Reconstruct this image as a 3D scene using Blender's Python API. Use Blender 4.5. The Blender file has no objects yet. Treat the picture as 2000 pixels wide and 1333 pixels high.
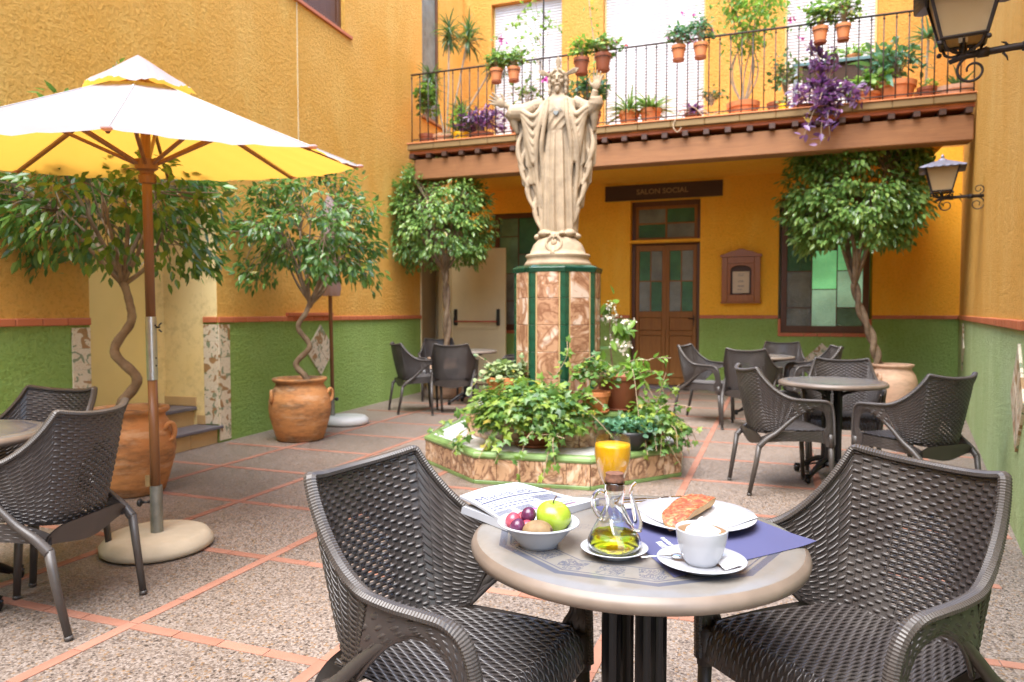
import bpy, bmesh, math, random
import numpy as np
from mathutils import Vector, Matrix, noise as mnoise
R = math.radians
PI = math.pi
random.seed(7)
np.random.seed(7)
scene = bpy.context.scene
col = scene.collection

# ------------------------------------------------------------------ camera, light, exposure
cam_data = bpy.data.cameras.new('camera')
cam = bpy.data.objects.new('camera', cam_data)
col.objects.link(cam)
cam_data.sensor_width = 36.0
cam_data.lens = 25.06
cam_data.clip_start = 0.05
cam_data.clip_end = 400
cam.location = (0, 0, 1.24)
cam.rotation_euler = (R(90 - 2.28), 0, R(20.12))
cam_data.dof.use_dof = True
cam_data.dof.focus_distance = 1.72
cam_data.dof.aperture_fstop = 5.0
scene.camera = cam

SUN_EL, SUN_AZ = 66.0, 184.0       # elevation, azimuth (clockwise from +Y) of the sun
world = bpy.data.worlds.new('World')
scene.world = world
world.use_nodes = True
wn = world.node_tree
sky = wn.nodes.new('ShaderNodeTexSky')
sky.sky_type = 'NISHITA'
sky.sun_disc = False
sky.sun_elevation = R(SUN_EL)
sky.sun_rotation = R(SUN_AZ)
sky.air_density = 1.0
sky.dust_density = 1.3
sky.ozone_density = 1.0
wn.links.new(sky.outputs[0], wn.nodes['Background'].inputs[0])
wn.nodes['Background'].inputs[1].default_value = 0.15
sun_data = bpy.data.lights.new('sun', 'SUN')
sun_data.energy = 2.0
sun_data.angle = R(58)
sun_data.color = (1.0, 0.97, 0.92)
sun = bpy.data.objects.new('sun', sun_data)
col.objects.link(sun)
d = Vector((math.sin(R(SUN_AZ)) * math.cos(R(SUN_EL)), math.cos(R(SUN_AZ)) * math.cos(R(SUN_EL)), math.sin(R(SUN_EL))))
sun.rotation_euler = d.to_track_quat('Z', 'Y').to_euler()
sun.location = (0, 0, 12)
scene.view_settings.view_transform = 'Standard'
scene.view_settings.look = 'None'
scene.view_settings.gamma = 1
scene.view_settings.use_curve_mapping = False
scene.view_settings.exposure = 2.42

# ------------------------------------------------------------------ materials
def hexc(r, g, b):
    f = lambda c: (c / 255 / 12.92) if c / 255 <= 0.04045 else ((c / 255 + 0.055) / 1.055) ** 2.4
    return (f(r), f(g), f(b), 1)

class NT:
    def __init__(s, name):
        s.m = bpy.data.materials.new(name)
        s.m.use_nodes = True
        s.t = s.m.node_tree
        s.b = s.t.nodes['Principled BSDF']
        s.out = s.t.nodes['Material Output']
    def n(s, typ, **k):
        o = s.t.nodes.new('ShaderNode' + typ)
        for a, v in k.items():
            setattr(o, a, v)
        return o
    def l(s, a, b):
        s.t.links.new(a, b)
    def val(s, x, sock):
        if hasattr(x, 'links') or isinstance(x, bpy.types.NodeSocket):
            s.l(x, sock)
        else:
            sock.default_value = x
    def math(s, op, a, b=0.0, c=0.0, clamp=False):
        o = s.n('Math', operation=op, use_clamp=clamp)
        s.val(a, o.inputs[0]); s.val(b, o.inputs[1]); s.val(c, o.inputs[2])
        return o.outputs[0]
    def mix(s, f, a, b, mode='MIX'):
        o = s.n('Mix', data_type='RGBA', blend_type=mode)
        s.val(f, o.inputs[0]); s.val(a, o.inputs[6]); s.val(b, o.inputs[7])
        return o.outputs[2]
    def obj(s):
        return s.n('TexCoord').outputs['Object']
    def noise(s, scale, detail=4, rough=0.55, vec=None, dist=0.0):
        o = s.n('TexNoise')
        o.inputs['Scale'].default_value = scale
        o.inputs['Detail'].default_value = detail
        o.inputs['Roughness'].default_value = rough
        o.inputs['Distortion'].default_value = dist
        s.l(vec if vec else s.obj(), o.inputs['Vector'])
        return o.outputs['Fac']
    def voro(s, scale, vec=None, feature='F1', out='Distance'):
        o = s.n('TexVoronoi', feature=feature)
        o.inputs['Scale'].default_value = scale
        s.l(vec if vec else s.obj(), o.inputs['Vector'])
        return o.outputs[out]
    def ramp(s, fac, stops, interp='LINEAR'):
        o = s.n('ValToRGB')
        o.color_ramp.interpolation = interp
        e = o.color_ramp.elements
        while len(e) < len(stops):
            e.new(0.5)
        for i, (p, c) in enumerate(stops):
            e[i].position = p
            e[i].color = c if len(c) == 4 else (*c, 1)
        s.l(fac, o.inputs[0])
        return o.outputs[0]
    def bump(s, h, strength=0.3, dist=0.01, normal=None):
        o = s.n('Bump')
        o.inputs['Strength'].default_value = strength
        o.inputs['Distance'].default_value = dist
        s.l(h, o.inputs['Height'])
        if normal: s.l(normal, o.inputs['Normal'])
        return o.outputs[0]
    def scale(s, v, xyz):
        o = s.n('Mapping')
        s.l(v, o.inputs[0])
        o.inputs['Scale'].default_value = xyz
        return o.outputs[0]
    def fin(s, color=None, rough=0.6, normal=None, metal=0.0, spec=0.5):
        if color is not None: s.val(color, s.b.inputs['Base Color'])
        s.val(rough, s.b.inputs['Roughness'])
        s.b.inputs['Metallic'].default_value = metal
        s.b.inputs['Specular IOR Level'].default_value = spec
        if normal is not None: s.l(normal, s.b.inputs['Normal'])
        return s.m

M = {}
def simple(name, c, rough=0.5, metal=0.0, var=0.12, ns=8.0, bump=0.0, bs=60.0, spec=0.5, bd=0.002):
    t = NT(name)
    c = (*c[:3], 1)
    n = t.noise(ns)
    dk = tuple(x * (1 - var) for x in c[:3]) + (1,)
    lt = tuple(min(1, x * (1 + var)) for x in c[:3]) + (1,)
    colr = t.ramp(n, [(0.3, dk), (0.7, lt)])
    rr = t.math('MULTIPLY_ADD', n, 0.15, rough - 0.07)
    nm = t.bump(t.noise(bs), bump, bd) if bump else None
    M[name] = t.fin(colr, rr, nm, metal, spec)
    return M[name]

def stucco(name, c1, c2, bs=26, strength=0.9, dist=0.022, stain=True):
    t = NT(name)
    v = t.obj()
    n1 = t.noise(0.75, 7, 0.68, v)
    n2 = t.noise(bs * 0.9, 6, 0.72, v, 0.0)
    n3 = t.noise(bs * 2.6, 3, 0.6, v, 0.2)
    colr = t.ramp(n1, [(0.3, c1), (0.7, c2)])
    dark = tuple(x * 0.72 for x in c1[:3]) + (1,)
    colr = t.mix(t.ramp(n2, [(0.34, (0.6,) * 3), (0.50, (0.0,) * 3)]), colr, dark)
    if stain:
        st = t.noise(2.3, 6, 0.7, t.scale(v, (1, 1, 0.35)))
        colr = t.mix(t.ramp(st, [(0.50, (0,) * 3), (0.72, (0.35,) * 3)]), colr, tuple(min(1, x * 1.25 + 0.05) for x in c2[:3]) + (1,))
    h = t.math('ADD', t.ramp(n2, [(0.3, (0,) * 3), (0.62, (1,) * 3)]), t.math('MULTIPLY', n3, 0.55))
    M[name] = t.fin(colr, 0.85, t.bump(h, strength, dist), 0, 0.25)

stucco('ochre_stucco', (0.84, 0.40, 0.055, 1), (0.93, 0.53, 0.13, 1), 30)
stucco('ochre_smooth', (0.90, 0.43, 0.025, 1), (0.94, 0.49, 0.05, 1), 34, 0.5, 0.012)
stucco('green_stucco', (0.28, 0.45, 0.09, 1), (0.40, 0.58, 0.17, 1), 32, 0.9, 0.02)
stucco('pale_green_stucco', (0.42, 0.57, 0.22, 1), (0.55, 0.68, 0.34, 1), 30, 0.9, 0.02)
stucco('cream_plaster', (0.80, 0.62, 0.27, 1), (0.86, 0.70, 0.36, 1), 12, 0.12, 0.006, False)
simple('cream_paint', (0.80, 0.62, 0.24), 0.4, var=0.04, ns=3)
simple('beige_paint', (0.70, 0.58, 0.34), 0.4, var=0.05, ns=3)
simple('grey_beige_paint', (0.36, 0.30, 0.20), 0.5, var=0.08, ns=3)

def wood(name, c1, c2, rough=0.5, sc=(1, 14, 14), bump=0.25):
    t = NT(name)
    v = t.scale(t.obj(), sc)
    n = t.noise(2.2, 6, 0.65, v, 0.8)
    n2 = t.noise(9, 4, 0.6, v)
    colr = t.mix(0.35, t.ramp(n, [(0.3, c1), (0.7, c2)]), t.ramp(n2, [(0.3, c1), (0.7, c2)]))
    M[name] = t.fin(colr, t.math('MULTIPLY_ADD', n2, 0.25, rough - 0.12), t.bump(n2, bump, 0.003), 0, 0.4)
wood('beam_wood', (0.20, 0.082, 0.030, 1), (0.33, 0.15, 0.055, 1), 0.6)
wood('dark_wood', (0.045, 0.022, 0.014, 1), (0.085, 0.04, 0.024, 1), 0.55)
wood('door_wood', (0.20, 0.075, 0.012, 1), (0.33, 0.14, 0.028, 1), 0.6, (12, 12, 1))
wood('frame_wood', (0.085, 0.032, 0.014, 1), (0.14, 0.058, 0.025, 1), 0.45, (12, 12, 1))
wood('notice_wood', (0.24, 0.075, 0.016, 1), (0.38, 0.14, 0.035, 1), 0.35, (12, 12, 1))
wood('pole_wood', (0.15, 0.062, 0.02, 1), (0.25, 0.11, 0.042, 1), 0.4, (14, 14, 1))
wood('old_board', (0.17, 0.105, 0.04, 1), (0.28, 0.18, 0.07, 1), 0.7)

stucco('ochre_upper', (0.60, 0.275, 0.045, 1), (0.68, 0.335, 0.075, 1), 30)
# floor: washed aggregate
def aggregate():
    t = NT('aggregate')
    v = t.obj()
    vo = t.n('TexVoronoi', feature='F1'); vo.inputs['Scale'].default_value = 82; t.l(v, vo.inputs['Vector'])
    wn_ = t.n('TexWhiteNoise', noise_dimensions='3D'); t.l(vo.outputs['Position'], wn_.inputs['Vector'])
    peb = t.ramp(wn_.outputs['Value'], [(0.0, (0.07, 0.06, 0.055)), (0.10, (0.24, 0.20, 0.17)), (0.3, (0.36, 0.31, 0.26)), (0.5, (0.46, 0.40, 0.34)), (0.68, (0.42, 0.27, 0.13)), (0.8, (0.55, 0.50, 0.45)), (1.0, (0.70, 0.66, 0.62))], 'CONSTANT')
    vo2 = t.n('TexVoronoi', feature='F1'); vo2.inputs['Scale'].default_value = 150; t.l(v, vo2.inputs['Vector'])
    wn2 = t.n('TexWhiteNoise', noise_dimensions='3D'); t.l(vo2.outputs['Position'], wn2.inputs['Vector'])
    small = t.ramp(wn2.outputs['Value'], [(0.0, (0.20, 0.17, 0.15)), (0.35, (0.45, 0.40, 0.35)), (0.8, (0.60, 0.56, 0.52))], 'CONSTANT')
    gap = t.ramp(vo.outputs['Distance'], [(0.40, (0,) * 3), (0.62, (1,) * 3)])
    c = t.mix(gap, peb, small)
    big = t.noise(0.7, 5, 0.65, v)
    c = t.mix(t.ramp(big, [(0.35, (0.0,) * 3), (0.75, (0.30,) * 3)]), c, (0.52, 0.45, 0.37, 1))
    stn = t.noise(3.1, 6, 0.75, v)
    c = t.mix(t.ramp(stn, [(0.52, (0,) * 3), (0.74, (0.38,) * 3)]), c, (0.22, 0.165, 0.12, 1))
    sx = t.n('SeparateXYZ'); t.l(v, sx.inputs[0])
    ix = t.math('FLOOR', t.math('DIVIDE', t.math('ADD', sx.outputs[0], 5.08), 0.9)); iy = t.math('FLOOR', t.math('DIVIDE', t.math('ADD', sx.outputs[1], -2.09), 0.825))
    cb = t.n('CombineXYZ'); t.l(ix, cb.inputs[0]); t.l(iy, cb.inputs[1])
    w3 = t.n('TexWhiteNoise', noise_dimensions='3D'); t.l(cb.outputs[0], w3.inputs['Vector'])
    c = t.mix(1.0, c, t.ramp(w3.outputs['Value'], [(0.0, (0.84, 0.83, 0.82)), (1.0, (1.12, 1.10, 1.08))]), 'MULTIPLY')
    h = t.math('SUBTRACT', 1.0, vo.outputs['Distance'])
    c = t.mix(1.0, c, (0.49, 0.445, 0.425, 1), 'MULTIPLY')
    M['aggregate'] = t.fin(c, t.math('MULTIPLY_ADD', wn_.outputs['Value'], 0.3, 0.42), t.bump(h, 0.45, 0.004), 0, 0.45)
aggregate()

def terracotta(name, c1, c2, rough=0.75, ns=5.0, stain=0.0, bumps=0.2):
    t = NT(name)
    v = t.obj()
    oi = t.n('ObjectInfo')
    n = t.noise(ns, 6, 0.6, v)
    c = t.ramp(n, [(0.25, c1), (0.75, c2)])
    c = t.mix(t.math('MULTIPLY', oi.outputs['Random'], 0.35), c, tuple(min(1, x * 1.35 + 0.02) for x in c2[:3]) + (1,))
    if stain:
        sn = t.noise(3.2, 6, 0.7, t.scale(v, (0.9, 0.9, 3.0)))
        c = t.mix(t.ramp(sn, [(0.46, (0,) * 3), (0.64, (stain,) * 3)]), c, (0.10, 0.065, 0.04, 1))
        sn2 = t.noise(6.0, 6, 0.7, t.scale(v, (0.6, 0.6, 2.2)))
        c = t.mix(t.ramp(sn2, [(0.52, (0,) * 3), (0.70, (stain * 0.7,) * 3)]), c, (0.62, 0.45, 0.29, 1))
    M[name] = t.fin(c, rough, t.bump(t.noise(60, 4, 0.6, v), bumps, 0.002), 0, 0.3)
terracotta('strip_tile', (0.24, 0.095, 0.058, 1), (0.33, 0.165, 0.115, 1))
terracotta('trim_tile', (0.40, 0.11, 0.045, 1), (0.50, 0.16, 0.07, 1), 0.5)
terracotta('plain_pot', (0.52, 0.17, 0.06, 1), (0.64, 0.25, 0.10, 1), 0.7, 9, 0.25)
terracotta('old_pot', (0.40, 0.15, 0.045, 1), (0.52, 0.25, 0.09, 1), 0.7, 4, 0.8, 0.4)
terracotta('pale_pot', (0.60, 0.36, 0.22, 1), (0.72, 0.48, 0.33, 1), 0.75, 4, 0.35, 0.3)
terracotta('dark_pot', (0.19, 0.055, 0.025, 1), (0.27, 0.085, 0.04, 1), 0.5, 6)

def marbled_tile(name, base, c2, c3, sc=7.0):
    t = NT(name)
    oi = t.n('ObjectInfo')
    v = t.obj()
    w = t.n('VectorMath', operation='ADD'); t.l(v, w.inputs[0])
    off = t.n('CombineXYZ')
    for i, k in enumerate((37.0, 91.0, 53.0)):
        t.l(t.math('MULTIPLY', oi.outputs['Random'], k), off.inputs[i])
    t.l(off.outputs[0], w.inputs[1])
    n = t.noise(sc, 3, 0.5, w.outputs[0], 2.6)
    n2 = t.noise(sc * 1.9, 4, 0.6, w.outputs[0], 3.0)
    c = t.ramp(n, [(0.36, c3), (0.44, base), (0.5, c2), (0.54, base), (0.62, base), (0.66, c3)])
    c = t.mix(t.ramp(n2, [(0.5, (0,) * 3), (0.62, (0.65,) * 3)]), c, c2)
    M[name] = t.fin(c, 0.25, t.bump(n, 0.15, 0.003), 0, 0.5)
marbled_tile('marbled_tile', (0.52, 0.33, 0.19, 1), (0.17, 0.085, 0.05, 1), (0.66, 0.50, 0.36, 1), 3.4)
marbled_tile('column_tile', (0.42, 0.24, 0.14, 1), (0.22, 0.10, 0.055, 1), (0.60, 0.47, 0.37, 1), 2.8)

def floral_tile(name):
    t = NT(name)
    oi = t.n('ObjectInfo')
    w = t.n('VectorMath', operation='ADD'); t.l(t.obj(), w.inputs[0])
    off = t.n('CombineXYZ')
    for i, k in enumerate((17.0, 41.0, 73.0)):
        t.l(t.math('MULTIPLY', oi.outputs['Random'], k), off.inputs[i])
    t.l(off.outputs[0], w.inputs[1])
    v = w.outputs[0]
    cream = (0.66, 0.58, 0.44, 1)
    a = t.noise(8.5, 1, 0.4, v, 1.2)
    b = t.noise(9.5, 1, 0.4, t.scale(v, (1.3, 0.9, 1.1)), 1.5)
    g = t.noise(13, 2, 0.4, t.scale(v, (0.9, 1.2, 1.4)), 2.0)
    c = t.mix(t.ramp(b, [(0.60, (0,) * 3), (0.62, (0.85,) * 3)]), cream, (0.13, 0.21, 0.12, 1))
    c = t.mix(t.ramp(a, [(0.60, (0,) * 3), (0.62, (0.9,) * 3)]), c, (0.30, 0.155, 0.05, 1))
    c = t.mix(t.ramp(g, [(0.485, (0,) * 3), (0.495, (0.8,) * 3), (0.505, (0.8,) * 3), (0.515, (0,) * 3)]), c, (0.42, 0.25, 0.10, 1))
    M[name] = t.fin(c, 0.28, t.bump(a, 0.1, 0.002), 0, 0.5)
floral_tile('floral_tile')
simple('green_glaze', (0.012, 0.065, 0.035), 0.18, var=0.3, ns=14)
simple('sage_glaze', (0.17, 0.27, 0.09), 0.3, var=0.2, ns=9)
simple('white_marble', (0.52, 0.52, 0.50), 0.35, var=0.08, ns=5)
simple('slate', (0.12, 0.11, 0.125), 0.45, var=0.2, ns=10)
simple('step_tile', (0.50, 0.33, 0.15), 0.4, var=0.12, ns=4)
simple('grout', (0.42, 0.34, 0.26), 0.9)
simple('stone', (0.33, 0.25, 0.16), 0.75, var=0.26, ns=9, bump=0.35, bs=40, bd=0.004)
simple('concrete', (0.48, 0.41, 0.30), 0.85, var=0.12, ns=7, bump=0.4, bs=80)
simple('iron', (0.035, 0.028, 0.024), 0.5, 0.5, var=0.3, ns=20, bump=0.4, bs=70)
simple('rail_iron', (0.035, 0.026, 0.02), 0.55, 0.3, var=0.3, ns=20)
simple('black_metal', (0.012, 0.011, 0.012), 0.32, 0.4, var=0.2)
simple('aluminium', (0.55, 0.55, 0.55), 0.35, 0.9, var=0.08, ns=30)
simple('galvanised', (0.24, 0.24, 0.21), 0.45, 0.7, var=0.25, ns=18)
simple('steel', (0.75, 0.75, 0.76), 0.14, 1.0, var=0.03)
def resin(name, c, rough, spec):
    t = NT(name)
    v = t.obj(); oi = t.n('ObjectInfo')
    n = t.noise(7, 5, 0.65, v)
    base = t.mix(oi.outputs['Random'], tuple(x * 0.86 for x in c) + (1,), tuple(x * 1.18 for x in c) + (1,))
    base = t.mix(t.ramp(n, [(0.48, (0,) * 3), (0.75, (0.30,) * 3)]), base, (0.14, 0.125, 0.11, 1))
    M[name] = t.fin(base, t.math('MULTIPLY_ADD', n, 0.35, rough - 0.16), t.bump(t.noise(260, 2, 0.5, v), 0.12, 0.001), 0, spec)
resin('resin', (0.042, 0.035, 0.033), 0.34, 0.7)
resin('resin_smooth', (0.050, 0.042, 0.037), 0.40, 0.55)
simple('white_china', (0.40, 0.41, 0.44), 0.10, var=0.01, spec=0.6)
simple('white_card', (0.52, 0.52, 0.54), 0.7, var=0.02)
simple('paper_cream', (0.62, 0.50, 0.34), 0.8, var=0.05)
simple('newsprint', (0.36, 0.375, 0.41), 0.85, var=0.03, ns=20)
simple('ink_blue', (0.02, 0.025, 0.09), 0.8, var=0.05)
simple('ink_grey', (0.10, 0.11, 0.17), 0.85, var=0.05)
simple('placemat', (0.062, 0.064, 0.15), 0.75, var=0.04, ns=6)
simple('white_print', (0.80, 0.81, 0.9), 0.7)
simple('ivory_print', (0.32, 0.20, 0.09), 0.6)
simple('soil', (0.05, 0.03, 0.02), 0.95, var=0.5, ns=60, bump=0.9, bs=60, bd=0.01)
simple('black_plastic', (0.015, 0.015, 0.016), 0.4)
simple('yellow_plastic', (0.85, 0.55, 0.02), 0.3, var=0.03)
simple('teal_paint', (0.10, 0.19, 0.20), 0.5)
simple('red_bar', (0.50, 0.08, 0.035), 0.4)
simple('roof_metal', (0.20, 0.19, 0.22), 0.45, 0.5, var=0.25, ns=9)
simple('cork', (0.13, 0.055, 0.03), 0.8, var=0.4, ns=120)
simple('purple_leaf', (0.09, 0.045, 0.10), 0.45, var=0.5, ns=14)
simple('flower_pink', (0.55, 0.08, 0.35), 0.6)
simple('flower_red', (0.55, 0.03, 0.03), 0.6)
simple('flower_white', (0.80, 0.76, 0.62), 0.6)
simple('dry_stem', (0.34, 0.25, 0.16), 0.8, var=0.3, ns=20)
simple('cap_print', (0.2, 0.15, 0.1), 0.8)
simple('ember', (0.3, 0.05, 0.03), 0.8)

def bark():
    t = NT('bark')
    v = t.obj()
    n = t.noise(7, 6, 0.6, v)
    n2 = t.noise(30, 5, 0.6, t.scale(v, (1, 1, 3)))
    c = t.ramp(n, [(0.3, (0.13, 0.085, 0.05)), (0.55, (0.25, 0.175, 0.11)), (0.75, (0.38, 0.29, 0.19))])
    M['bark'] = t.fin(c, 0.8, t.bump(n2, 0.6, 0.006), 0, 0.25)
bark()

def leaf(name, cols, rough=0.32, trans=0.35, tcol=None, edge=None):
    t = NT(name)
    g = t.n('NewGeometry')
    c = t.ramp(g.outputs['Random Per Island'], [(i / max(1, len(cols) - 1), cc) for i, cc in enumerate(cols)])
    c = t.mix(t.ramp(t.noise(3.0, 2), [(0.35, (0.0,) * 3), (0.65, (0.35,) * 3)]), c, tuple(x * 0.6 for x in cols[0]) + (1,))
    c = t.mix(t.math('GREATER_THAN', g.outputs['Random Per Island'], 0.975), c, (0.38, 0.30, 0.05, 1))
    t.fin(c, rough, None, 0, 0.55)
    tr = t.n('BsdfTranslucent')
    t.l(t.mix(0.5, c, (*(tcol or (0.25, 0.45, 0.05)), 1)), tr.inputs[0])
    ms = t.n('MixShader'); ms.inputs[0].default_value = trans
    t.l(t.b.outputs[0], ms.inputs[1]); t.l(tr.outputs[0], ms.inputs[2])
    t.l(ms.outputs[0], t.out.inputs['Surface'])
    M[name] = t.m
leaf('ficus_leaf', [(0.045, 0.11, 0.035), (0.085, 0.18, 0.045), (0.13, 0.26, 0.055), (0.22, 0.36, 0.07)], 0.24, 0.36)
leaf('ficus_bright', [(0.11, 0.23, 0.06), (0.20, 0.36, 0.09), (0.28, 0.46, 0.13), (0.42, 0.58, 0.15)], 0.22, 0.36)
leaf('ivy_leaf', [(0.045, 0.11, 0.04), (0.09, 0.20, 0.05), (0.15, 0.29, 0.06), (0.26, 0.38, 0.05), (0.34, 0.42, 0.07)], 0.4, 0.35)
leaf('ivy_dark', [(0.04, 0.11, 0.06), (0.07, 0.16, 0.07), (0.12, 0.24, 0.08), (0.20, 0.33, 0.10)], 0.4, 0.3)
leaf('pale_leaf', [(0.14, 0.22, 0.10), (0.24, 0.32, 0.15), (0.36, 0.42, 0.20), (0.20, 0.30, 0.06)], 0.45, 0.3)
leaf('yucca_leaf', [(0.04, 0.09, 0.05), (0.07, 0.14, 0.07), (0.13, 0.20, 0.07)], 0.4, 0.25)
leaf('spider_leaf', [(0.10, 0.20, 0.06), (0.20, 0.32, 0.10), (0.36, 0.44, 0.18)], 0.4, 0.35)
leaf('bright_leaf', [(0.10, 0.22, 0.04), (0.20, 0.38, 0.05), (0.32, 0.50, 0.07)], 0.4, 0.45)
leaf('bluish_leaf', [(0.05, 0.15, 0.09), (0.08, 0.22, 0.13), (0.13, 0.30, 0.17)], 0.4, 0.3)
leaf('violet_leaf', [(0.06, 0.03, 0.08), (0.13, 0.06, 0.17), (0.22, 0.12, 0.26), (0.36, 0.20, 0.30)], 0.4, 0.25, (0.4, 0.1, 0.4))

def glass(name, c=(1, 1, 1), ior=1.45, rough=0.0):
    t = NT(name)
    t.b.inputs['Base Color'].default_value = (*c, 1)
    t.b.inputs['Transmission Weight'].default_value = 1
    t.b.inputs['Roughness'].default_value = rough
    t.b.inputs['IOR'].default_value = ior
    M[name] = t.m
glass('clear_glass', (0.97, 0.99, 0.985))
def thin_glass():
    t = NT('thin_glass')
    g = t.n('BsdfGlossy'); g.inputs['Roughness'].default_value = 0.02
    tr = t.n('BsdfTransparent'); tr.inputs[0].default_value = (0.96, 0.975, 0.97, 1)
    lw_ = t.n('LayerWeight'); lw_.inputs[0].default_value = 0.25
    ms = t.n('MixShader'); t.l(t.math('MULTIPLY_ADD', lw_.outputs['Facing'], 0.55, 0.03), ms.inputs[0])
    t.l(tr.outputs[0], ms.inputs[1]); t.l(g.outputs[0], ms.inputs[2]); t.l(ms.outputs[0], t.out.inputs['Surface'])
    M['thin_glass'] = t.m
thin_glass()
glass('olive_oil', (0.62, 0.60, 0.015), 1.36)

def rough_pane(name, c, spec=0.5, em=None, emc=None, sc=60):
    t = NT(name)
    v = t.obj()
    n = t.voro(sc, v)
    cc = t.ramp(t.noise(3.5, 3, 0.6, v), [(0.3, tuple(x * 0.7 for x in c)), (0.7, tuple(min(1, x * 1.3) for x in c))])
    t.fin(cc, 0.22, t.bump(n, 0.6, 0.01), 0, spec)
    if em:
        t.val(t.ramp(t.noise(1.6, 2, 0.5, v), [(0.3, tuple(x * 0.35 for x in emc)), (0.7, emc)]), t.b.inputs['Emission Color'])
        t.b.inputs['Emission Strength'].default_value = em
    M[name] = t.m
rough_pane('green_pane', (0.035, 0.14, 0.05))
rough_pane('grey_pane', (0.17, 0.185, 0.15))
rough_pane('pale_green_pane', (0.12, 0.24, 0.13))
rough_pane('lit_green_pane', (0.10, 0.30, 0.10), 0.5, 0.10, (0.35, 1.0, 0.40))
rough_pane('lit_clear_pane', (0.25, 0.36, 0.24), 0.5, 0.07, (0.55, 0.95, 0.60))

def blind():
    t = NT('blind')
    v = t.obj()
    sx = t.n('SeparateXYZ'); t.l(v, sx.inputs[0])
    n = t.noise(1.2, 3, 0.5, t.scale(v, (3.0, 1, 0.15)))
    c = t.ramp(n, [(0.3, (0.50, 0.49, 0.48)), (0.7, (0.60, 0.60, 0.60))])
    M['blind'] = t.fin(c, 0.6, None, 0, 0.3)
    tr = t.n('BsdfTranslucent'); t.l(c, tr.inputs[0])
    ms = t.n('MixShader'); ms.inputs[0].default_value = 0.1
    t.l(t.b.outputs[0], ms.inputs[1]); t.l(tr.outputs[0], ms.inputs[2]); t.l(ms.outputs[0], t.out.inputs['Surface'])
blind()

def canvas():
    t = NT('canvas')
    v = t.obj()
    n = t.noise(2.5, 4, 0.6, v)
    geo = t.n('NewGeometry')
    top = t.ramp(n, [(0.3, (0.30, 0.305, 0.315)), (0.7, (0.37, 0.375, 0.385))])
    under = t.ramp(n, [(0.3, (0.78, 0.47, 0.10)), (0.7, (0.85, 0.55, 0.15))])  # warm glow under the cream cloth, painted into its underside colour
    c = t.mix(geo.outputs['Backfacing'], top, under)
    t.fin(c, 0.85, t.bump(t.noise(220, 2, 0.5, v), 0.15, 0.001), 0, 0.2)
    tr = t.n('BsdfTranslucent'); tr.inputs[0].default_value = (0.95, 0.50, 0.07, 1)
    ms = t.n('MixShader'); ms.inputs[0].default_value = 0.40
    t.l(t.b.outputs[0], ms.inputs[1]); t.l(tr.outputs[0], ms.inputs[2]); t.l(ms.outputs[0], t.out.inputs['Surface'])
    M['canvas'] = t.m
canvas()

simple('canvas_seam', (0.36, 0.355, 0.34), 0.9)
def frosted():
    t = NT('lantern_glass')
    t.fin(t.ramp(t.noise(5, 4), [(0.3, (0.55, 0.42, 0.22)), (0.7, (0.66, 0.54, 0.33))]), 0.35)
    tr = t.n('BsdfTranslucent'); tr.inputs[0].default_value = (0.8, 0.65, 0.38, 1)
    ms = t.n('MixShader'); ms.inputs[0].default_value = 0.5
    t.l(t.b.outputs[0], ms.inputs[1]); t.l(tr.outputs[0], ms.inputs[2]); t.l(ms.outputs[0], t.out.inputs['Surface'])
    M['lantern_glass'] = t.m
frosted()

def table_top_mat():
    t = NT('table_laminate')
    v = t.obj()
    s = t.n('SeparateXYZ'); t.l(v, s.inputs[0])
    x, y = s.outputs[0], s.outputs[1]
    ang = t.math('ARCTAN2', y, x)
    r = t.math('SQRT', t.math('ADD', t.math('MULTIPLY', x, x), t.math('MULTIPLY', y, y)))
    seg = 2 * PI / 10
    fa = t.math('SUBTRACT', t.math('FLOORED_MODULO', ang, seg), seg / 2)
    dd = t.math('MULTIPLY', r, t.math('COSINE', fa))
    def band(c_, w, soft=0.0012):
        a = t.math('ABSOLUTE', t.math('SUBTRACT', dd, c_))
        return t.math('SUBTRACT', 1.0, t.math('DIVIDE', t.math('SUBTRACT', a, w), soft, clamp=True), clamp=True)
    lines = t.math('MAXIMUM', band(0.302, 0.0075), band(0.2855, 0.0012))
    lines = t.math('MAXIMUM', lines, band(0.222, 0.0012))
    n = t.noise(30, 3, 0.5, v, 3.5)
    lace = t.ramp(n, [(0.42, (0,) * 3), (0.45, (1,) * 3), (0.53, (1,) * 3), (0.56, (0,) * 3)])
    lzone = band(0.254, 0.024, 0.004)
    lobes = t.math('GREATER_THAN', t.math('ADD', t.math('COSINE', t.math('MULTIPLY', ang, 20.0)), t.math('MULTIPLY', n, 1.2)), 0.1)
    lace = t.math('MULTIPLY', t.math('MULTIPLY', lace, lzone), lobes)
    cen = t.math('MULTIPLY', t.math('MULTIPLY', t.ramp(n, [(0.46, (0,) * 3), (0.48, (1,) * 3), (0.51, (1,) * 3), (0.53, (0,) * 3)]), t.math('LESS_THAN', r, 0.15)), t.math('GREATER_THAN', t.math('COSINE', t.math('MULTIPLY', ang, 6.0)), 0.2))
    allp = t.math('MAXIMUM', t.math('MAXIMUM', lines, t.math('MULTIPLY', lace, 0.95)), t.math('MULTIPLY', cen, 0.7))
    base = t.ramp(t.noise(5, 5, 0.6, v), [(0.3, (0.155, 0.142, 0.125)), (0.7, (0.205, 0.19, 0.17))])
    base = t.mix(t.ramp(t.noise(55, 3), [(0.5, (0,) * 3), (0.8, (0.4,) * 3)]), base, (0.16, 0.135, 0.105, 1))
    c = t.mix(t.math('MULTIPLY', allp, 0.85), base, (0.06, 0.068, 0.10, 1))
    M['table_laminate'] = t.fin(c, 0.24, None, 0, 0.9)
table_top_mat()
simple('table_edge', (0.17, 0.13, 0.10), 0.4, var=0.2, ns=9)

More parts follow.
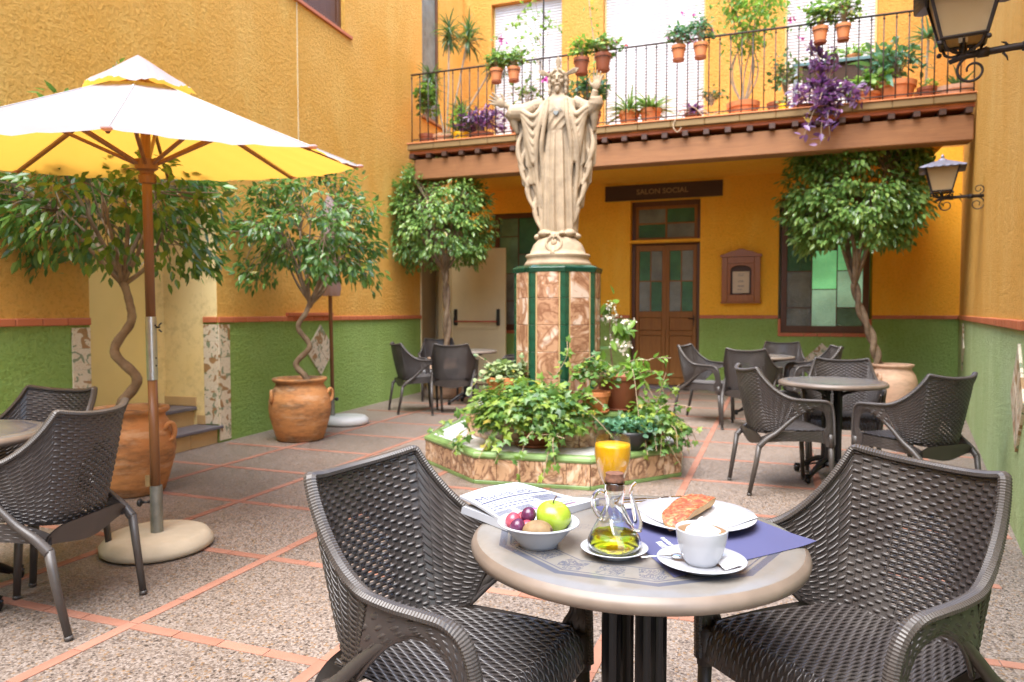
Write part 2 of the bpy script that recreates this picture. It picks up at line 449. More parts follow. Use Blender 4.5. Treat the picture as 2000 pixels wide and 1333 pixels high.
def fruit(name, c1, c2, rough, ns, spots=None, sss=0.0):
    t = NT(name)
    n = t.noise(ns, 5, 0.6)
    c = t.ramp(n, [(0.3, c1), (0.7, c2)])
    if spots:
        c = t.mix(t.ramp(t.voro(90), [(0.0, (0.8,) * 3), (0.1, (0,) * 3)]), c, (*spots, 1))
    t.fin(c, rough)
    M[name] = t.m
fruit('green_apple', (0.20, 0.30, 0.02), (0.31, 0.39, 0.04), 0.22, 22, (0.62, 0.66, 0.25))
fruit('kiwi_skin', (0.15, 0.09, 0.035), (0.24, 0.155, 0.07), 0.65, 60)
fruit('grape_dark', (0.05, 0.008, 0.03), (0.10, 0.02, 0.06), 0.25, 30)
fruit('grape_red', (0.30, 0.03, 0.05), (0.42, 0.07, 0.10), 0.25, 30)
fruit('orange_juice', (0.62, 0.30, 0.003), (0.70, 0.36, 0.006), 0.3, 14)
fruit('coffee_foam', (0.13, 0.065, 0.02), (0.25, 0.145, 0.06), 0.5, 60)
fruit('milk_foam', (0.82, 0.80, 0.76), (0.88, 0.87, 0.84), 0.7, 30)
def bread_mats():
    t = NT('tomato_spread')
    v = t.obj()
    n = t.noise(70, 5, 0.65, v, 1.0)
    c = t.ramp(n, [(0.34, (0.26, 0.03, 0.012)), (0.47, (0.36, 0.075, 0.03)), (0.55, (0.42, 0.15, 0.06)), (0.66, (0.46, 0.28, 0.12))])
    M['tomato_spread'] = t.fin(c, 0.3, t.bump(n, 0.8, 0.006), 0, 0.5)
    t = NT('bread_crust')
    n = t.noise(30, 5, 0.65)
    c = t.ramp(n, [(0.3, (0.32, 0.16, 0.05)), (0.7, (0.48, 0.31, 0.13))])
    M['bread_crust'] = t.fin(c, 0.6, t.bump(t.noise(90), 0.5, 0.004))
bread_mats()

# ------------------------------------------------------------------ mesh helpers
def tag(o, label=None, cat=None, group=None, kind=None):
    if label: o['label'] = label
    if cat: o['category'] = cat
    if group: o['group'] = group
    if kind: o['kind'] = kind
    return o

def empty(name, loc, rz=0.0, label=None, cat=None, group=None, rx=0.0, ry=0.0):
    o = bpy.data.objects.new(name, None)
    o.empty_display_size = 0.1
    col.objects.link(o)
    o.location = loc
    o.rotation_euler = (rx, ry, rz)
    return tag(o, label, cat, group)

def catmull(pts, n=8, closed=False):
    P = [np.array(p, float) for p in pts]
    out = []
    m = len(P)
    rng = range(m if closed else m - 1)
    for i in rng:
        if closed:
            p0, p1, p2, p3 = P[(i - 1) % m], P[i], P[(i + 1) % m], P[(i + 2) % m]
        else:
            p1, p2 = P[i], P[i + 1]
            p0 = P[i - 1] if i > 0 else 2 * p1 - p2
            p3 = P[i + 2] if i + 2 < m else 2 * p2 - p1
        for k in range(n):
            t = k / n
            out.append(0.5 * ((2 * p1) + (-p0 + p2) * t + (2 * p0 - 5 * p1 + 4 * p2 - p3) * t * t + (-p0 + 3 * p1 - 3 * p2 + p3) * t ** 3))
    if not closed:
        out.append(P[-1])
    return out

class MB:
    def __init__(s):
        s.v = []; s.f = []; s.mi = []; s.cur = 0; s.nv = 0
    def add(s, verts, faces):
        b = s.nv
        verts = np.asarray(verts, float)
        s.v.append(verts.reshape(-1, 3)); s.nv += len(s.v[-1])
        for f in faces:
            s.f.append([i + b for i in f]); s.mi.append(s.cur)
        return b
    def box(s, x0, x1, y0, y1, z0, z1, mat=None):
        V = np.array([(x, y, z) for z in (z0, z1) for y in (y0, y1) for x in (x0, x1)], float)
        if mat is not None:
            V = np.array([list(mat @ Vector(p)) for p in V])
        s.add(V, [(0, 2, 3, 1), (4, 5, 7, 6), (0, 1, 5, 4), (2, 6, 7, 3), (0, 4, 6, 2), (1, 3, 7, 5)])
    def prism(s, poly, z0, z1, mat=None):
        n = len(poly)
        V = [(p[0], p[1], z0) for p in poly] + [(p[0], p[1], z1) for p in poly]
        if mat is not None: V = [list(mat @ Vector(p)) for p in V]
        s.add(V, [tuple(range(n))[::-1], tuple(range(n, 2 * n))] + [(i, (i + 1) % n, n + (i + 1) % n, n + i) for i in range(n)])
    def lathe(s, prof, c=(0, 0, 0), n=32, capb=False, capt=False, sx=1.0, sy=1.0, mat=None, fn=None):
        V = []
        for (r, z) in prof:
            for k in range(n):
                a = 2 * PI * k / n
                rr = r if fn is None else fn(r, z, a)
                V.append((c[0] + rr * math.cos(a) * sx, c[1] + rr * math.sin(a) * sy, c[2] + z))
        F = []
        m = len(prof)
        for i in range(m - 1):
            for k in range(n):
                k2 = (k + 1) % n
                F.append((i * n + k, i * n + k2, (i + 1) * n + k2, (i + 1) * n + k))
        if capb: F.append(tuple(range(n))[::-1])
        if capt: F.append(tuple(range((m - 1) * n, m * n)))
        if mat is not None: V = [list(mat @ Vector(p)) for p in V]
        s.add(V, F)
    def tube(s, pts, rad, n=8, cap=True, up=(0, 0, 1), flat=1.0):
        P = [np.array(p, float) for p in pts]
        m = len(P)
        rads = rad if hasattr(rad, '__len__') else [rad] * m
        V = []
        T0 = None
        u = None
        for i in range(m):
            t = P[min(i + 1, m - 1)] - P[max(i - 1, 0)]
            t = t / (np.linalg.norm(t) + 1e-12)
            if u is None:
                a = np.array(up, float)
                if abs(a @ t) > 0.95: a = np.array((1.0, 0, 0))
                u = np.cross(t, a)
            else:
                u = u - t * (u @ t)
            u = u / (np.linalg.norm(u) + 1e-12)
            w = np.cross(t, u)
            for k in range(n):
                a = 2 * PI * k / n
                V.append(P[i] + rads[i] * (u * math.cos(a) + w * math.sin(a) * flat))
        F = []
        for i in range(m - 1):
            for k in range(n):
                k2 = (k + 1) % n
                F.append((i * n + k, i * n + k2, (i + 1) * n + k2, (i + 1) * n + k))
        if cap:
            F.append(tuple(range(n))[::-1]); F.append(tuple(range((m - 1) * n, m * n)))
        s.add(V, F)
    def grid(s, fn, nu, nv, cu=False, keep=None):
        V = [fn(i / nu, j / nv) for j in range(nv + 1) for i in range(nu + (0 if cu else 1))]
        w = nu + (0 if cu else 1)
        F = []
        for j in range(nv):
            for i in range(nu):
                if keep and not keep((i + 0.5) / nu, (j + 0.5) / nv): continue
                i2 = (i + 1) % w
                F.append((j * w + i, j * w + i2, (j + 1) * w + i2, (j + 1) * w + i))
        s.add(V, F)
    def sphere(s, c, r, n=16, m=10, sc=(1, 1, 1), mat=None):
        prof = []
        V = []
        for j in range(m + 1):
            ph = -PI / 2 + PI * j / m
            for k in range(n):
                a = 2 * PI * k / n
                p = Vector((r * sc[0] * math.cos(ph) * math.cos(a), r * sc[1] * math.cos(ph) * math.sin(a), r * sc[2] * math.sin(ph)))
                if mat is not None: p = mat @ p
                V.append((c[0] + p[0], c[1] + p[1], c[2] + p[2]))
        F = [(j * n + k, j * n + (k + 1) % n, (j + 1) * n + (k + 1) % n, (j + 1) * n + k) for j in range(m) for k in range(n)]
        s.add(V, F)
    def build(s, name, mat=None, parent=None, smooth=False, loc=None, mats=None, bevel=0.0, seg=1, auto=None, sub=0, weld=0.0):
        me = bpy.data.meshes.new(name)
        V = np.concatenate(s.v) if s.v else np.zeros((0, 3))
        me.from_pydata([tuple(p) for p in V], [], s.f)
        ml = mats if mats else [mat]
        for m_ in ml: me.materials.append(M[m_] if isinstance(m_, str) else m_)
        if mats: me.polygons.foreach_set('material_index', s.mi)
        if smooth: me.polygons.foreach_set('use_smooth', [True] * len(me.polygons))
        me.update()
        o = bpy.data.objects.new(name, me)
        col.objects.link(o)
        if parent is not None: o.parent = parent
        if loc is not None: o.location = loc
        if weld:
            w = o.modifiers.new('weld', 'WELD'); w.merge_threshold = weld
        if sub:
            w = o.modifiers.new('sub', 'SUBSURF'); w.levels = sub; w.render_levels = sub
        if bevel:
            b = o.modifiers.new('bevel', 'BEVEL'); b.width = bevel; b.segments = seg; b.limit_method = 'ANGLE'; b.angle_limit = R(40)
            if seg > 1:
                me.polygons.foreach_set('use_smooth', [True] * len(me.polygons))
                b.harden_normals = True
        if auto:
            me.polygons.foreach_set('use_smooth', [True] * len(me.polygons))
            me.set_sharp_from_angle(angle=R(auto))
        return o

def boxo(name, x0, x1, y0, y1, z0, z1, mat, parent=None, bevel=0.0, m=None, seg=1):
    b = MB(); b.box(x0, x1, y0, y1, z0, z1, m)
    return b.build(name, mat, parent, bevel=bevel, seg=seg)

def inst(o, parent, loc, rot=None, name=None):
    c = o.copy()
    col.objects.link(c)
    c.parent = parent
    c.location = loc
    if rot is not None: c.rotation_euler = rot
    return c

def copy_tree(o, parent=None, label=None):
    c = o.copy()
    col.objects.link(c)
    if parent is not None: c.parent = parent
    for ch in list(o.children):
        copy_tree(ch, c)
    if label: c['label'] = label
    return c

def bake(o):
    """replace an object's mesh by its evaluated one (modifiers applied)"""
    dg = bpy.context.evaluated_depsgraph_get()
    dg.update()
    me = bpy.data.meshes.new_from_object(o.evaluated_get(dg))
    o.modifiers.clear()
    o.data = me
    return o

def text_mesh(body, size, extrude=0.0, align='CENTER', spacing=1.0, bold=0.0):
    cu = bpy.data.curves.new('txt', 'FONT')
    cu.body = body; cu.size = size; cu.extrude = extrude; cu.align_x = align; cu.space_character = spacing
    cu.offset = bold
    cu.resolution_u = 3
    o = bpy.data.objects.new('txt', cu)
    col.objects.link(o)
    dg = bpy.context.evaluated_depsgraph_get(); dg.update()
    me = bpy.data.meshes.new_from_object(o.evaluated_get(dg))
    V = np.array([v.co[:] for v in me.vertices]).reshape(-1, 3)
    F = [tuple(p.vertices) for p in me.polygons]
    bpy.data.objects.remove(o)
    return V, F
# ------------------------------------------------------------------ ground
WALL_TOP = 6.9
LA = np.array((-4.95, 5.586)); LB = np.array((-5.16, 9.936))
LD = (LB - LA) / np.linalg.norm(LB - LA)
RA = np.array((1.642, 6.771)); RB = np.array((2.50, 11.8))
RD = (RB - RA) / np.linalg.norm(RB - RA)
BY = 11.8
b = MB(); b.box(-40, 40, -40, 40, -0.3, 0.0)
ground = b.build('ground', 'aggregate'); tag(ground, kind='structure')

# terracotta strips let into the floor: single tiles near, one joined part further off
TL = 0.245
def tile_mesh(L, W=0.05, h=0.004):
    b = MB(); b.box(-L / 2 + 0.002, L / 2 - 0.002, -W / 2, W / 2, -0.004, h)
    return b
tile_pos = []
for X in [-4.18 + 0.9 * k for k in range(-1, 7)]:
    y = -1.2
    while y < 11.7:
        if X < -4.95 + 0.0 or X > RA[0] + (y - RA[1]) * (RD[0] / RD[1]) - 0.05 and y > 3: pass
        else: tile_pos.append((X, y, PI / 2))
        y += TL
for Yl in [2.09 + 0.825 * k for k in range(-3, 12)]:
    for k in range(8):
        x = -5.08 + 0.9 * k
        for j in range(4):
            xx = x + 0.025 + 0.2125 * (j + 0.5)
            if xx < -4.93 or (Yl > 3 and xx > RA[0] + (Yl - RA[1]) * (RD[0] / RD[1]) - 0.1): continue
            tile_pos.append((xx, Yl, 0.0))
cc = math.cos(R(20.12)); ss = math.sin(R(20.12))
def inview(x, y):
    dz = -x * ss * 1.0 + y * cc
    dx = x * cc + y * ss
    return dz > 0.9 and abs(dx) < dz * 0.78
tp = sorted([t for t in tile_pos if inview(t[0], t[1])], key=lambda t: t[0] ** 2 + t[1] ** 2)
near, far = tp[:290], tp[290:]
ta = tile_mesh(TL).build('strip_tile', 'strip_tile', ground)
tb = tile_mesh(0.2125).build('strip_tile', 'strip_tile', ground)
fa = fb = True
for (x, y, rz) in near:
    src = ta if rz else tb
    if rz and fa: o = ta; fa = False
    elif (not rz) and fb: o = tb; fb = False
    else: o = inst(src, ground, (0, 0, 0))
    o.location = (x, y, (0.0 if rz else -0.0012) + random.uniform(-0.0008, 0.0008)); o.rotation_euler = (0, 0, rz + random.uniform(-0.006, 0.006))
b = MB()
for (x, y, rz) in far:
    m = Matrix.Translation((x, y, 0.0 if rz else -0.0012)) @ Matrix.Rotation(rz, 4, 'Z')
    L = TL if rz else 0.2125
    b.box(-L / 2 + 0.002, L / 2 - 0.002, -0.025, 0.025, -0.004, 0.004, m)
far_t = b.build('distant_strip_tiles', 'strip_tile', ground); tag(far_t, kind='stuff')

# ------------------------------------------------------------------ wall helpers (local frame: x along the wall, y out of the wall into its body, z up)
def wall_root(name, A, D, label, flip=False):
    return empty(name, (A[0], A[1], 0), math.atan2(D[1], D[0]), label, 'wall')

# ---- left wall: local x runs to the back, courtyard side is local -y
L0 = LA - LD * 8.6
lw = wall_root('stucco_wall', L0, LD, 'tall ochre stucco wall on the left with a green lower band and a recessed cream door')
def lu(Y): return (Y - L0[1]) / LD[1]
uD0, uD1 = lu(3.98), lu(5.38)         # door recess
uE0, uE1 = lu(9.94), lu(11.2)         # fire exit opening
uW0, uW1 = lu(6.35), lu(7.75)         # upper brown window
uV0, uV1 = lu(10.05), lu(10.75)       # window on the balcony
uEnd = lu(11.95)
T = 0.30
def slab(mat, rects, nm, y0=0.0, y1=T, parent=None):
    b = MB()
    for (a, c, z0, z1) in rects: b.box(a, c, y0, y1, z0, z1)
    return b.build(nm, mat, parent)
MZ = 1.145; MH = 0.055                 # terracotta moulding course
DOOR_H = 2.45
slab('green_stucco', [(0, uD0, 0, MZ), (uD1, uE0, 0, MZ)], 'dado', 0, T, lw)
slab('ochre_stucco', [(0, uD0, MZ, 4.72), (uD1, uE0, MZ, 3.6), (uD0, uD1, DOOR_H, 4.72), (uE0, uE1, 2.35, 3.6), (uE1, uEnd, 0, 3.6),
                      (0, uW0, 4.72, WALL_TOP), (uD1, uV0, 3.6, 4.72), (uW1, uV0, 4.72, WALL_TOP), (uW0, uW1, 6.2, WALL_TOP),
                      (uV0, uV1, 3.6, 4.3), (uV1, uEnd, 3.6, WALL_TOP)], 'upper_wall', 0, T, lw)
sky_block = MB(); sky_block.box(lu(-2.25) , lu(-1.95), -6.0, 0.0, 0, 3.7); sky_block.build('added_sky_block', 'ochre_stucco', lw)  # unseen wall added behind the camera to keep sky light off the foreground
# moulding tiles
mt = MB(); mt.box(0.0015, 0.1985, -0.022, 0.005, 0, MH)
m0 = mt.build('trim_tile', 'trim_tile', lw, bevel=0.006)
m0.location = (-3, 0, MZ); first = True
def trim_run(parent, u0, u1, src, z=MZ, y=0.0):
    n = max(1, int(round((u1 - u0) / 0.2)))
    s = (u1 - u0) / n
    for k in range(n):
        o = inst(src, parent, (u0 + k * s, y, z + random.uniform(-0.001, 0.001)))
        o.scale = (s / 0.2, 1, 1)
trim_run(lw, lu(0.2), uD0, m0); trim_run(lw, uD1, uE0, m0)
m0.location = (lu(0.0), 0, MZ)
# recess lined with cream plaster
DX = 0.62                              # depth of the recess
b = MB()
b.box(uD0 - 0.02, uD0 - 0.0, T + 0.001, DX + 0.1, 0, DOOR_H); b.box(uD1, uD1 + 0.02, T + 0.001, DX + 0.1, 0, DOOR_H)
b.box(uD0 + 0.001, uD0 + 0.006, 0.004, DX, 0.34, DOOR_H - 0.002); b.box(uD1 - 0.006, uD1 - 0.001, 0.16, DX, 0.0, DOOR_H - 0.002); b.box(uD1 - 0.006, uD1 - 0.001, 0.004, 0.159, MZ + MH, DOOR_H - 0.002)
b.box(uD0 + 0.007, uD1 - 0.007, 0.004, DX, DOOR_H - 0.01, DOOR_H - 0.003)
b.box(uD0, uD0 + 0.30, DX, DX + 0.1, 0.34, DOOR_H); b.box(uD1 - 0.16, uD1, DX, DX + 0.1, 0.34, DOOR_H)
b.box(uD0 + 0.30, uD1 - 0.16, DX, DX + 0.1, 2.30, DOOR_H)
b.build('recess', 'cream_plaster', lw)
dl = boxo('door', uD0 + 0.305, uD1 - 0.165, DX + 0.03, DX + 0.08, 0.345, 2.295, 'cream_paint', lw, 0.003)
b = MB(); b.box(uD0 + 0.33, uD0 + 0.37, DX + 0.016, DX + 0.03, 1.22, 1.42); b.tube([(uD0 + 0.35, DX + 0.02, 1.36), (uD0 + 0.35, DX - 0.03, 1.36), (uD0 + 0.46, DX - 0.035, 1.36)], 0.009)
b.build('handle', 'black_metal', dl)
# steps in the recess
for nm, z0, z1, y0, mat in (('step', 0.0, 0.155, 0.0, 'step_tile'), ('step', 0.155, 0.325, 0.27, 'step_tile')):
    n = 4
    for k in range(n):
        a0 = uD0 + 0.008 + k * (uD1 - uD0 - 0.016) / n; a1 = uD0 + 0.008 + (k + 1) * (uD1 - uD0 - 0.016) / n - 0.004
        boxo('riser_tile', a0, a1, y0 + 0.012, y0 + 0.30, z0, z1 - 0.02, mat, lw, 0.002)
b = MB(); b.box(uD0 + 0.005, uD1 + 0.03, -0.03, 0.27, 0.137, 0.167); b.build('tread', 'slate', lw, bevel=0.008, seg=2)
b = MB(); b.box(uD0 + 0.008, uD1 - 0.008, 0.245, DX + 0.03, 0.307, 0.34); b.build('tread', 'slate', lw, bevel=0.006, seg=2)
boxo('skirting', uD1 - 0.02, uD1 - 0.007, 0.25, DX, 0.345, 0.43, 'step_tile', lw, 0.002)
boxo('skirting', uD1 - 0.02, uD1 - 0.007, 0.145, 0.24, 0.17, 0.26, 'step_tile', lw, 0.002)
b = MB(); b.box(0, 0.155, -0.012, 0.006, 0, 0.166)
ft = b.build('decorative_tile', 'floral_tile', lw, bevel=0.002)
ft.location = (uD0 - 0.16, 0, 0.02)
for k in range(7):
    z = 0.02 + k * 0.1585
    if k: inst(ft, lw, (uD0 - 0.16, 0, z)).scale = (1, 1, 0.945)
    inst(ft, lw, (uD1 + 0.002, 0, z)).scale = (1, 1, 0.945)
    if z > 0.16:
        o = inst(ft, lw, (uD1 - 0.008, 0.0, z), (0, 0, PI / 2)); o.scale = (1, 1, 0.945)
ft.scale = (1, 1, 0.945)
o = inst(m0, lw, (uD1, 0.157, MZ), (0, 0, -PI / 2)); o.scale = (0.78, 1, 1)
# diamond of four tiles
def diamond(parent, u, z, half_u, half_z, dupe=[None]):
    mtx = None
    b = MB()
    q = 0.49
    for (cu, cz) in ((0, q), (0, -q), (q, 0), (-q, 0)):
        b = MB()
        P4 = [(cu - q * 0.97, cz), (cu, cz - q * 0.97), (cu + q * 0.97, cz), (cu, cz + q * 0.97)]
        V = [(p[0] * half_u, -0.014, p[1] * half_z) for p in P4] + [(p[0] * half_u, 0.004, p[1] * half_z) for p in P4]
        b.add(V, [(0, 1, 2, 3), (7, 6, 5, 4), (0, 4, 5, 1), (1, 5, 6, 2), (2, 6, 7, 3), (3, 7, 4, 0)])
        o = b.build('diamond_tile', 'floral_tile', parent); o.location = (u, 0, z)
diamond(lw, lu(7.12), 0.80, 0.30, 0.31)
# upper brown window
def framed_opening(parent, u0, u1, z0, z1, fr=0.07, y=0.10):
    w = MB()
    w.box(u0, u1, y, y + 0.06, z0, z0 + fr); w.box(u0, u1, y, y + 0.06, z1 - fr, z1); w.box(u0, u0 + fr, y, y + 0.06, z0 + fr, z1 - fr); w.box(u1 - fr, u1, y, y + 0.06, z0 + fr, z1 - fr)
    f = w.build('window', 'frame_wood', parent, bevel=0.003)
    return f
f = framed_opening(lw, uW0, uW1, 4.72, 6.2, 0.09, 0.05)
boxo('shutter', uW0 + 0.09, (uW0 + uW1) / 2 - 0.005, 0.07, 0.10, 4.81, 6.11, 'frame_wood', f, 0.004)
boxo('shutter', (uW0 + uW1) / 2 + 0.005, uW1 - 0.09, 0.07, 0.10, 4.81, 6.11, 'frame_wood', f, 0.004)
boxo('sill', uW0 - 0.05, uW1 + 0.15, -0.03, 0.05, 4.68, 4.72, 'trim_tile', lw, 0.004)
f = framed_opening(lw, uV0, uV1, 4.3, 6.69, 0.07, 0.03)
boxo('pane', uV0 + 0.07, uV1 - 0.07, 0.055, 0.065, 4.37, 6.63, 'grey_pane', f)
boxo('sill', uV0 - 0.05, uV1 + 0.35, -0.05, 0.03, 4.26, 4.30, 'beam_wood', lw, 0.004)
# hidden window sill behind the second tree
boxo('sill', lu(6.45), lu(7.35), -0.05, 0.0, MZ + MH + 0.002, MZ + MH + 0.04, 'trim_tile', lw, 0.004)
# cable down the wall
b = MB(); b.tube([(lu(6.72), -0.006, WALL_TOP - 0.1), (lu(6.72), -0.006, 4.0), (lu(6.73), -0.006, 1.9)], 0.005, 6)
b.build('cable', 'beige_paint', lw)
# fire exit: jambs and open leaf
b = MB(); b.box(uE0 - 0.001, uE0 + 0.02, -0.02, T, 0, 2.35); b.box(uE1 - 0.05, uE1, -0.02, T, 0, 2.35); b.box(uE0 + 0.02, uE1 - 0.05, -0.02, T, 2.30, 2.35)
b.build('door_frame', 'beige_paint', lw)
boxo('reveal', uE0 + 0.021, uE1 - 0.051, T - 0.03, T, 0, 2.3, 'grey_beige_paint', lw)
b = MB()
for k in range(3): b.box(uE1 - 0.36 + k * 0.1, uE1 - 0.31 + k * 0.1, 0.0, 0.08, 0, 2.29)
b.build('door_frame', 'beige_paint', lw)
leafm = Matrix.Translation((uE1 - 0.02, 0, 0)) @ Matrix.Rotation(R(-88), 4, 'Z')
b = MB(); b.box(0.02, 0.98, 0.0, 0.055, 0.02, 2.33)
lf = b.build('fire_door', 'beige_paint', lw, bevel=0.004); lf.matrix_local = leafm
b = MB()
for x in (0.10, 0.86):
    b.box(x - 0.025, x + 0.025, -0.055, -0.001, 1.02, 1.30); b.box(x - 0.018, x + 0.018, -0.10, -0.055, 1.04, 1.16)
b.build('panic_bar_arm', 'black_plastic', lf, bevel=0.008)
b = MB(); b.tube([(0.10, -0.09, 1.09), (0.86, -0.09, 1.09)], 0.013, 10)
b.build('panic_bar', 'red_bar', lf, smooth=True)
boxo('bar_rail', 0.10, 0.86, -0.02, -0.001, 0.96, 1.01, 'beige_paint', lf, 0.003)

# ---- right wall: local x towards the back, courtyard side is local +y
R0 = RA - RD * 6.0
rw = wall_root('stucco_wall', R0, RD, 'tall ochre stucco wall on the right with a pale green lower band and lanterns')
def ru(Y): return (Y - R0[1]) / RD[1]
uRe = ru(11.95)
slab('pale_green_stucco', [(0, uRe, 0, MZ)], 'dado', -T, 0, rw)
slab('ochre_stucco', [(0, uRe, MZ, WALL_TOP)], 'upper_wall', -T, 0, rw)
mt = MB(); mt.box(0.0015, 0.1985, -0.005, 0.022, 0, MH)
m1 = mt.build('trim_tile', 'trim_tile', rw, bevel=0.006); m1.location = (0.0, 0, MZ)
trim_run(rw, 0.2, ru(11.79), m1)
def diamond_r(u, z, hu, hz):
    q = 0.49
    for (cu, cz) in ((0, q), (0, -q), (q, 0), (-q, 0)):
        b = MB()
        P4 = [(cu - q * 0.97, cz), (cu, cz - q * 0.97), (cu + q * 0.97, cz), (cu, cz + q * 0.97)]
        V = [(p[0] * hu, 0.014, p[1] * hz) for p in P4] + [(p[0] * hu, -0.004, p[1] * hz) for p in P4]
        b.add(V, [(3, 2, 1, 0), (4, 5, 6, 7), (1, 5, 4, 0), (2, 6, 5, 1), (3, 7, 6, 2), (0, 4, 7, 3)])
        o = b.build('diamond_tile', 'floral_tile', rw); o.location = (u, 0, z)
diamond_r(ru(4.62), 0.77, 0.31, 0.31)
diamond_r(ru(10.5), 0.80, 0.31, 0.31)

# ---- back wall: local x = world x (origin at world x=-5.3), courtyard side is -y
bw = empty('stucco_wall', (0, BY, 0), 0, 'back courtyard wall under the balcony, ochre above and green below, with door and windows', 'wall')
XL, XR = -5.3, 2.56
D0, D1 = -2.24, -1.115
W0, W1 = 0.107, 1.335
V0, V1 = -4.66, -3.43
WZ0, WZ1 = 0.93, 2.98
slab('green_stucco', [(XL, D0, 0, WZ0), (XL, V0 - 0.04, WZ0, MZ), (V1 + 0.04, D0, WZ0, MZ), (D1, XR, 0, WZ0), (D1, W0 - 0.04, WZ0, MZ), (W1 + 0.04, XR, WZ0, MZ)], 'dado', 0, T, bw)
slab('ochre_smooth', [(XL, V0 - 0.04, MZ, WZ1), (V1 + 0.04, D0, MZ, WZ1), (D1, W0 - 0.04, MZ, WZ1), (W1 + 0.04, XR, MZ, WZ1), (XL, D0, WZ1, 3.08), (D1, XR, WZ1, 3.08), (XL, XR, 3.08, 3.6)], 'lower_wall', 0, T, bw)
m2 = inst(m0, bw, (D1, 0, MZ), (0, 0, 0))
trim_run(bw, V1 + 0.04, D0, m0); trim_run(bw, D1 + 0.2, W0 - 0.04, m0); trim_run(bw, W1 + 0.04, XR - 0.05, m0)
for (a, c) in ((V0, V1), (W0, W1)):
    trim_run(bw, a - 0.04, c + 0.04, m0, WZ0 - MH - 0.001)
    for x in (a - 0.04, c):
        boxo('trim_tile', x, x + 0.04, -0.02, 0.02, WZ0, MZ, 'trim_tile', bw, 0.004)

def pane_window(parent, u0, u1, z0, z1, layout, ncol, mats_seq, y=0.04):
    fr = 0.085
    w = MB()
    w.box(u0, u1, y, y + 0.08, z0, z0 + fr * 1.25); w.box(u0, u1, y, y + 0.08, z1 - fr, z1)
    w.box(u0, u0 + fr, y, y + 0.08, z0 + fr * 1.25, z1 - fr); w.box(u1 - fr, u1, y, y + 0.08, z0 + fr * 1.25, z1 - fr)
    f = w.build('window', 'frame_wood', parent, bevel=0.004)
    a0, a1, b0, b1 = u0 + fr, u1 - fr, z0 + fr * 1.25, z1 - fr
    mw = 0.014
    cw = (a1 - a0) / ncol
    i = 0
    g = MB()
    for k in range(ncol):
        xs0, xs1 = a0 + k * cw, a0 + (k + 1) * cw
        if k: g.box(xs0 - mw / 2, xs0 + mw / 2, y + 0.01, y + 0.05, b0, b1)
        zs = [0.0] + layout[k] + [1.0]
        for j in range(len(zs) - 1):
            p0, p1 = b0 + zs[j] * (b1 - b0), b0 + zs[j + 1] * (b1 - b0)
            if j: g.box(xs0 + mw / 2, xs1 - mw / 2, y + 0.012, y + 0.048, p0 - mw / 2, p0 + mw / 2)
            boxo('pane', xs0 + mw / 2 * (k > 0), xs1 - mw / 2 * (k < ncol - 1), y + 0.026, y + 0.034, p0 + mw / 2 * (j > 0), p1 - mw / 2 * (j < len(zs) - 2), mats_seq[i % len(mats_seq)], f)
            i += 1
    g.build('mullion', 'frame_wood', f)
    return f
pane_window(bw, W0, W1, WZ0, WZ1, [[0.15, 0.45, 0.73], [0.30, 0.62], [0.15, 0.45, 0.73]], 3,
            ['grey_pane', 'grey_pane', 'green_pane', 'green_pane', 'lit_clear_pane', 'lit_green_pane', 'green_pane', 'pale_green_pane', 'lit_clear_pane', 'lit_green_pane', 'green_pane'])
pane_window(bw, V0, V1, WZ0, WZ1, [[0.22, 0.48, 0.83], [0.10, 0.36, 0.66], [0.22, 0.48, 0.83]], 3,
            ['grey_pane', 'grey_pane', 'pale_green_pane', 'pale_green_pane', 'grey_pane', 'pale_green_pane', 'pale_green_pane', 'green_pane'])
# door
yd = 0.16
boxo('threshold', D0, D1, -0.12, yd, 0.0, 0.035, 'slate', bw, 0.004)
w = MB()
w.box(D0, D0 + 0.06, yd, yd + 0.1, 0.035, 3.08); w.box(D1 - 0.06, D1, yd, yd + 0.1, 0.035, 3.08); w.box(D0 + 0.06, D1 - 0.06, yd, yd + 0.1, 3.0, 3.08); w.box(D0 + 0.06, D1 - 0.06, yd, yd + 0.1, 2.36, 2.44)
w.build('door_frame', 'frame_wood', bw, bevel=0.004)
boxo('ledge', D0 - 0.02, D1 + 0.0, -0.02, yd - 0.002, 2.385, 2.43, 'ochre_smooth', bw, 0.006)
b = MB()
dx0, dx1 = D0 + 0.065, D1 - 0.065
mx = (dx0 + dx1) / 2
st = 0.06
for (a, c) in ((dx0, mx - 0.002), (mx + 0.002, dx1)):
    b = MB()
    b.box(a, a + st, yd + 0.01, yd + 0.05, 0.04, 2.355); b.box(c - st, c, yd + 0.01, yd + 0.05, 0.04, 2.355)
    for (z0, z1) in ((0.04, 0.16), (0.86, 0.94), (1.16, 1.26), (2.26, 2.355)): b.box(a + st, c - st, yd + 0.01, yd + 0.05, z0, z1)
    dlf = b.build('door', 'door_wood', bw, bevel=0.005)
    for (z0, z1) in ((0.165, 0.855), (0.945, 1.155)):
        boxo('panel', a + st + 0.003, c - st - 0.003, yd + 0.022, yd + 0.04, z0, z1, 'door_wood', dlf, 0.006)
    mm = (a + c) / 2
    for i, (x0, x1) in enumerate(((a + st, mm - 0.008), (mm + 0.008, c - st))):
        for j, (z0, z1) in enumerate(((1.262, 1.752), (1.77, 2.258))):
            boxo('pane', x0 + 0.001, x1 - 0.001, yd + 0.028, yd + 0.034, z0, z1, 'green_pane' if (i + j) % 2 else 'grey_pane', dlf)
    q = MB(); q.box(mm - 0.008, mm + 0.008, yd + 0.018, yd + 0.042, 1.262, 2.258); q.box(a + st, mm - 0.009, yd + 0.019, yd + 0.041, 1.753, 1.769); q.box(mm + 0.009, c - st, yd + 0.019, yd + 0.041, 1.753, 1.769)
    q.build('glazing_bar', 'door_wood', dlf)
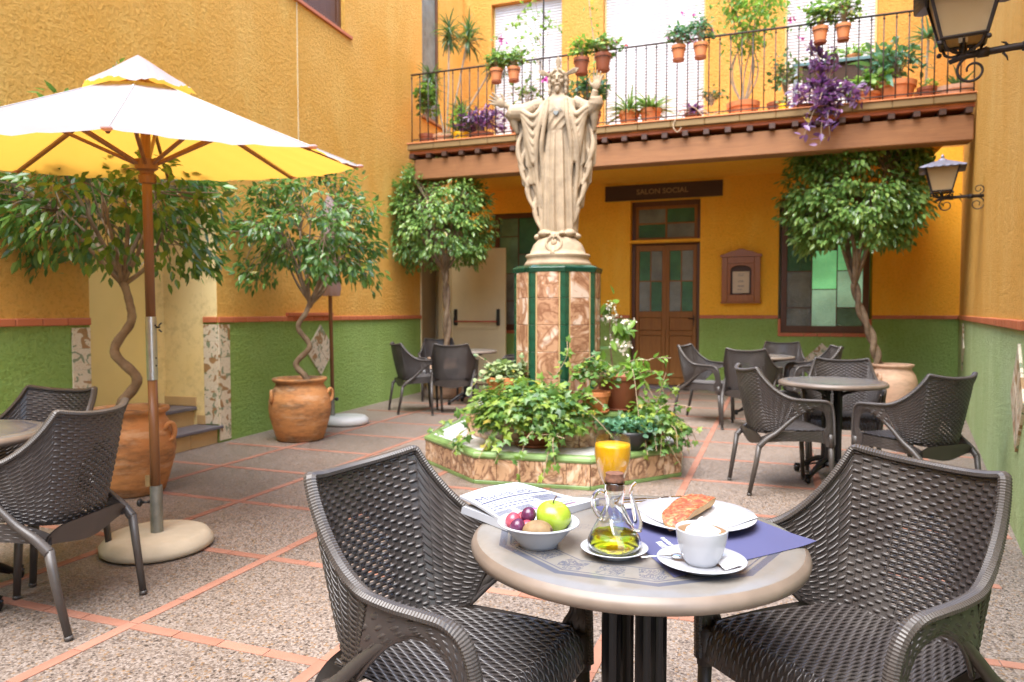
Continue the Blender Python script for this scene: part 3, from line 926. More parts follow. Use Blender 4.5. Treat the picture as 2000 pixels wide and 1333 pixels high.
b = MB(); b.box(mx - 0.02 + 0.47, mx + 0.02 + 0.44, yd - 0.004, yd + 0.009, 1.02, 1.2); b.tube([(dx1 - 0.03, yd - 0.0, 1.14), (dx1 - 0.03, yd - 0.05, 1.14), (dx1 - 0.12, yd - 0.05, 1.14)], 0.009, 8)
b.build('handle', 'black_metal', dlf)
b = MB(); b.box(mx - 0.022, mx + 0.022, yd - 0.004, yd + 0.0095, 0.95, 2.30)
b.build('cover_strip', 'door_wood', bw, bevel=0.003)
tr = MB(); tx0, tx1 = D0 + 0.06, D1 - 0.06
tr.box(tx0, tx0 + 0.05, yd + 0.01, yd + 0.05, 2.44, 3.0); tr.box(tx1 - 0.05, tx1, yd + 0.01, yd + 0.05, 2.44, 3.0); tr.box(tx0 + 0.05, tx1 - 0.05, yd + 0.01, yd + 0.05, 2.44, 2.48); tr.box(tx0 + 0.05, tx1 - 0.05, yd + 0.01, yd + 0.05, 2.95, 3.0)
tr.box(mx - 0.015, mx + 0.015, yd + 0.012, yd + 0.048, 2.48, 2.95); tr.box(tx0 + 0.05, mx - 0.016, yd + 0.014, yd + 0.046, 2.70, 2.725); tr.box(mx + 0.016, tx1 - 0.05, yd + 0.014, yd + 0.046, 2.70, 2.725)
trw = tr.build('transom_window', 'door_wood', bw, bevel=0.003)
for (x0, x1, z0, z1, m_) in ((tx0 + 0.05, mx - 0.015, 2.48, 2.70, 'green_pane'), (mx + 0.015, tx1 - 0.05, 2.48, 2.70, 'grey_pane'), (tx0 + 0.05, mx - 0.015, 2.725, 2.95, 'grey_pane'), (mx + 0.015, tx1 - 0.05, 2.725, 2.95, 'green_pane')):
    boxo('pane', x0, x1, yd + 0.027, yd + 0.033, z0, z1, m_, trw)
lin = boxo('lintel', -2.66, -0.775, -0.03, 0.14, 3.085, 3.335, 'dark_wood', bw, 0.006)
V, F = text_mesh('SALON SOCIAL', 0.115, 0.003, 'CENTER', 1.0, 0.002)
b = MB(); b.add([(x * 1.05 - 1.72, -0.0335 + e, z + 3.175) for (x, z, e) in V], F)
b.build('lettering', 'ivory_print', lin)
diamond(bw, 0.70, 0.50, 0.29, 0.29)

# upper storey at the back
uw = []
BL = [(-4.706, -3.427), (-2.712, -1.071), (0.111, 1.382)]
edges = [XL] + [e for p in BL for e in p] + [XR]
rects = [(edges[i], edges[i + 1], 3.6, WALL_TOP) for i in range(0, len(edges), 2)]
slab('ochre_upper', rects + [(a, c, 6.62, WALL_TOP) for a, c in BL], 'upper_wall', 0, T, bw)
for (a, c) in BL:
    wroot = MB(); wroot.box(a, a + 0.03, 0.13, 0.2, 3.6, 6.62); wroot.box(c - 0.03, c, 0.13, 0.2, 3.6, 6.62)
    wo = wroot.build('balcony_door', 'cream_paint', bw)
    # roller blind of narrow slats: one joined part per blind (60+ slats of 5 cm each, under 6 px)
    z = 3.6
    sl = MB()
    while z < 6.6:
        sl.add([(a + 0.03, 0.12, z), (c - 0.03, 0.12, z), (c - 0.03, 0.108, z + 0.014), (a + 0.03, 0.108, z + 0.014), (c - 0.03, 0.108, z + 0.034), (a + 0.03, 0.108, z + 0.034), (c - 0.03, 0.12, z + 0.048), (a + 0.03, 0.12, z + 0.048)],
               [(0, 1, 2, 3), (3, 2, 4, 5), (5, 4, 6, 7)])
        z += 0.048
    so = sl.build('roller_blind_slats', 'blind', wo); tag(so, kind='stuff')
bx = MB(); bx.box(XL, XR, T, T + 0.05, 0, WALL_TOP); bx.build('backing', 'grey_beige_paint', bw)

# notice board
nb = empty('notice_board', (-0.485, BY, 1.41), 0, 'small arched wooden notice case with a cream sheet, right of the door', 'notice board')
b = MB()
b.box(-0.29, -0.20, -0.10, -0.002, 0, 0.70); b.box(0.20, 0.29, -0.10, -0.002, 0, 0.70); b.box(-0.20, 0.20, -0.10, -0.002, 0, 0.11); b.box(-0.20, 0.20, -0.10, -0.002, 0.60, 0.70)
b.build('frame', 'notice_wood', nb, bevel=0.008, seg=2)
prof = [(-0.31, 0.70), (-0.31, 0.735), (-0.24, 0.75), (-0.16, 0.785), (-0.08, 0.80), (-0.03, 0.825), (0.03, 0.825), (0.08, 0.80), (0.16, 0.785), (0.24, 0.75), (0.31, 0.735), (0.31, 0.70)]
b = MB(); b.prism(prof, 0.002, 0.12, Matrix.Rotation(R(90), 4, 'X')); b.build('pediment', 'notice_wood', nb, bevel=0.004)
boxo('sill', -0.30, 0.30, -0.115, -0.002, -0.025, 0.0, 'notice_wood', nb, 0.004)
boxo('back_panel', -0.2, 0.2, -0.02, -0.002, 0.11, 0.60, 'dark_wood', nb)
b = MB()
b.box(-0.2, -0.155, -0.085, -0.06, 0.11, 0.60); b.box(0.155, 0.2, -0.085, -0.06, 0.11, 0.60)
arc = [(-0.155, 0.60), (-0.155, 0.50)] + [(0.155 * math.cos(PI - k * PI / 10), 0.50 + 0.07 * math.sin(PI - k * PI / 10)) for k in range(11)] + [(0.155, 0.60)]
b.prism(arc, 0.06, 0.085, Matrix.Rotation(R(90), 4, 'X'))
b.build('inner_frame', 'notice_wood', nb, bevel=0.003)
sh = boxo('sheet', -0.125, 0.125, -0.026, -0.021, 0.135, 0.475, 'paper_cream', nb)
b = MB()
for (x0, x1, z) in ((-0.05, 0.05, 0.43), (-0.04, 0.04, 0.405), (-0.035, 0.035, 0.325), (-0.045, 0.045, 0.31), (-0.05, 0.05, 0.25), (-0.04, 0.045, 0.235), (-0.05, 0.02, 0.19)):
    b.box(x0, x1, -0.0268, -0.0262, z, z + 0.006)
b.build('print', 'ink_grey', sh)

# ------------------------------------------------------------------ balcony
SY = 9.0
bal = empty('balcony', (0, SY, 3.4), 0, 'long balcony across the back wall on a heavy brown beam with small joist ends', 'balcony')
SXL, SXR = -4.86, 2.02
bz = 3.4
def bb(nm, x0, x1, y0, y1, z0, z1, mat, bev=0.004):
    return boxo(nm, x0, x1, y0 - SY, y1 - SY, z0 - bz, z1 - bz, mat, bal, bev)
bb('ceiling', SXL + 0.05, SXR, SY + 0.301, BY - 0.003, 3.380, 3.3985, 'ochre_smooth', 0)
bb('slab', SXL + 0.0, SXR, SY + 0.05, BY - 0.002, 3.50, 3.56, 'plain_pot')
n = 17
for k in range(n):
    a = SXL + (SXR - SXL) * k / n; c = SXL + (SXR - SXL) * (k + 1) / n
    bb('edge_board', a + 0.001, c - 0.001, SY - 0.02, SY + 0.05, 3.515, 3.595, 'old_board', 0.008)
for k in range(17):
    a = SXL + (SXR - SXL) * k / 17; c = SXL + (SXR - SXL) * (k + 1) / 17
    bb('edge_tile', a + 0.001, c - 0.001, SY - 0.035, SY + 0.10, 3.597, 3.612, 'plain_pot', 0.003)
bb('board_course', SXL, SXR, SY + 0.055, SY + 0.5, 3.465, 3.499, 'trim_tile')
j0 = bb('joist', -0.035, 0.035, SY - 0.0, BY - 0.01, 3.40, 3.464, 'dark_wood', 0.004)
nj = 28
for k in range(nj):
    x = SXL + 0.06 + (SXR - SXL - 0.12) * k / (nj - 1)
    o = j0 if k == 0 else inst(j0, bal, (0, 0, 0))
    o.location = (x, random.uniform(-0.015, 0.015), 0)
bb('beam', SXL + 0.06, SXR - 0.0, SY + 0.07, SY + 0.30, 3.115, 3.398, 'beam_wood', 0.012)
# railing
rl = empty('balcony_railing', (0, SY + 0.08, 3.61), 0, 'thin dark iron railing along the front of the balcony', 'railing')
XA, XB = SXL + 0.03, SXR - 0.01
nbz = int((XB - XA) / 0.125)
b = MB(); b.tube([(0, 0, 0), (0, 0, 0.97)], 0.0075, 6)
b.sphere((0, 0, 0.93), 0.014, 6, 4)
q0 = b.build('baluster', 'rail_iron', rl, smooth=True)
for k in range(nbz + 1):
    o = q0 if k == 0 else inst(q0, rl, (0, 0, 0))
    o.location = (XA + (XB - XA) * k / nbz, random.uniform(-0.003, 0.003), 0)
b = MB(); b.box(XA - 0.01, XB, -0.02, 0.02, 0.965, 0.98); b.build('handrail', 'rail_iron', rl, bevel=0.003)
b = MB(); b.box(XA - 0.01, XB, -0.009, 0.009, 0.06, 0.07); b.build('bottom_rail', 'rail_iron', rl)
# ------------------------------------------------------------------ woven resin armchair (local +x = forward)
def lerp(a, b, t): return np.asarray(a) * (1 - t) + np.asarray(b) * t

def back_pt(s, v):
    a = abs(s); sg = 1 if s >= 0 else -1
    zl = 0.405 + 0.038 * a ** 3
    xb = -0.215 + 0.13 * a ** 2.4
    yb = 0.228 * (1.24 * a - 0.24 * a ** 3)
    if a <= 0.62:
        q = a / 0.62
        zt = 0.838 + 0.024 * q ** 2.5; xt = -0.312 + 0.062 * q ** 2.2; yt = 0.198 * q
    else:
        t = (a - 0.62) / 0.38
        zt = 0.655 + 0.207 * (1 - t) ** 1.75; xt = -0.25 + 0.25 * t ** 1.15; yt = 0.198 + 0.084 * t ** 0.9
    vv = v
    bul = math.sin(PI * v) * 0.012
    x = xb * (1 - vv) + xt * vv - bul * (1 - a); y = yb * (1 - vv) + yt * vv
    return np.array((x, sg * y, zl * (1 - vv) + zt * vv))

rim_side = catmull([(0.0, 0.282, 0.655), (0.07, 0.287, 0.650), (0.14, 0.286, 0.647), (0.19, 0.282, 0.640), (0.222, 0.276, 0.612), (0.238, 0.270, 0.56), (0.247, 0.264, 0.48), (0.252, 0.258, 0.40), (0.256, 0.252, 0.335)], 6)
hole_side = catmull([(-0.088, 0.229, 0.442), (-0.03, 0.252, 0.505), (0.035, 0.270, 0.565), (0.10, 0.278, 0.600), (0.163, 0.274, 0.585), (0.192, 0.268, 0.54), (0.201, 0.262, 0.475), (0.18, 0.256, 0.425), (0.20, 0.250, 0.335)], 6)
NRS = len(rim_side)
def arm_pt(t, w, sg=1):
    i = t * (NRS - 1); k = min(int(i), NRS - 2); f = i - k
    a = rim_side[k] * (1 - f) + rim_side[k + 1] * f
    c = hole_side[k] * (1 - f) + hole_side[k + 1] * f
    p = a * (1 - w) + c * w
    p = p + np.array((0, 0.008 * math.sin(PI * w), 0))
    return np.array((p[0], p[1] * sg, p[2]))

def seat_pt(p, q):
    # p 0..1 back to front incl. roll-over, q -1..1 across
    wid = 0.190 + 0.045 * min(1, p * 1.8)
    dish = 0.014 * (1 - q * q)
    if p < 0.78:
        x = -0.190 + 0.400 * (p / 0.78); z = 0.438 - dish * math.sin(PI * min(1, p / 0.85)) + 0.006 * (p / 0.78)
    else:
        t = (p - 0.78) / 0.22
        x = 0.21 + 0.038 * math.sin(t * PI / 2); z = 0.438 + 0.006 - 0.085 * (1 - math.cos(t * PI / 2)) - 0.01 * t
    x += 0.012 * (1 - q * q) * (p > 0.5) * (p - 0.5)
    return np.array((x, q * wid, z))

def weave(mb, fn, rows, u0, u1, ns, spi, amp, wfrac, flip=1, v0=0.0, v1=1.0, thick=0.0035):
    """strands running along u, rows spread over v; ns over/under periods along u"""
    m = ns * spi
    du = (u1 - u0) / m
    dv = (v1 - v0) / rows
    for r in range(rows):
        vc = v0 + (r + 0.5) * dv
        base = mb.nv
        V = []
        hw = dv * wfrac * 0.5
        for i in range(m + 1):
            u = u0 + i * du
            c = fn(u, vc); e = fn(u + du * 0.5, vc); g = fn(u, vc + dv * 0.5)
            tu = e - c; tv = g - c
            n = np.cross(tu, tv); ln = np.linalg.norm(n)
            n = n / ln if ln > 1e-12 else np.array((0, 0, 1.0))
            n = n * flip
            off = amp * math.cos(PI * (i / spi + r))
            lo = fn(u, vc - hw) + n * off; hi = fn(u, vc + hw) + n * off
            mid = (lo + hi) / 2
            V += [lo, mid + n * thick, hi, mid - n * thick]
        F = []
        for i in range(m):
            a = i * 4
            for k in range(4):
                F.append((a + k, a + (k + 1) % 4, a + 4 + (k + 1) % 4, a + 4 + k))
        mb.add(V, F)

def sheet(mb, fn, nu, nv, th, keep=None, u0=0.0, u1=1.0, v0=0.0, v1=1.0):
    def nrm(u, v):
        e = 1e-3
        a = fn(min(u + e, u1), v) - fn(max(u - e, u0), v); c = fn(u, min(v + e, v1)) - fn(u, max(v - e, v0))
        n = np.cross(a, c); l = np.linalg.norm(n)
        return n / l if l > 1e-12 else np.array((0, 0, 1.0))
    for sgn in (1, -1):
        mb.grid(lambda a, c: (lambda u, v: fn(u, v) + nrm(u, v) * th * 0.5 * sgn)(u0 + (u1 - u0) * a, v0 + (v1 - v0) * c), nu, nv, keep=keep)

def make_chair():
    root = empty('armchair', (0, 0, 0))
    # backrest: woven strands over slim stakes, solid sheet behind except in the middle
    b = MB()
    weave(b, lambda u, v: back_pt(u, v), 35, -0.985, 0.985, 30, 4, 0.0034, 0.89, 1, 0.012, 0.985)
    for k in range(31):
        s = -0.985 + 1.97 * (k + 0.5) / 30
        if abs(s) > 0.99: continue
        pts = [back_pt(s, v) for v in np.linspace(0.01, 0.97, 14)]
        b.tube(pts, 0.0042, 4, cap=False, flat=0.6)
    sheet(b, back_pt, 44, 22, 0.003, keep=lambda a, c: not (abs(a * 2 - 1) < 0.14 + 0.20 * math.sin(PI * min(1, max(0, (c - 0.06) / 0.66))) and 0.06 < c < 0.72), u0=-1, u1=1, v0=0.0, v1=1.0)
    b.build('backrest', 'resin', root, smooth=True)
    # ribbed rim from one front foot over the top to the other
    path = [arm_pt(t, 0.0, -1) for t in np.linspace(0.97, 0.0, 60)][:-1]
    path += [back_pt(s, 1.0) for s in np.linspace(-1, 1, 150)]
    path += [arm_pt(t, 0.0, 1) for t in np.linspace(0.0, 0.97, 60)][1:]
    P = np.array(path)
    seg = np.r_[0, np.cumsum(np.linalg.norm(np.diff(P, axis=0), axis=1))]
    NS = 600
    tt = np.linspace(0, seg[-1], NS)
    Q = np.stack([np.interp(tt, seg, P[:, k]) for k in range(3)], 1)
    # smooth
    for _ in range(6): Q[1:-1] = (Q[:-2] + 2 * Q[1:-1] + Q[2:]) / 4
    b = MB()
    V = []
    for i in range(NS):
        t = Q[min(i + 1, NS - 1)] - Q[max(i - 1, 0)]; t /= np.linalg.norm(t)
        cx = np.array((Q[i][0] * 0.4 - 0.02, 0, Q[i][2] - 0.35))
        out = np.array((Q[i][0] - 0.35, Q[i][1] * 1.0, 0.0)); out[2] = 0
        hor = out - t * (out @ t); hor /= np.linalg.norm(hor)
        nn = np.cross(t, hor)
        wd = 0.0150; th = 0.0095
        rb = 1.0 if (i % 2) else 0.89
        fl = 1.0
        for k in range(8):
            a = 2 * PI * (k + 0.5) / 8
            ca, sa = math.cos(a), math.sin(a)
            V.append(Q[i] + hor * (wd * ca * 1.12 * rb) + nn * (th * sa * 1.15 * rb))
    F = [(i * 8 + k, i * 8 + (k + 1) % 8, (i + 1) * 8 + (k + 1) % 8, (i + 1) * 8 + k) for i in range(NS - 1) for k in range(8)]
    F += [tuple(range(8))[::-1], tuple(range((NS - 1) * 8, NS * 8))]
    b.add(V, F)
    b.build('rim', 'resin_smooth', root, auto=22)
    for sg in (1, -1):
        b = MB()
        weave(b, lambda u, v: arm_pt(u, v, sg), 6, 0.0, 0.93, 22, 4, 0.0028, 0.72, -sg, 0.10, 0.97)
        sheet(b, lambda u, v: arm_pt(u, v, sg), 40, 4, 0.006)
        b.tube([arm_pt(t, 1.0, sg) for t in np.linspace(0, 0.98, 50)], 0.0065, 6)
        b.build('armrest', 'resin', root, smooth=True)
    # seat
    b = MB()
    weave(b, lambda u, v: seat_pt(u, v * 2 - 1), 36, 0.0, 0.995, 24, 4, 0.0026, 0.72, 1, 0.01, 0.99)
    sheet(b, lambda u, v: seat_pt(u, v * 2 - 1) - np.array((0.0, 0, 0.003)), 30, 12, 0.004)
    b.build('seat', 'resin', root, smooth=True)
    # apron round the sides and the front, plain drooping skirt behind
    ap = catmull([(-0.225, 0.205, 0), (-0.12, 0.232, 0), (0.02, 0.246, 0), (0.14, 0.250, 0), (0.205, 0.249, 0)], 6)
    b = MB()
    for sg in (1, -1):
        def apf(u, v, sg=sg):
            i = u * (len(ap) - 1); k = min(int(i), len(ap) - 2); f = i - k
            p = ap[k] * (1 - f) + ap[k + 1] * f
            zt = 0.437 - 0.045 * max(0.0, 1 - u / 0.35) ** 2
            zb = 0.352 + 0.018 * math.sin(PI * u)
            return np.array((p[0], p[1] * sg, zt * (1 - v) + zb * v))
        weave(b, apf, 6, 0.12, 1.0, 16, 4, 0.0022, 0.74, -sg, 0.06, 0.94)
        sheet(b, apf, 24, 3, 0.005)
    b.grid(lambda a, c: (0.250 - 0.012 * (2 * a - 1) ** 2 + 0.0, (2 * a - 1) * 0.235, 0.39 - c * (0.035 - 0.012 * math.sin(PI * a))), 20, 2)
    b.build('apron', 'resin', root, smooth=True)
    b = MB()
    def sk(u, v):
        a = 2 * u - 1
        x = -0.245 + 0.02 * a * a
        zt = 0.422 - 0.035 * abs(a) ** 6; zb = 0.352 - 0.030 * math.cos(a * PI / 2) ** 2
        return np.array((x + 0.02 * v, a * 0.222, zt * (1 - v) + zb * v))
    sheet(b, sk, 24, 4, 0.006)
    b.build('skirt', 'resin_smooth', root, smooth=True)
    for sg in (1, -1):
        # rear leg: ribbed sleeve sweeping up into the arm, slim tube below
        pts = catmull([(0.10, 0.266, 0.600), (0.02, 0.266, 0.562), (-0.05, 0.258, 0.505), (-0.125, 0.252, 0.435), (-0.195, 0.246, 0.385), (-0.245, 0.240, 0.335)], 10)
        n = len(pts)
        rad = [(0.009 + 0.013 * (i / n)) * (1.0 if i % 2 else 0.91) for i in range(n)]
        b = MB(); b.tube(pts, rad, 10)
        b.tube([(-0.243, 0.240, 0.345), (-0.262, 0.236, 0.22), (-0.300, 0.222, 0.012)], [0.0185, 0.017, 0.0145], 12)
        b.tube([(-0.2995, 0.2222, 0.014), (-0.302, 0.2215, 0.0)], [0.0165, 0.0165], 12)
        V0_ = b.v
        if sg < 0: b.v = [a * np.array((1, -1, 1)) for a in b.v]; b.f = [f[::-1] for f in b.f]
        b.build('leg', 'resin_smooth', root, smooth=True)
        b = MB()
        b.tube([(0.232, 0.252, 0.42), (0.236, 0.250, 0.33)], [0.026, 0.021], 10)
        b.tube([(0.235, 0.250, 0.34), (0.243, 0.247, 0.2), (0.252, 0.243, 0.012)], [0.0185, 0.017, 0.0145], 12)
        b.tube([(0.252, 0.243, 0.014), (0.253, 0.243, 0.0)], [0.0165, 0.0165], 12)
        if sg < 0: b.v = [a * np.array((1, -1, 1)) for a in b.v]; b.f = [f[::-1] for f in b.f]
        b.build('leg', 'resin_smooth', root, smooth=True)
    return root

CH = [
    (-0.715, 1.520, -9, 'brown woven armchair pushed in on the left of the breakfast table', 'chairs at the breakfast table'),
    (0.190, 1.870, 227, 'brown woven armchair pushed in on the right of the breakfast table', 'chairs at the breakfast table'),
    (-2.83, 2.06, 193, 'brown woven armchair in front of the umbrella base, its back to the camera side', 'chairs at the round table under the umbrella'),
    (-3.33, 2.33, -82, 'brown woven armchair beyond the small table at the left edge, before the tiled jamb', 'chairs at the round table under the umbrella'),
    (0.07, 5.36, 20, 'brown armchair seen from its side, left of the middle right-hand table', 'chairs at the middle table on the right'),
    (0.87, 5.20, 131, 'brown armchair seen from behind, right of the middle right-hand table near the green wall', 'chairs at the middle table on the right'),
    (0.52, 6.17, -93, 'brown armchair behind the middle right-hand table, facing the camera', 'chairs at the middle table on the right'),
    (-0.72, 8.45, -14, 'brown armchair nearest the wooden double door', 'chairs at the far table on the right'),
    (-0.22, 8.06, 80, 'brown armchair with its back to the camera at the far right-hand table', 'chairs at the far table on the right'),
    (0.10, 9.60, -93, 'brown armchair facing the camera behind the far right-hand table', 'chairs at the far table on the right'),
    (0.42, 8.75, 190, 'brown armchair turned left beside the diamond of tiles below the window', 'chairs at the far table on the right'),
    (-4.20, 7.98, 44, 'brown armchair nearest the left green wall at the far left table', 'chairs at the far table on the left'),
    (-3.71, 8.03, 108, 'brown armchair with its back to the camera at the far left table', 'chairs at the far table on the left'),
    (-4.48, 9.20, -62, 'brown armchair facing the camera beside the fire exit jamb', 'chairs at the far table on the left'),
    (-3.22, 9.05, 196, 'brown armchair half hidden behind the statue column at the far left table', 'chairs at the far table on the left'),
]
chair0 = make_chair()
for i, (x, y, a, lab, grp) in enumerate(CH):
    c = chair0 if i == 0 else copy_tree(chair0)
    c.location = (x, y, 0.004); c.rotation_euler = (0, 0, R(a))
    tag(c, lab, 'chair', grp)

# ------------------------------------------------------------------ bistro tables
def make_table():
    root = empty('bistro_table', (0, 0, 0))
    b = MB()
    pr = [(0.0, 0.730), (0.335, 0.730), (0.352, 0.7295), (0.366, 0.7255), (0.376, 0.718), (0.380, 0.708), (0.377, 0.696), (0.367, 0.691), (0.355, 0.693), (0.34, 0.699), (0.0, 0.699)]
    b.cur = 1
    b.lathe(pr[1:4], n=96)
    b.cur = 0
    b.lathe(pr[3:10], n=96)
    V = [(0, 0, 0.730)] + [(0.335 * math.cos(2 * PI * k / 96), 0.335 * math.sin(2 * PI * k / 96), 0.730) for k in range(96)]
    b.cur = 1
    b.add(V, [(0, 1 + k, 1 + (k + 1) % 96) for k in range(96)])
    V = [(0.34 * math.cos(2 * PI * k / 96), 0.34 * math.sin(2 * PI * k / 96), 0.699) for k in range(96)]
    b.cur = 0
    b.add(V, [tuple(range(96))[::-1]])
    mats = ['table_edge', 'table_laminate']
    b.build('tabletop', None, root, smooth=True, mats=mats)
    for k in range(4):
        a = R(34 + 90 * k)
        cx, cy = 0.058 * math.cos(a), 0.058 * math.sin(a)
        b = MB(); b.lathe([(0.0205, 0.10), (0.0205, 0.66)], (cx, cy, 0), 24, fn=lambda r, z, t: r * (1 + 0.09 * math.cos(8 * t)))
        b.lathe([(0.027, 0.64), (0.027, 0.665)], (cx, cy, 0), 16); b.lathe([(0.027, 0.10), (0.027, 0.125)], (cx, cy, 0), 16)
        b.build('post', 'black_metal', root, auto=60)
    b = MB()
    b.lathe([(0.085, 0.095), (0.095, 0.11), (0.085, 0.13), (0.03, 0.135)], n=16, capb=True)
    b.build('hub', 'black_metal', root, auto=50)
    b = MB(); b.box(-0.10, 0.10, -0.10, 0.10, 0.664, 0.672)
    for k in range(4):
        a = R(34 + 90 * k); c, s = math.cos(a), math.sin(a)
        b.tube([(0.05 * c, 0.05 * s, 0.60), (0.09 * c, 0.09 * s, 0.64), (0.20 * c, 0.20 * s, 0.675), (0.30 * c, 0.30 * s, 0.69)], [0.012, 0.011, 0.010, 0.009], 8)
    b.build('top_bracket', 'black_metal', root, auto=50)
    for k in range(4):
        a = R(34 + 90 * k); c, s = math.cos(a), math.sin(a)
        b = MB()
        pts = catmull([(0.06, 0.14), (0.13, 0.125), (0.20, 0.085), (0.25, 0.05), (0.285, 0.035)], 6)
        b.tube([(p[0] * c, p[0] * s, p[1]) for p in pts], list(np.linspace(0.022, 0.013, len(pts))), 8)
        pts = catmull([(0.08, 0.095), (0.14, 0.085), (0.20, 0.062), (0.245, 0.04)], 5)
        b.tube([(p[0] * c, p[0] * s, p[1]) for p in pts], 0.008, 6)
        b.lathe([(0.012, 0.062), (0.024, 0.058), (0.018, 0.048), (0.026, 0.040), (0.020, 0.030), (0.024, 0.022), (0.017, 0.0)], (0.285 * c, 0.285 * s, 0), 12, capb=True, capt=True)
        b.build('foot', 'black_metal', root, auto=50)
    return root
tab0 = make_table()
TB = [(-0.294, 1.632, 0, 'round beige patterned table laid for breakfast in the foreground'),
      (0.42, 5.80, 20, 'bare round table between three chairs right of the planter, nearer one'),
      (-0.13, 8.95, 40, 'bare round table before the door, farther of the two on the right'),
      (-3.86, 8.85, 10, 'bare round table before the open fire door'),
      (-3.29, 2.00, 55, 'round table cut off by the left edge under the parasol')]
for i, (x, y, a, lab) in enumerate(TB):
    c = tab0 if i == 0 else copy_tree(tab0)
    c.location = (x, y, 0.004 if i else 0.0); c.rotation_euler = (0, 0, R(a))
    tag(c, lab, 'table', 'round bistro tables')
# ------------------------------------------------------------------ octagonal planter and column
PC = (-1.71, 5.79)
PROT = R(6)
pl = empty('octagonal_plinth', (PC[0], PC[1], 0), PROT, 'stepped octagonal plinth faced with brown marbled tiles and green edging', 'plinth')
def octa(ap, rot=0.0):
    r = ap / math.cos(PI / 8)
    return [(r * math.cos(PI / 8 + k * PI / 4 + rot), r * math.sin(PI / 8 + k * PI / 4 + rot)) for k in range(8)]
def tier(ap, z0, z1, ntile, band_lo, band_hi, topmat='white_marble'):
    b = MB(); b.prism(octa(ap - 0.012), z0, z1 - 0.005); b.build('core', 'grout', pl)
    b = MB(); b.prism(octa(ap - 0.045), z1 - 0.004, z1 + 0.006); b.build('top_slab', topmat, pl, bevel=0.002)
    side = 2 * ap * math.tan(PI / 8)
    tw = side / ntile
    tb_ = MB(); tb_.box(-tw / 2 + 0.0015, tw / 2 - 0.0015, -0.012, 0.004, z0 + band_lo + 0.002, z1 - band_hi - 0.002)
    src = None
    lo = MB(); lo.box(-side / 2 + 0.001, side / 2 - 0.001, -0.014, 0.014, z0, z0 + band_lo)
    hi = MB()
    n = 6
    pr = [(-0.03, -band_hi), (0.016, -band_hi), (0.022, -band_hi * 0.55), (0.016, -0.004), (0.0, 0.008), (-0.05, 0.010)]
    V = []
    for x in (-side / 2 - 0.006, side / 2 + 0.006):
        V += [(x, -p[0], z1 + p[1]) for p in pr]
    hi.add(V, [tuple(range(6)), tuple(range(11, 5, -1))] + [(i, (i + 1) % 6, 6 + (i + 1) % 6, 6 + i)[::-1] for i in range(6)])
    so = ho = None
    for k in range(8):
        a = k * PI / 4
        th = a + PI / 2
        c, s = math.cos(a), math.sin(a)
        if band_lo:
            if so is None: so = lo.build('edging', 'sage_glaze', pl, bevel=0.004); o = so
            else: o = inst(so, pl, (0, 0, 0))
            o.location = (ap * c, ap * s, 0); o.rotation_euler = (0, 0, th)
        if ho is None: ho = hi.build('edging', 'sage_glaze', pl, bevel=0.003); o = ho
        else: o = inst(ho, pl, (0, 0, 0))
        o.location = (ap * c, ap * s, 0); o.rotation_euler = (0, 0, th)
        for j in range(ntile):
            u = -side / 2 + (j + 0.5) * tw
            if src is None: src = tb_.build('facing_tile', 'marbled_tile', pl, bevel=0.002); o = src
            else: o = inst(src, pl, (0, 0, 0))
            o.location = (ap * c - u * s, ap * s + u * c, 0); o.rotation_euler = (0, 0, th)
tier(1.02, 0.0, 0.225, 5, 0.028, 0.038)
tier(0.70, 0.231, 0.47, 4, 0.0, 0.038, 'white_marble')
# column
colm = empty('tiled_column', (PC[0], PC[1], 0.48), R(3), 'eight-sided column with swirled brown tiles between dark green strips, under the statue', 'column')
CA = 0.335
b = MB(); b.prism(octa(CA - 0.012), 0, 1.11); b.build('core', 'grout', colm)
side = 2 * CA * math.tan(PI / 8)
pw = side * 0.36
s1 = s2 = s3 = s4 = None
for k in range(8):
    a = k * PI / 4 + 0.0
    c, s = math.cos(a), math.sin(a)
    for j in range(5):
        if s1 is None:
            b = MB(); b.box(-pw + 0.012, pw - 0.012, -0.010, 0.004, 0.0, 0.2155); s1 = b.build('swirl_tile', 'column_tile', colm, bevel=0.004); o = s1
        else: o = inst(s1, colm, (0, 0, 0))
        o.location = (CA * c, CA * s, 0.01 + j * 0.217); o.rotation_euler = (0, 0, a + PI / 2)
    if s2 is None:
        b = MB(); b.box(-pw, -pw + 0.010, -0.006, 0.004, 0, 1.1); b.box(pw - 0.010, pw, -0.006, 0.004, 0, 1.1); s2 = b.build('border_strip', 'step_tile', colm); o = s2
    else: o = inst(s2, colm, (0, 0, 0))
    o.location = (CA * c, CA * s, 0); o.rotation_euler = (0, 0, a + PI / 2)
    av = a + PI / 8; rv = CA / math.cos(PI / 8); cv, sv = math.cos(av), math.sin(av)
    for j in range(5):
        if s3 is None:
            b = MB()
            q = side / 2 - pw
            P0 = (0, 0)
            e1 = (-q * math.cos(PI / 8), -q * math.sin(PI / 8)); e2 = (q * math.cos(PI / 8), -q * math.sin(PI / 8))
            poly = [(e1[0], e1[1]), (0, 0), (e2[0], e2[1]), (e2[0] * 0.85, e2[1] - 0.02), (e1[0] * 0.85, e1[1] - 0.02)]
            poly = [(p[0], p[1] + 0.006) for p in poly]
            b.prism(poly[::-1], 0, 0.2150); s3 = b.build('green_strip_tile', 'green_glaze', colm, bevel=0.002); o = s3
        else: o = inst(s3, colm, (0, 0, 0))
        o.location = (rv * cv, rv * sv, 0.01 + j * 0.217); o.rotation_euler = (0, 0, av - PI / 2)
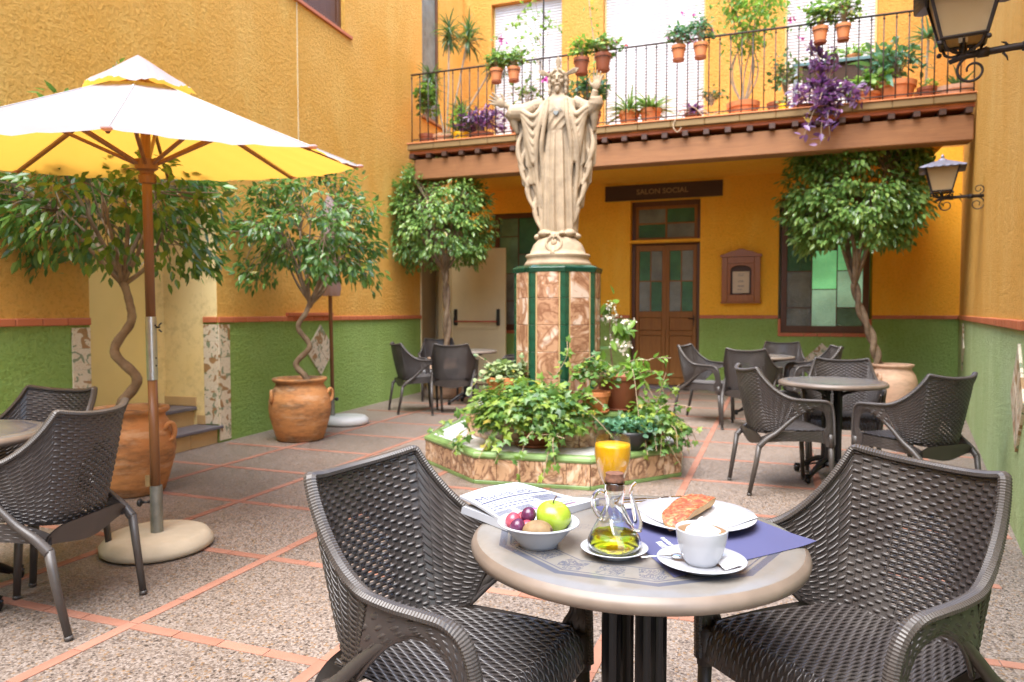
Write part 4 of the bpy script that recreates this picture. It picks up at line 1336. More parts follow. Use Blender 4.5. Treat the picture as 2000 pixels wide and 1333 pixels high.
def cap_ring(ap0, ap1, z0, z1, nm, mat, inn=0.0):
    A = octa(ap0); B = octa(ap1)
    for k in range(8):
        b = MB(); k2 = (k + 1) % 8
        f = 0.004
        a0, a1, b0, b1 = [np.array(p) for p in (A[k], A[k2], B[k], B[k2])]
        da = (a1 - a0) * f; db = (b1 - b0) * f
        a0, a1, b0, b1 = a0 + da, a1 - da, b0 + db, b1 - db
        i0, i1 = a0 * 0.6, a1 * 0.6
        V = [(*a0, z0), (*a1, z0), (*b1, z1), (*b0, z1), (*i0, z0), (*i1, z0), (*i1, z1), (*i0, z1)]
        V[2] = (*(b1), z1 - 0.0); 
        b.add(V, [(0, 1, 2, 3), (3, 2, 6, 7), (0, 3, 7, 4), (1, 5, 6, 2), (0, 4, 5, 1), (4, 7, 6, 5)])
        b.build(nm, mat, colm, bevel=0.004)
cap_ring(CA + 0.012, CA + 0.022, 1.085, 1.125, 'cornice_tile', 'green_glaze')
cap_ring(CA + 0.022, CA - 0.02, 1.126, 1.145, 'cornice_tile', 'green_glaze')
b = MB(); b.prism(octa(CA - 0.03), 1.10, 1.146); b.build('top_slab', 'stone', colm)

# ------------------------------------------------------------------ statue
ST = empty('statue', (PC[0], PC[1], 1.626), R(7), 'cream stone statue of a robed bearded figure with raised open arms on the tiled column', 'statue')
dome = MB()
dome.lathe([(0.275, 0.0), (0.285, 0.012), (0.275, 0.03), (0.262, 0.045), (0.26, 0.07), (0.275, 0.085), (0.265, 0.098), (0.235, 0.104), (0.228, 0.13), (0.205, 0.18), (0.165, 0.225), (0.10, 0.262), (0.0, 0.278)], n=48, capb=True)
dome.build('base', 'stone', ST, smooth=True)
# wreath emblem on the base
em = MB()
for k in range(26):
    a = -PI / 2 + (k + 0.5) / 26 * 2 * PI
    if abs(a - PI / 2) < 0.25: continue
    x, z = 0.062 * math.cos(a), 0.175 + 0.062 * math.sin(a)
    yy = -0.222 + (z - 0.13) * 0.35
    em.sphere((x, yy, z), 0.011, 8, 6, (1, 0.7, 1.5))
em.sphere((0, -0.203, 0.185), 0.026, 12, 8, (1, 0.6, 1.2)); em.tube([(0, -0.21, 0.15), (0, -0.228, 0.11), (0, -0.27, 0.09)], [0.016, 0.012, 0.02], 8)
em.box(-0.006, 0.006, -0.215, -0.18, 0.20, 0.25); em.box(-0.02, 0.02, -0.21, -0.18, 0.225, 0.237)
em.build('wreath_emblem', 'stone', ST, smooth=True)
F0 = 0.268   # height of the feet above the column top
fig = MB()
def ringsurf(mb, rows, n=72):
    V = []
    for (z, cx, cy, xl, xr, dp, fold, k, ph) in rows:
        for i in range(n):
            a = 2 * PI * i / n
            ca, sa = math.cos(a), math.sin(a)
            hw = xr if ca > 0 else xl
            f = fold * (math.cos(k * a + ph) + 0.5 * math.cos((k * 2 + 1) * a + ph * 2.3)) * (0.35 + 0.65 * abs(sa))
            V.append((cx + ca * (hw + f), cy + sa * (dp + f), z))
    m = len(rows)
    F = [(j * n + i, j * n + (i + 1) % n, (j + 1) * n + (i + 1) % n, (j + 1) * n + i) for j in range(m - 1) for i in range(n)]
    F += [tuple(range(n))[::-1], tuple(range((m - 1) * n, m * n))]
    mb.add(V, F)
def interp_rows(keys, n):
    out = []
    K = np.array(keys, float)
    zs = np.linspace(K[0, 0], K[-1, 0], n)
    for z in zs:
        out.append([z] + [float(np.interp(z, K[:, 0], K[:, c])) for c in range(1, K.shape[1])])
    return out
# gown: z, cx, cy, xl, xr, depth, fold, k, phase
gown = interp_rows([(F0 - 0.005, 0.0, 0, 0.150, 0.150, 0.125, 0.014, 11, 0), (F0 + 0.15, 0, 0, 0.145, 0.15, 0.125, 0.014, 11, 0.2), (F0 + 0.45, 0, 0, 0.140, 0.14, 0.125, 0.012, 11, 0.5), (F0 + 0.70, 0, 0, 0.128, 0.128, 0.115, 0.009, 11, 0.6),
                    (F0 + 0.835, 0, 0, 0.112, 0.112, 0.100, 0.006, 11, 0.7), (F0 + 0.85, 0, 0, 0.108, 0.108, 0.098, 0.002, 11, 0.7), (F0 + 0.87, 0, 0, 0.114, 0.114, 0.104, 0.006, 11, 0.7), (F0 + 1.0, 0, 0, 0.135, 0.135, 0.11, 0.003, 9, 0.7),
                    (F0 + 1.09, 0, 0.01, 0.16, 0.16, 0.095, 0.001, 9, 0.7), (F0 + 1.135, 0, 0.01, 0.10, 0.10, 0.07, 0, 9, 0), (F0 + 1.16, 0, 0.01, 0.055, 0.055, 0.055, 0, 9, 0), (F0 + 1.22, 0, 0.0, 0.048, 0.048, 0.05, 0, 9, 0)], 70)
ringsurf(fig, gown)
# mantle falling from the arms behind the gown, with stepped zigzag outer edges
mant = interp_rows([(F0 + 0.0, 0.02, 0.06, 0.140, 0.130, 0.11, 0.020, 9, 0), (F0 + 0.10, 0.005, 0.06, 0.160, 0.150, 0.11, 0.020, 9, 0.3), (F0 + 0.22, -0.01, 0.06, 0.18, 0.175, 0.11, 0.024, 9, 0.6), (F0 + 0.23, -0.01, 0.06, 0.225, 0.21, 0.11, 0.024, 9, 0.6),
                    (F0 + 0.34, -0.01, 0.06, 0.240, 0.222, 0.115, 0.024, 9, 0.9), (F0 + 0.42, 0, 0.06, 0.285, 0.250, 0.115, 0.024, 9, 1.1), (F0 + 0.43, 0, 0.06, 0.315, 0.265, 0.115, 0.024, 9, 1.1), (F0 + 0.56, 0, 0.06, 0.325, 0.275, 0.115, 0.024, 9, 1.4),
                    (F0 + 0.58, 0, 0.06, 0.35, 0.300, 0.11, 0.024, 9, 1.4), (F0 + 0.75, 0, 0.06, 0.36, 0.31, 0.10, 0.024, 9, 1.6), (F0 + 0.92, 0, 0.055, 0.375, 0.31, 0.09, 0.020, 9, 1.9), (F0 + 1.02, 0, 0.05, 0.37, 0.30, 0.08, 0.008, 9, 2.1), (F0 + 1.09, 0, 0.04, 0.24, 0.22, 0.07, 0.004, 9, 2.1), (F0 + 1.13, 0, 0.03, 0.12, 0.12, 0.06, 0.0, 9, 2.1)], 80)
ringsurf(fig, mant)
# front lapels of the mantle
for sg, off in ((-1, 0.0), (1, 0.0)):
    for j, (x0, x1, zb) in enumerate(((0.085, 0.125, 0.66), (0.125, 0.175, 0.58))):
        pts = catmull([(sg * (x0 - 0.01), -0.065 + 0.012 * j, F0 + 1.11 - 0.01 * j), (sg * (x0 + 0.005), -0.105 + 0.012 * j, F0 + 0.95), (sg * x1 * 0.97, -0.10 + 0.014 * j, F0 + 0.75), (sg * x1 * 0.98, -0.075 + 0.018 * j, F0 + zb - 0.05), (sg * x1 * 0.86, -0.055 + 0.018 * j, F0 + zb - 0.28), (sg * x1 * 0.72, -0.04 + 0.012 * j, F0 + 0.03 + 0.01 * j)], 6)
        fig.tube(pts, [0.016, 0.017] + [0.019] * (len(pts) - 4) + [0.016, 0.012], 8)
for sg, X in ((-1, 1.0), (1, 0.86)):
    for k, (xo, z_) in enumerate(((0.335, 0.60), (0.305, 0.46), (0.255, 0.28), (0.19, 0.10))):
        pts = catmull([(sg * (xo * X - 0.03), 0.02, F0 + z_ + 0.30), (sg * (xo * X + 0.005), -0.015, F0 + z_ + 0.16), (sg * (xo * X - 0.01), -0.025, F0 + z_ + 0.04), (sg * (xo * X - 0.055), -0.035, F0 + z_ - 0.06)], 6)
        fig.tube(pts, list(np.linspace(0.012, 0.024, 10)) + list(np.linspace(0.024, 0.010, len(pts) - 10)), 8)
# swags hanging between forearm and chest
for sg, X1 in ((-1, 0.375), (1, 0.31)):
    for j in range(6):
        xa = 0.095 + 0.008 * j; xb = X1 - 0.02 - 0.010 * j
        bot = 1.0 - 0.075 * j - 0.03
        xm = (xa + xb) / 2 - 0.03
        pts = catmull([(sg * xa, -0.055, F0 + 1.10), (sg * (xa * 0.55 + xm * 0.45), -0.075, F0 + (1.08 + bot) / 2), (sg * xm, -0.085 + 0.005 * j, F0 + bot), (sg * (xb * 0.6 + xm * 0.4), -0.06, F0 + (1.08 + bot) / 2), (sg * xb, -0.02, F0 + 1.07)], 7)
        n_ = len(pts)
        fig.tube(pts, [0.012 + 0.014 * math.sin(PI * i / (n_ - 1)) for i in range(n_)], 8)
# arms (upper arm + raised forearm) and wide sleeves
armL = catmull([(-0.13, 0.01, F0 + 1.09), (-0.24, 0.0, F0 + 1.075), (-0.35, -0.01, F0 + 1.06), (-0.445, -0.03, F0 + 1.095)], 5)
armR = catmull([(0.13, 0.01, F0 + 1.09), (0.22, 0.0, F0 + 1.055), (0.285, -0.03, F0 + 1.06), (0.315, -0.06, F0 + 1.16)], 5)
fig.tube(armL, list(np.linspace(0.062, 0.024, len(armL))), 12)
fig.tube(armR, list(np.linspace(0.062, 0.026, len(armR))), 12)
def sleeve(pts, rads, sc=1.35):
    fig.tube(pts, rads, 14)
sleeve(catmull([(-0.20, 0.0, F0 + 1.07), (-0.29, -0.005, F0 + 1.035), (-0.385, -0.02, F0 + 1.03), (-0.425, -0.03, F0 + 1.05)], 5), [0.06] * 6 + [0.068] * 6 + [0.062, 0.058, 0.055, 0.05])
sleeve(catmull([(0.20, 0.0, F0 + 1.05), (0.27, -0.01, F0 + 1.02), (0.315, -0.035, F0 + 1.06), (0.318, -0.055, F0 + 1.11)], 5), [0.06] * 6 + [0.062] * 6 + [0.056, 0.052, 0.048, 0.045])
# sleeve points hanging down
for (p0, p1, r) in (((-0.40, -0.02, F0 + 1.03), (-0.35, 0.01, F0 + 0.86), 0.045), ((-0.43, -0.03, F0 + 1.03), (-0.385, 0.0, F0 + 0.93), 0.03), ((0.305, -0.03, F0 + 1.03), (0.30, 0.01, F0 + 0.85), 0.042), ((0.325, -0.05, F0 + 1.05), (0.318, -0.01, F0 + 0.92), 0.026)):
    fig.tube([p0, tuple((np.array(p0) + np.array(p1)) / 2), p1], [r, r * 0.8, r * 0.3], 10)
def hand(w, d, side, thumb, sc=1.0):
    """palm centre along d from wrist w; side = direction across the palm towards the little finger"""
    w = np.array(w); d = np.array(d, float); d /= np.linalg.norm(d); s_ = np.array(side, float); s_ -= d * (s_ @ d); s_ /= np.linalg.norm(s_)
    nn = np.cross(d, s_)
    pl_ = w + d * 0.04 * sc
    Rm = Matrix(((d[0], s_[0], nn[0]), (d[1], s_[1], nn[1]), (d[2], s_[2], nn[2])))
    fig.sphere(tuple(pl_), 0.036 * sc, 12, 8, (1.15, 0.95, 0.42), Rm)
    for i, (o, L, sp) in enumerate(((-0.024, 0.070, -0.25), (-0.008, 0.080, -0.06), (0.009, 0.074, 0.10), (0.024, 0.058, 0.30))):
        b0 = pl_ + s_ * o * sc + d * 0.028 * sc
        dd = d + s_ * sp; dd /= np.linalg.norm(dd)
        b1 = b0 + dd * L * 0.55 * sc; b2 = b0 + dd * L * 0.95 * sc + nn * 0.010 * sc * thumb
        fig.tube([tuple(b0 - dd * 0.012), tuple(b1), tuple(b2)], [0.0095 * sc, 0.0088 * sc, 0.006 * sc], 8)
    t0 = pl_ - s_ * 0.028 * sc - d * 0.012 * sc
    fig.tube([tuple(t0), tuple(t0 - s_ * 0.025 * sc + d * 0.022 * sc), tuple(t0 - s_ * 0.034 * sc + d * 0.050 * sc)], [0.012 * sc, 0.010 * sc, 0.007 * sc], 8)
hand((-0.445, -0.03, F0 + 1.095), (-0.85, -0.15, 0.42), (-0.3, 0.1, -0.9), 1, 1.12)
hand((0.315, -0.06, F0 + 1.16), (0.22, -0.12, 0.97), (0.9, -0.1, -0.2), -1, 1.08)
# feet and the cloud they stand on
for sx in (-0.05, 0.055):
    fig.sphere((sx, -0.125, F0 - 0.005), 0.034, 12, 8, (0.8, 1.6, 0.6))
for (x, y, z, r) in ((-0.10, -0.09, 0.0, 0.055), (0.11, -0.08, 0.0, 0.055), (0.0, -0.13, -0.02, 0.05), (-0.15, -0.03, -0.02, 0.05), (0.15, -0.02, -0.02, 0.05), (0.0, 0.1, -0.02, 0.09), (-0.05, -0.05, -0.01, 0.07), (0.06, -0.05, -0.01, 0.07)):
    fig.sphere((x, y, F0 + z), r, 12, 8, (1, 1, 0.6))
# head with face and long hair
HZ = F0 + 1.275
fig.sphere((0, 0.005, HZ), 0.073, 24, 18, (0.84, 0.98, 1.22))
fig.sphere((0, -0.035, HZ - 0.055), 0.040, 16, 12, (0.85, 0.75, 1.05))
fig.tube([(0, -0.066, HZ + 0.022), (0, -0.084, HZ - 0.012), (0, -0.072, HZ - 0.020)], [0.007, 0.011, 0.008], 8)
for sx in (-1, 1):
    fig.tube([(sx * 0.010, -0.070, HZ + 0.026), (sx * 0.028, -0.069, HZ + 0.030), (sx * 0.046, -0.055, HZ + 0.022)], 0.0062, 6)
    fig.sphere((sx * 0.026, -0.062, HZ + 0.012), 0.0095, 8, 6, (1.2, 0.7, 0.7))
    fig.sphere((sx * 0.034, -0.052, HZ - 0.018), 0.018, 10, 8, (1, 0.7, 1))
    fig.tube([(sx * 0.004, -0.076, HZ - 0.036), (sx * 0.020, -0.068, HZ - 0.044), (sx * 0.026, -0.06, HZ - 0.06)], 0.006, 6)
fig.tube([(-0.016, -0.072, HZ - 0.048), (0, -0.077, HZ - 0.047), (0.016, -0.072, HZ - 0.048)], 0.0050, 6)
fig.sphere((0, -0.062, HZ - 0.085), 0.026, 12, 10, (0.9, 0.7, 1.2))
for sx in (-1, 1):
    for j in range(5):
        a = 0.25 + j * 0.42
        x0 = 0.066 * math.sin(a); y0 = -0.045 + 0.09 * j / 4
        pts = catmull([(sx * 0.010, -0.045 + 0.016 * j, HZ + 0.082), (sx * (0.052 + 0.004 * j), -0.045 + 0.020 * j, HZ + 0.048), (sx * 0.071, -0.030 + 0.020 * j, HZ - 0.01), (sx * 0.066, -0.030 + 0.018 * j, HZ - 0.07), (sx * (0.070 - 0.006 * j), -0.035 + 0.016 * j, HZ - 0.115)], 6)
        fig.tube(pts, [0.013 + 0.0028 * math.sin(i * 1.3) for i in range(len(pts))], 8)
fig.tube([(0, 0.0, HZ), (0, 0.0, HZ - 0.12)], 0.045, 12)
body = fig.build('figure', 'stone', ST)
rm = body.modifiers.new('remesh', 'REMESH'); rm.mode = 'VOXEL'; rm.voxel_size = 0.0046; rm.use_smooth_shade = True
sm = body.modifiers.new('smooth', 'SMOOTH'); sm.factor = 0.5; sm.iterations = 1
bake(body)
# crown of three rays
for (ax, L) in ((0.0, 0.115), (-1.18, 0.115), (1.18, 0.115)):
    b = MB()
    c, s = math.cos(ax), math.sin(ax)
    poly = [(-0.009, 0.0), (-0.014, L * 0.35), (-0.022, L * 0.66), (-0.019, L * 0.86), (0.0, L * 1.12), (0.019, L * 0.86), (0.022, L * 0.66), (0.014, L * 0.35), (0.009, 0.0)]
    P_ = [(p[0] * c + p[1] * s, -p[0] * s + p[1] * c) for p in poly]
    cx, cz = (0.058 * s, HZ + 0.078 if ax == 0 else HZ + 0.045)
    V = [(cx + p[0], -0.006, cz + p[1]) for p in P_] + [(cx + p[0], 0.010, cz + p[1]) for p in P_]
    n_ = len(P_)
    b.add(V, [tuple(range(n_)), tuple(range(2 * n_ - 1, n_ - 1, -1))] + [(i, n_ + i, n_ + (i + 1) % n_, (i + 1) % n_) for i in range(n_)])
    for k in (-1, 0, 1):
        q0_ = (cx + 0.004 * k * c + 0.01 * s, -0.008, cz - 0.004 * k * s + 0.01 * c); q1_ = (cx + 0.013 * k * c + L * 0.85 * s, -0.008, cz - 0.013 * k * s + L * 0.85 * c)
        b.tube([q0_, q1_], [0.002, 0.004], 5)
    b.build('crown_ray', 'stone', ST, bevel=0.003)
# relief heart on the chest
b = MB()
hp = [(0.0, -0.030), (-0.022, -0.008), (-0.026, 0.008), (-0.014, 0.020), (0.0, 0.012), (0.014, 0.020), (0.026, 0.008), (0.022, -0.008)]
V = [(p[0], -0.108, F0 + 0.985 + p[1]) for p in hp] + [(p[0] * 0.8, -0.122, F0 + 0.985 + p[1] * 0.8) for p in hp]
b.add(V, [tuple(range(8, 16))] + [(i, (i + 1) % 8, 8 + (i + 1) % 8, 8 + i) for i in range(8)])
for k in range(9):
    a = PI * (0.1 + 0.8 * k / 8)
    b.tube([(0.034 * math.cos(a), -0.108, F0 + 0.99 + 0.03 * math.sin(a)), (0.058 * math.cos(a), -0.104, F0 + 0.99 + 0.056 * math.sin(a))], [0.003, 0.0015], 5)
b.build('chest_relief', 'galvanised', ST)

# ------------------------------------------------------------------ foliage helpers
def rnd_unit():
    while True:
        v = np.random.uniform(-1, 1, 3)
        l = np.linalg.norm(v)
        if 0.05 < l <= 1: return v / l

def leaf_tmpl(kind):
    if kind == 'ficus':   # pointed oval folded at the midrib
        P = np.array([(0, 0, 0), (0.28, 0.22, 0.03), (0.62, 0.20, 0.0), (1.0, 0, -0.10), (0.62, -0.20, 0.0), (0.28, -0.22, 0.03), (0.45, 0, -0.045)], float)
        F = [(0, 6, 1), (1, 6, 2), (2, 6, 3), (3, 6, 4), (4, 6, 5), (5, 6, 0)]
    elif kind == 'ivy':
        ang = [0, 22, 40, 62, 85, 118, 150, 180, -150, -118, -85, -62, -40, -22]
        rad = [1.0, 0.58, 0.5, 0.80, 0.48, 0.62, 0.42, 0.12, 0.42, 0.62, 0.48, 0.80, 0.5, 0.58]
        P = [(0.38 + 0.62 * r * math.cos(R(a)), 0.62 * r * math.sin(R(a)), -0.12 * r) for a, r in zip(ang, rad)] + [(0.36, 0, 0.03)]
        P = np.array(P); n = len(ang)
        F = [(n, i, (i + 1) % n) for i in range(n)]
    elif kind == 'blade':
        P = np.array([(0, 0.035, 0), (0, -0.035, 0), (0.5, 0.045, 0.06), (0.5, -0.045, 0.06), (0.85, 0.025, -0.02), (0.85, -0.025, -0.02), (1.0, 0, -0.10)], float)
        F = [(0, 1, 3, 2), (2, 3, 5, 4), (4, 5, 6)]
    elif kind == 'blade_w':
        P = np.array([(0, 0.05, 0), (0, -0.05, 0), (0.4, 0.11, 0.10), (0.4, -0.11, 0.10), (0.75, 0.08, 0.02), (0.75, -0.08, 0.02), (1.0, 0, -0.16)], float)
        F = [(0, 1, 3, 2), (2, 3, 5, 4), (4, 5, 6)]
    else:                 # small round leaf
        P = np.array([(0, 0, 0), (0.35, 0.36, 0.04), (0.8, 0.30, 0.0), (1.0, 0, -0.04), (0.8, -0.30, 0.0), (0.35, -0.36, 0.04)], float)
        F = [(0, 3, 1), (1, 3, 2), (0, 5, 3), (5, 4, 3)]
    return P, F

def leaves_mesh(name, items, kind, mat, parent, stuff=True):
    """items: (pos, dir, up, size)"""
    P, F = leaf_tmpl(kind)
    n = len(items)
    if n == 0: return None
    pos = np.array([i[0] for i in items]); d = np.array([i[1] for i in items], float); up = np.array([i[2] for i in items], float); sz = np.array([i[3] for i in items])
    d /= np.linalg.norm(d, axis=1, keepdims=True) + 1e-9
    s = np.cross(up, d); s /= np.linalg.norm(s, axis=1, keepdims=True) + 1e-9
    u = np.cross(d, s)
    V = pos[:, None, :] + sz[:, None, None] * (P[None, :, 0:1] * d[:, None, :] + P[None, :, 1:2] * s[:, None, :] + P[None, :, 2:3] * u[:, None, :])
    V = V.reshape(-1, 3)
    k = len(P)
    me = bpy.data.meshes.new(name)
    FF = []
    for i in range(n):
        o_ = i * k
        for f in F: FF.append(tuple(a + o_ for a in f))
    me.from_pydata(V.tolist(), [], FF)
    me.materials.append(M[mat])
    me.update()
    o = bpy.data.objects.new(name, me)
    col.objects.link(o)
    o.parent = parent
    if stuff: tag(o, kind='stuff')
    return o

def pot_profile(kind):
    if kind == 'jar':   # big bellied jar
        return [(0.26, 0.0), (0.285, 0.01), (0.33, 0.12), (0.375, 0.25), (0.39, 0.34), (0.385, 0.42), (0.355, 0.50), (0.315, 0.555), (0.298, 0.58), (0.298, 0.60), (0.325, 0.615), (0.34, 0.632), (0.335, 0.65), (0.30, 0.652), (0.28, 0.63), (0.275, 0.58)]
    if kind == 'flower':
        return [(0.068, 0.0), (0.072, 0.004), (0.098, 0.145), (0.112, 0.147), (0.115, 0.185), (0.108, 0.188), (0.098, 0.184), (0.095, 0.15)]
    return [(0.08, 0), (0.10, 0.05), (0.115, 0.10), (0.12, 0.16), (0.125, 0.175), (0.115, 0.18), (0.108, 0.16)]

def ear_handle(mb, R0_, z, ang):
    c, s = math.cos(ang), math.sin(ang)
    pts = []
    for k in range(15):
        t = -PI * 0.62 + k / 14 * PI * 1.55
        rr = 0.052 - 0.012 * k / 14
        pts.append((R0_ + 0.006 + 0.018 * math.cos(t), 0.0 + rr * math.cos(t) * 0.75, z + rr * 1.25 * math.sin(t)))
    pts = [(p[0] * c - p[1] * s, p[0] * s + p[1] * c, p[2]) for p in pts]
    mb.tube(pts, [0.014 + 0.004 * math.sin(PI * k / 14) for k in range(15)], 8)

def jar(parent, s, mat, handles=(0.3, 2.2)):
    b = MB()
    b.lathe([(r * 0.74 * s, z * 0.9 * s) for r, z in pot_profile('jar')], n=56, capb=True, fn=lambda r, z, a: r * (1 + 0.008 * math.sin(2 * a + z * 9) + 0.003 * math.sin(z * 150)))
    o = b.build('pot', mat, parent, smooth=True)
    for h in handles:
        hb = MB(); ear_handle(hb, 0.272 * s, 0.425 * s, h); hb.build('handle', mat, o, smooth=True)
    b = MB(); b.lathe([(0.0, 0.545 * s), (0.11 * s, 0.55 * s), (0.207 * s, 0.538 * s)], n=24)
    b.build('soil', 'soil', parent, smooth=True)

def ficus(root, trunk, rad, cc_, cr, nclump, nleaf, lsize, mat, droop=0.8, seed=1, limbs=9, double=False, spread=0.13, shell=0.5, flat=0.0):
    """trunk: path in local coords ending at the fork; crown ellipsoid centre cc_, radii cr"""
    rs = np.random.RandomState(seed)
    tb = MB()
    pts = catmull(trunk, 8)
    n = len(pts)
    if double:
        for ph in (0, PI):
            q = [np.array(p) + np.array((math.cos(i * 0.42 + ph), math.sin(i * 0.42 + ph), 0)) * 0.028 for i, p in enumerate(pts)]
            tb.tube(q, [rad * 0.72 * (1 - 0.25 * i / n) for i in range(n)], 10)
    else:
        tb.tube(pts, [rad * (1 - 0.35 * i / n) * (1 + 0.06 * math.sin(i * 1.7)) for i in range(n)], 14)
    top = np.array(pts[-1]); cc_ = np.array(cc_, float); cr = np.array(cr, float)
    clumps = []
    for k in range(nclump):
        while True:
            v = rs.normal(size=3); v /= np.linalg.norm(v)
            r = shell + (1.04 - shell) * rs.rand() ** 0.6
            if v[2] < -0.75: continue
            break
        clumps.append(cc_ + cr * v * r)
    clumps = np.array(clumps)
    mids = []
    for k in range(limbs):
        a = 2 * PI * k / limbs + rs.uniform(-0.3, 0.3)
        e = rs.uniform(0.0, 0.75)
        m_ = cc_ + cr * np.array((math.cos(a) * 0.42, math.sin(a) * 0.42, -0.35 + e * 0.9))
        mids.append(m_)
        st = top - np.array((0, 0, rs.uniform(0.0, 0.06)))
        p = catmull([st, st * 0.55 + m_ * 0.45 + np.array((0, 0, -0.02)) + rs.normal(size=3) * 0.03, m_], 6)
        tb.tube(p, list(np.linspace(rad * 0.50, rad * 0.20, len(p))), 7)
    mids = np.array(mids)
    for c in clumps:
        k = np.argmin(np.linalg.norm(mids - c, axis=1))
        m_ = mids[k]
        q = m_ * 0.5 + c * 0.5 + rs.normal(size=3) * 0.03 + np.array((0, 0, 0.03))
        p = catmull([m_, q, c], 4)
        tb.tube(p, list(np.linspace(rad * 0.15, 0.003, len(p))), 4, cap=False)
    tb.build('trunk', 'bark', root, smooth=True)
    items = []
    for c in clumps:
        cn = (c - cc_) / cr; cn /= np.linalg.norm(cn) + 1e-6
        sc = rs.uniform(0.7, 1.25)
        for j in range(int(nleaf * rs.uniform(0.7, 1.3))):
            v = rs.normal(size=3); v /= np.linalg.norm(v)
            p = c + v * spread * sc * rs.rand() ** 0.5 * np.array((1.1, 1.1, 0.9))
            d_ = cn * 0.7 + v * 0.7 + np.array((0, 0, -droop)) + rs.normal(size=3) * 0.35
            up = cn * 0.6 + np.array((0, 0, 0.8)) + rs.normal(size=3) * 0.4
            items.append((p, d_, up, lsize * rs.uniform(0.65, 1.25)))
    leaves_mesh('foliage', items, 'ficus', mat, root)

CU = (0.939, 0.344)
def lat(l, z, dy=0.0): return (l * CU[0] - dy * CU[1], l * CU[1] + dy * CU[0], z)
t = empty('potted_tree', (-4.15, 3.68, 0.004), 0, 'large spreading ficus with a zigzag trunk in a stained clay jar behind the parasol pole', 'tree', 'potted ficus trees')
jar(t, 1.0, 'old_pot', (0.30, 3.45))
ficus(t, [lat(-0.075, 0.53), lat(-0.05, 0.62), lat(0.045, 0.78, 0.02), lat(-0.085, 0.97, -0.02), lat(0.01, 1.17, 0.02), lat(0.015, 1.30), lat(-0.03, 1.47)], 0.037, lat(-0.10, 2.0), (0.80, 0.72, 0.62), 150, 22, 0.083, 'ficus_leaf', 0.65, 3, 11, False, 0.14, 0.42)
t = empty('potted_tree', (-4.33, 5.80, 0.004), 0, 'loose-crowned ficus with a winding trunk in a two-handled clay jar by the left wall', 'tree', 'potted ficus trees')
jar(t, 1.03, 'old_pot', (-2.06, 0.45))
ficus(t, [lat(0.085, 0.54), lat(0.05, 0.62), lat(-0.035, 0.74), lat(0.10, 0.91), lat(-0.01, 1.09), lat(0.07, 1.24), lat(0.11, 1.34)], 0.032, lat(0.12, 1.99), (0.76, 0.70, 0.70), 150, 23, 0.078, 'ficus_leaf', 0.7, 5, 11, False, 0.12, 0.4)
t = empty('potted_tree', (-4.50, 9.42, 0.004), 0, 'dense round ficus with a braided trunk beside the open fire door', 'tree', 'potted ficus trees')
jar(t, 1.0, 'pale_pot', (0.3, 3.4))
ficus(t, [lat(0.02, 0.54), lat(0.04, 1.0), lat(0.03, 1.5), lat(0.01, 1.85)], 0.055, lat(-0.05, 2.55), (0.72, 0.70, 0.84), 230, 42, 0.075, 'ficus_bright', 0.8, 8, 10, True, 0.13, 0.6)
t = empty('potted_tree', (1.43, 10.15, 0.004), 0, 'dense round ficus with a twisted leaning trunk in a pale jar at the back right', 'tree', 'potted ficus trees')
jar(t, 1.0, 'pale_pot', (1.0, 4.0))
ficus(t, [lat(-0.17, 0.54), lat(-0.22, 0.75), lat(-0.30, 1.0), lat(-0.43, 1.3), lat(-0.50, 1.60)], 0.055, lat(-0.50, 2.76), (0.80, 0.78, 0.92), 270, 46, 0.082, 'ficus_bright', 0.8, 11, 10, True, 0.15, 0.6)

# ---- potted plants
def clay_pot(parent, r, h, mat='plain_pot', saucer=False, rimh=0.22, z0=0.0):
    b = MB()
    hh = h * (1 - rimh)
    b.lathe([(r * 0.68, z0), (r * 0.70, z0 + 0.004), (r * 0.93, z0 + hh), (r * 1.0, z0 + hh + 0.003), (r * 1.03, z0 + h), (r * 0.96, z0 + h + 0.002), (r * 0.90, z0 + h - 0.01), (r * 0.86, z0 + hh)], n=32, capb=True)
    o = b.build('pot', mat, parent, auto=35)
    b = MB(); b.lathe([(0, z0 + h * 0.86), (r * 0.9, z0 + h * 0.85)], n=20); b.build('soil', 'soil', parent)
    if saucer:
        b = MB(); b.lathe([(r * 0.3, z0 - 0.001), (r * 0.85, z0 - 0.001), (r * 0.95, z0 + 0.02), (r * 0.90, z0 + 0.02), (r * 0.8, z0 + 0.004)], n=28); b.build('saucer', mat, parent, smooth=True)
    return o

def mound(root, c, rr, n, size, mat, kind='ivy', seed=0, droop=0.5, shell=0.75, stems=True, name='foliage'):
    rs = np.random.RandomState(seed)
    items = []
    c = np.array(c, float); rr = np.array(rr, float)
    for i in range(n):
        v = rs.normal(size=3); v /= np.linalg.norm(v)
        if v[2] < -0.45: v[2] *= -1
        lump = 1 + 0.16 * math.sin(v[0] * 7 + seed) * math.cos(v[1] * 6 + seed * 2) + 0.1 * math.sin(v[2] * 9 + v[0] * 5)
        r = (shell + (1.05 - shell) * rs.rand()) * lump
        p = c + rr * v * r
        d_ = v * np.array((1, 1, 0.3)) + np.array((0, 0, -droop)) + rs.normal(size=3) * 0.5
        up = v * 0.9 + np.array((0, 0, 0.8)) + rs.normal(size=3) * 0.3
        items.append((p, d_, up, size * rs.uniform(0.55, 1.25)))
    if stems:
        b = MB()
        for k in range(26):
            v = rs.normal(size=3); v /= np.linalg.norm(v); v[2] = abs(v[2]) * 0.7
            e = c + rr * v * 0.9
            b0 = c - np.array((0, 0, rr[2] * 0.7))
            b.tube(catmull([b0, b0 * 0.5 + e * 0.5 + np.array((0, 0, rr[2] * 0.4)), e], 4), list(np.linspace(0.004, 0.0018, 9)), 4, cap=False)
        b.build('stems', 'dry_stem', root)
    return leaves_mesh(name, items, kind, mat, root)

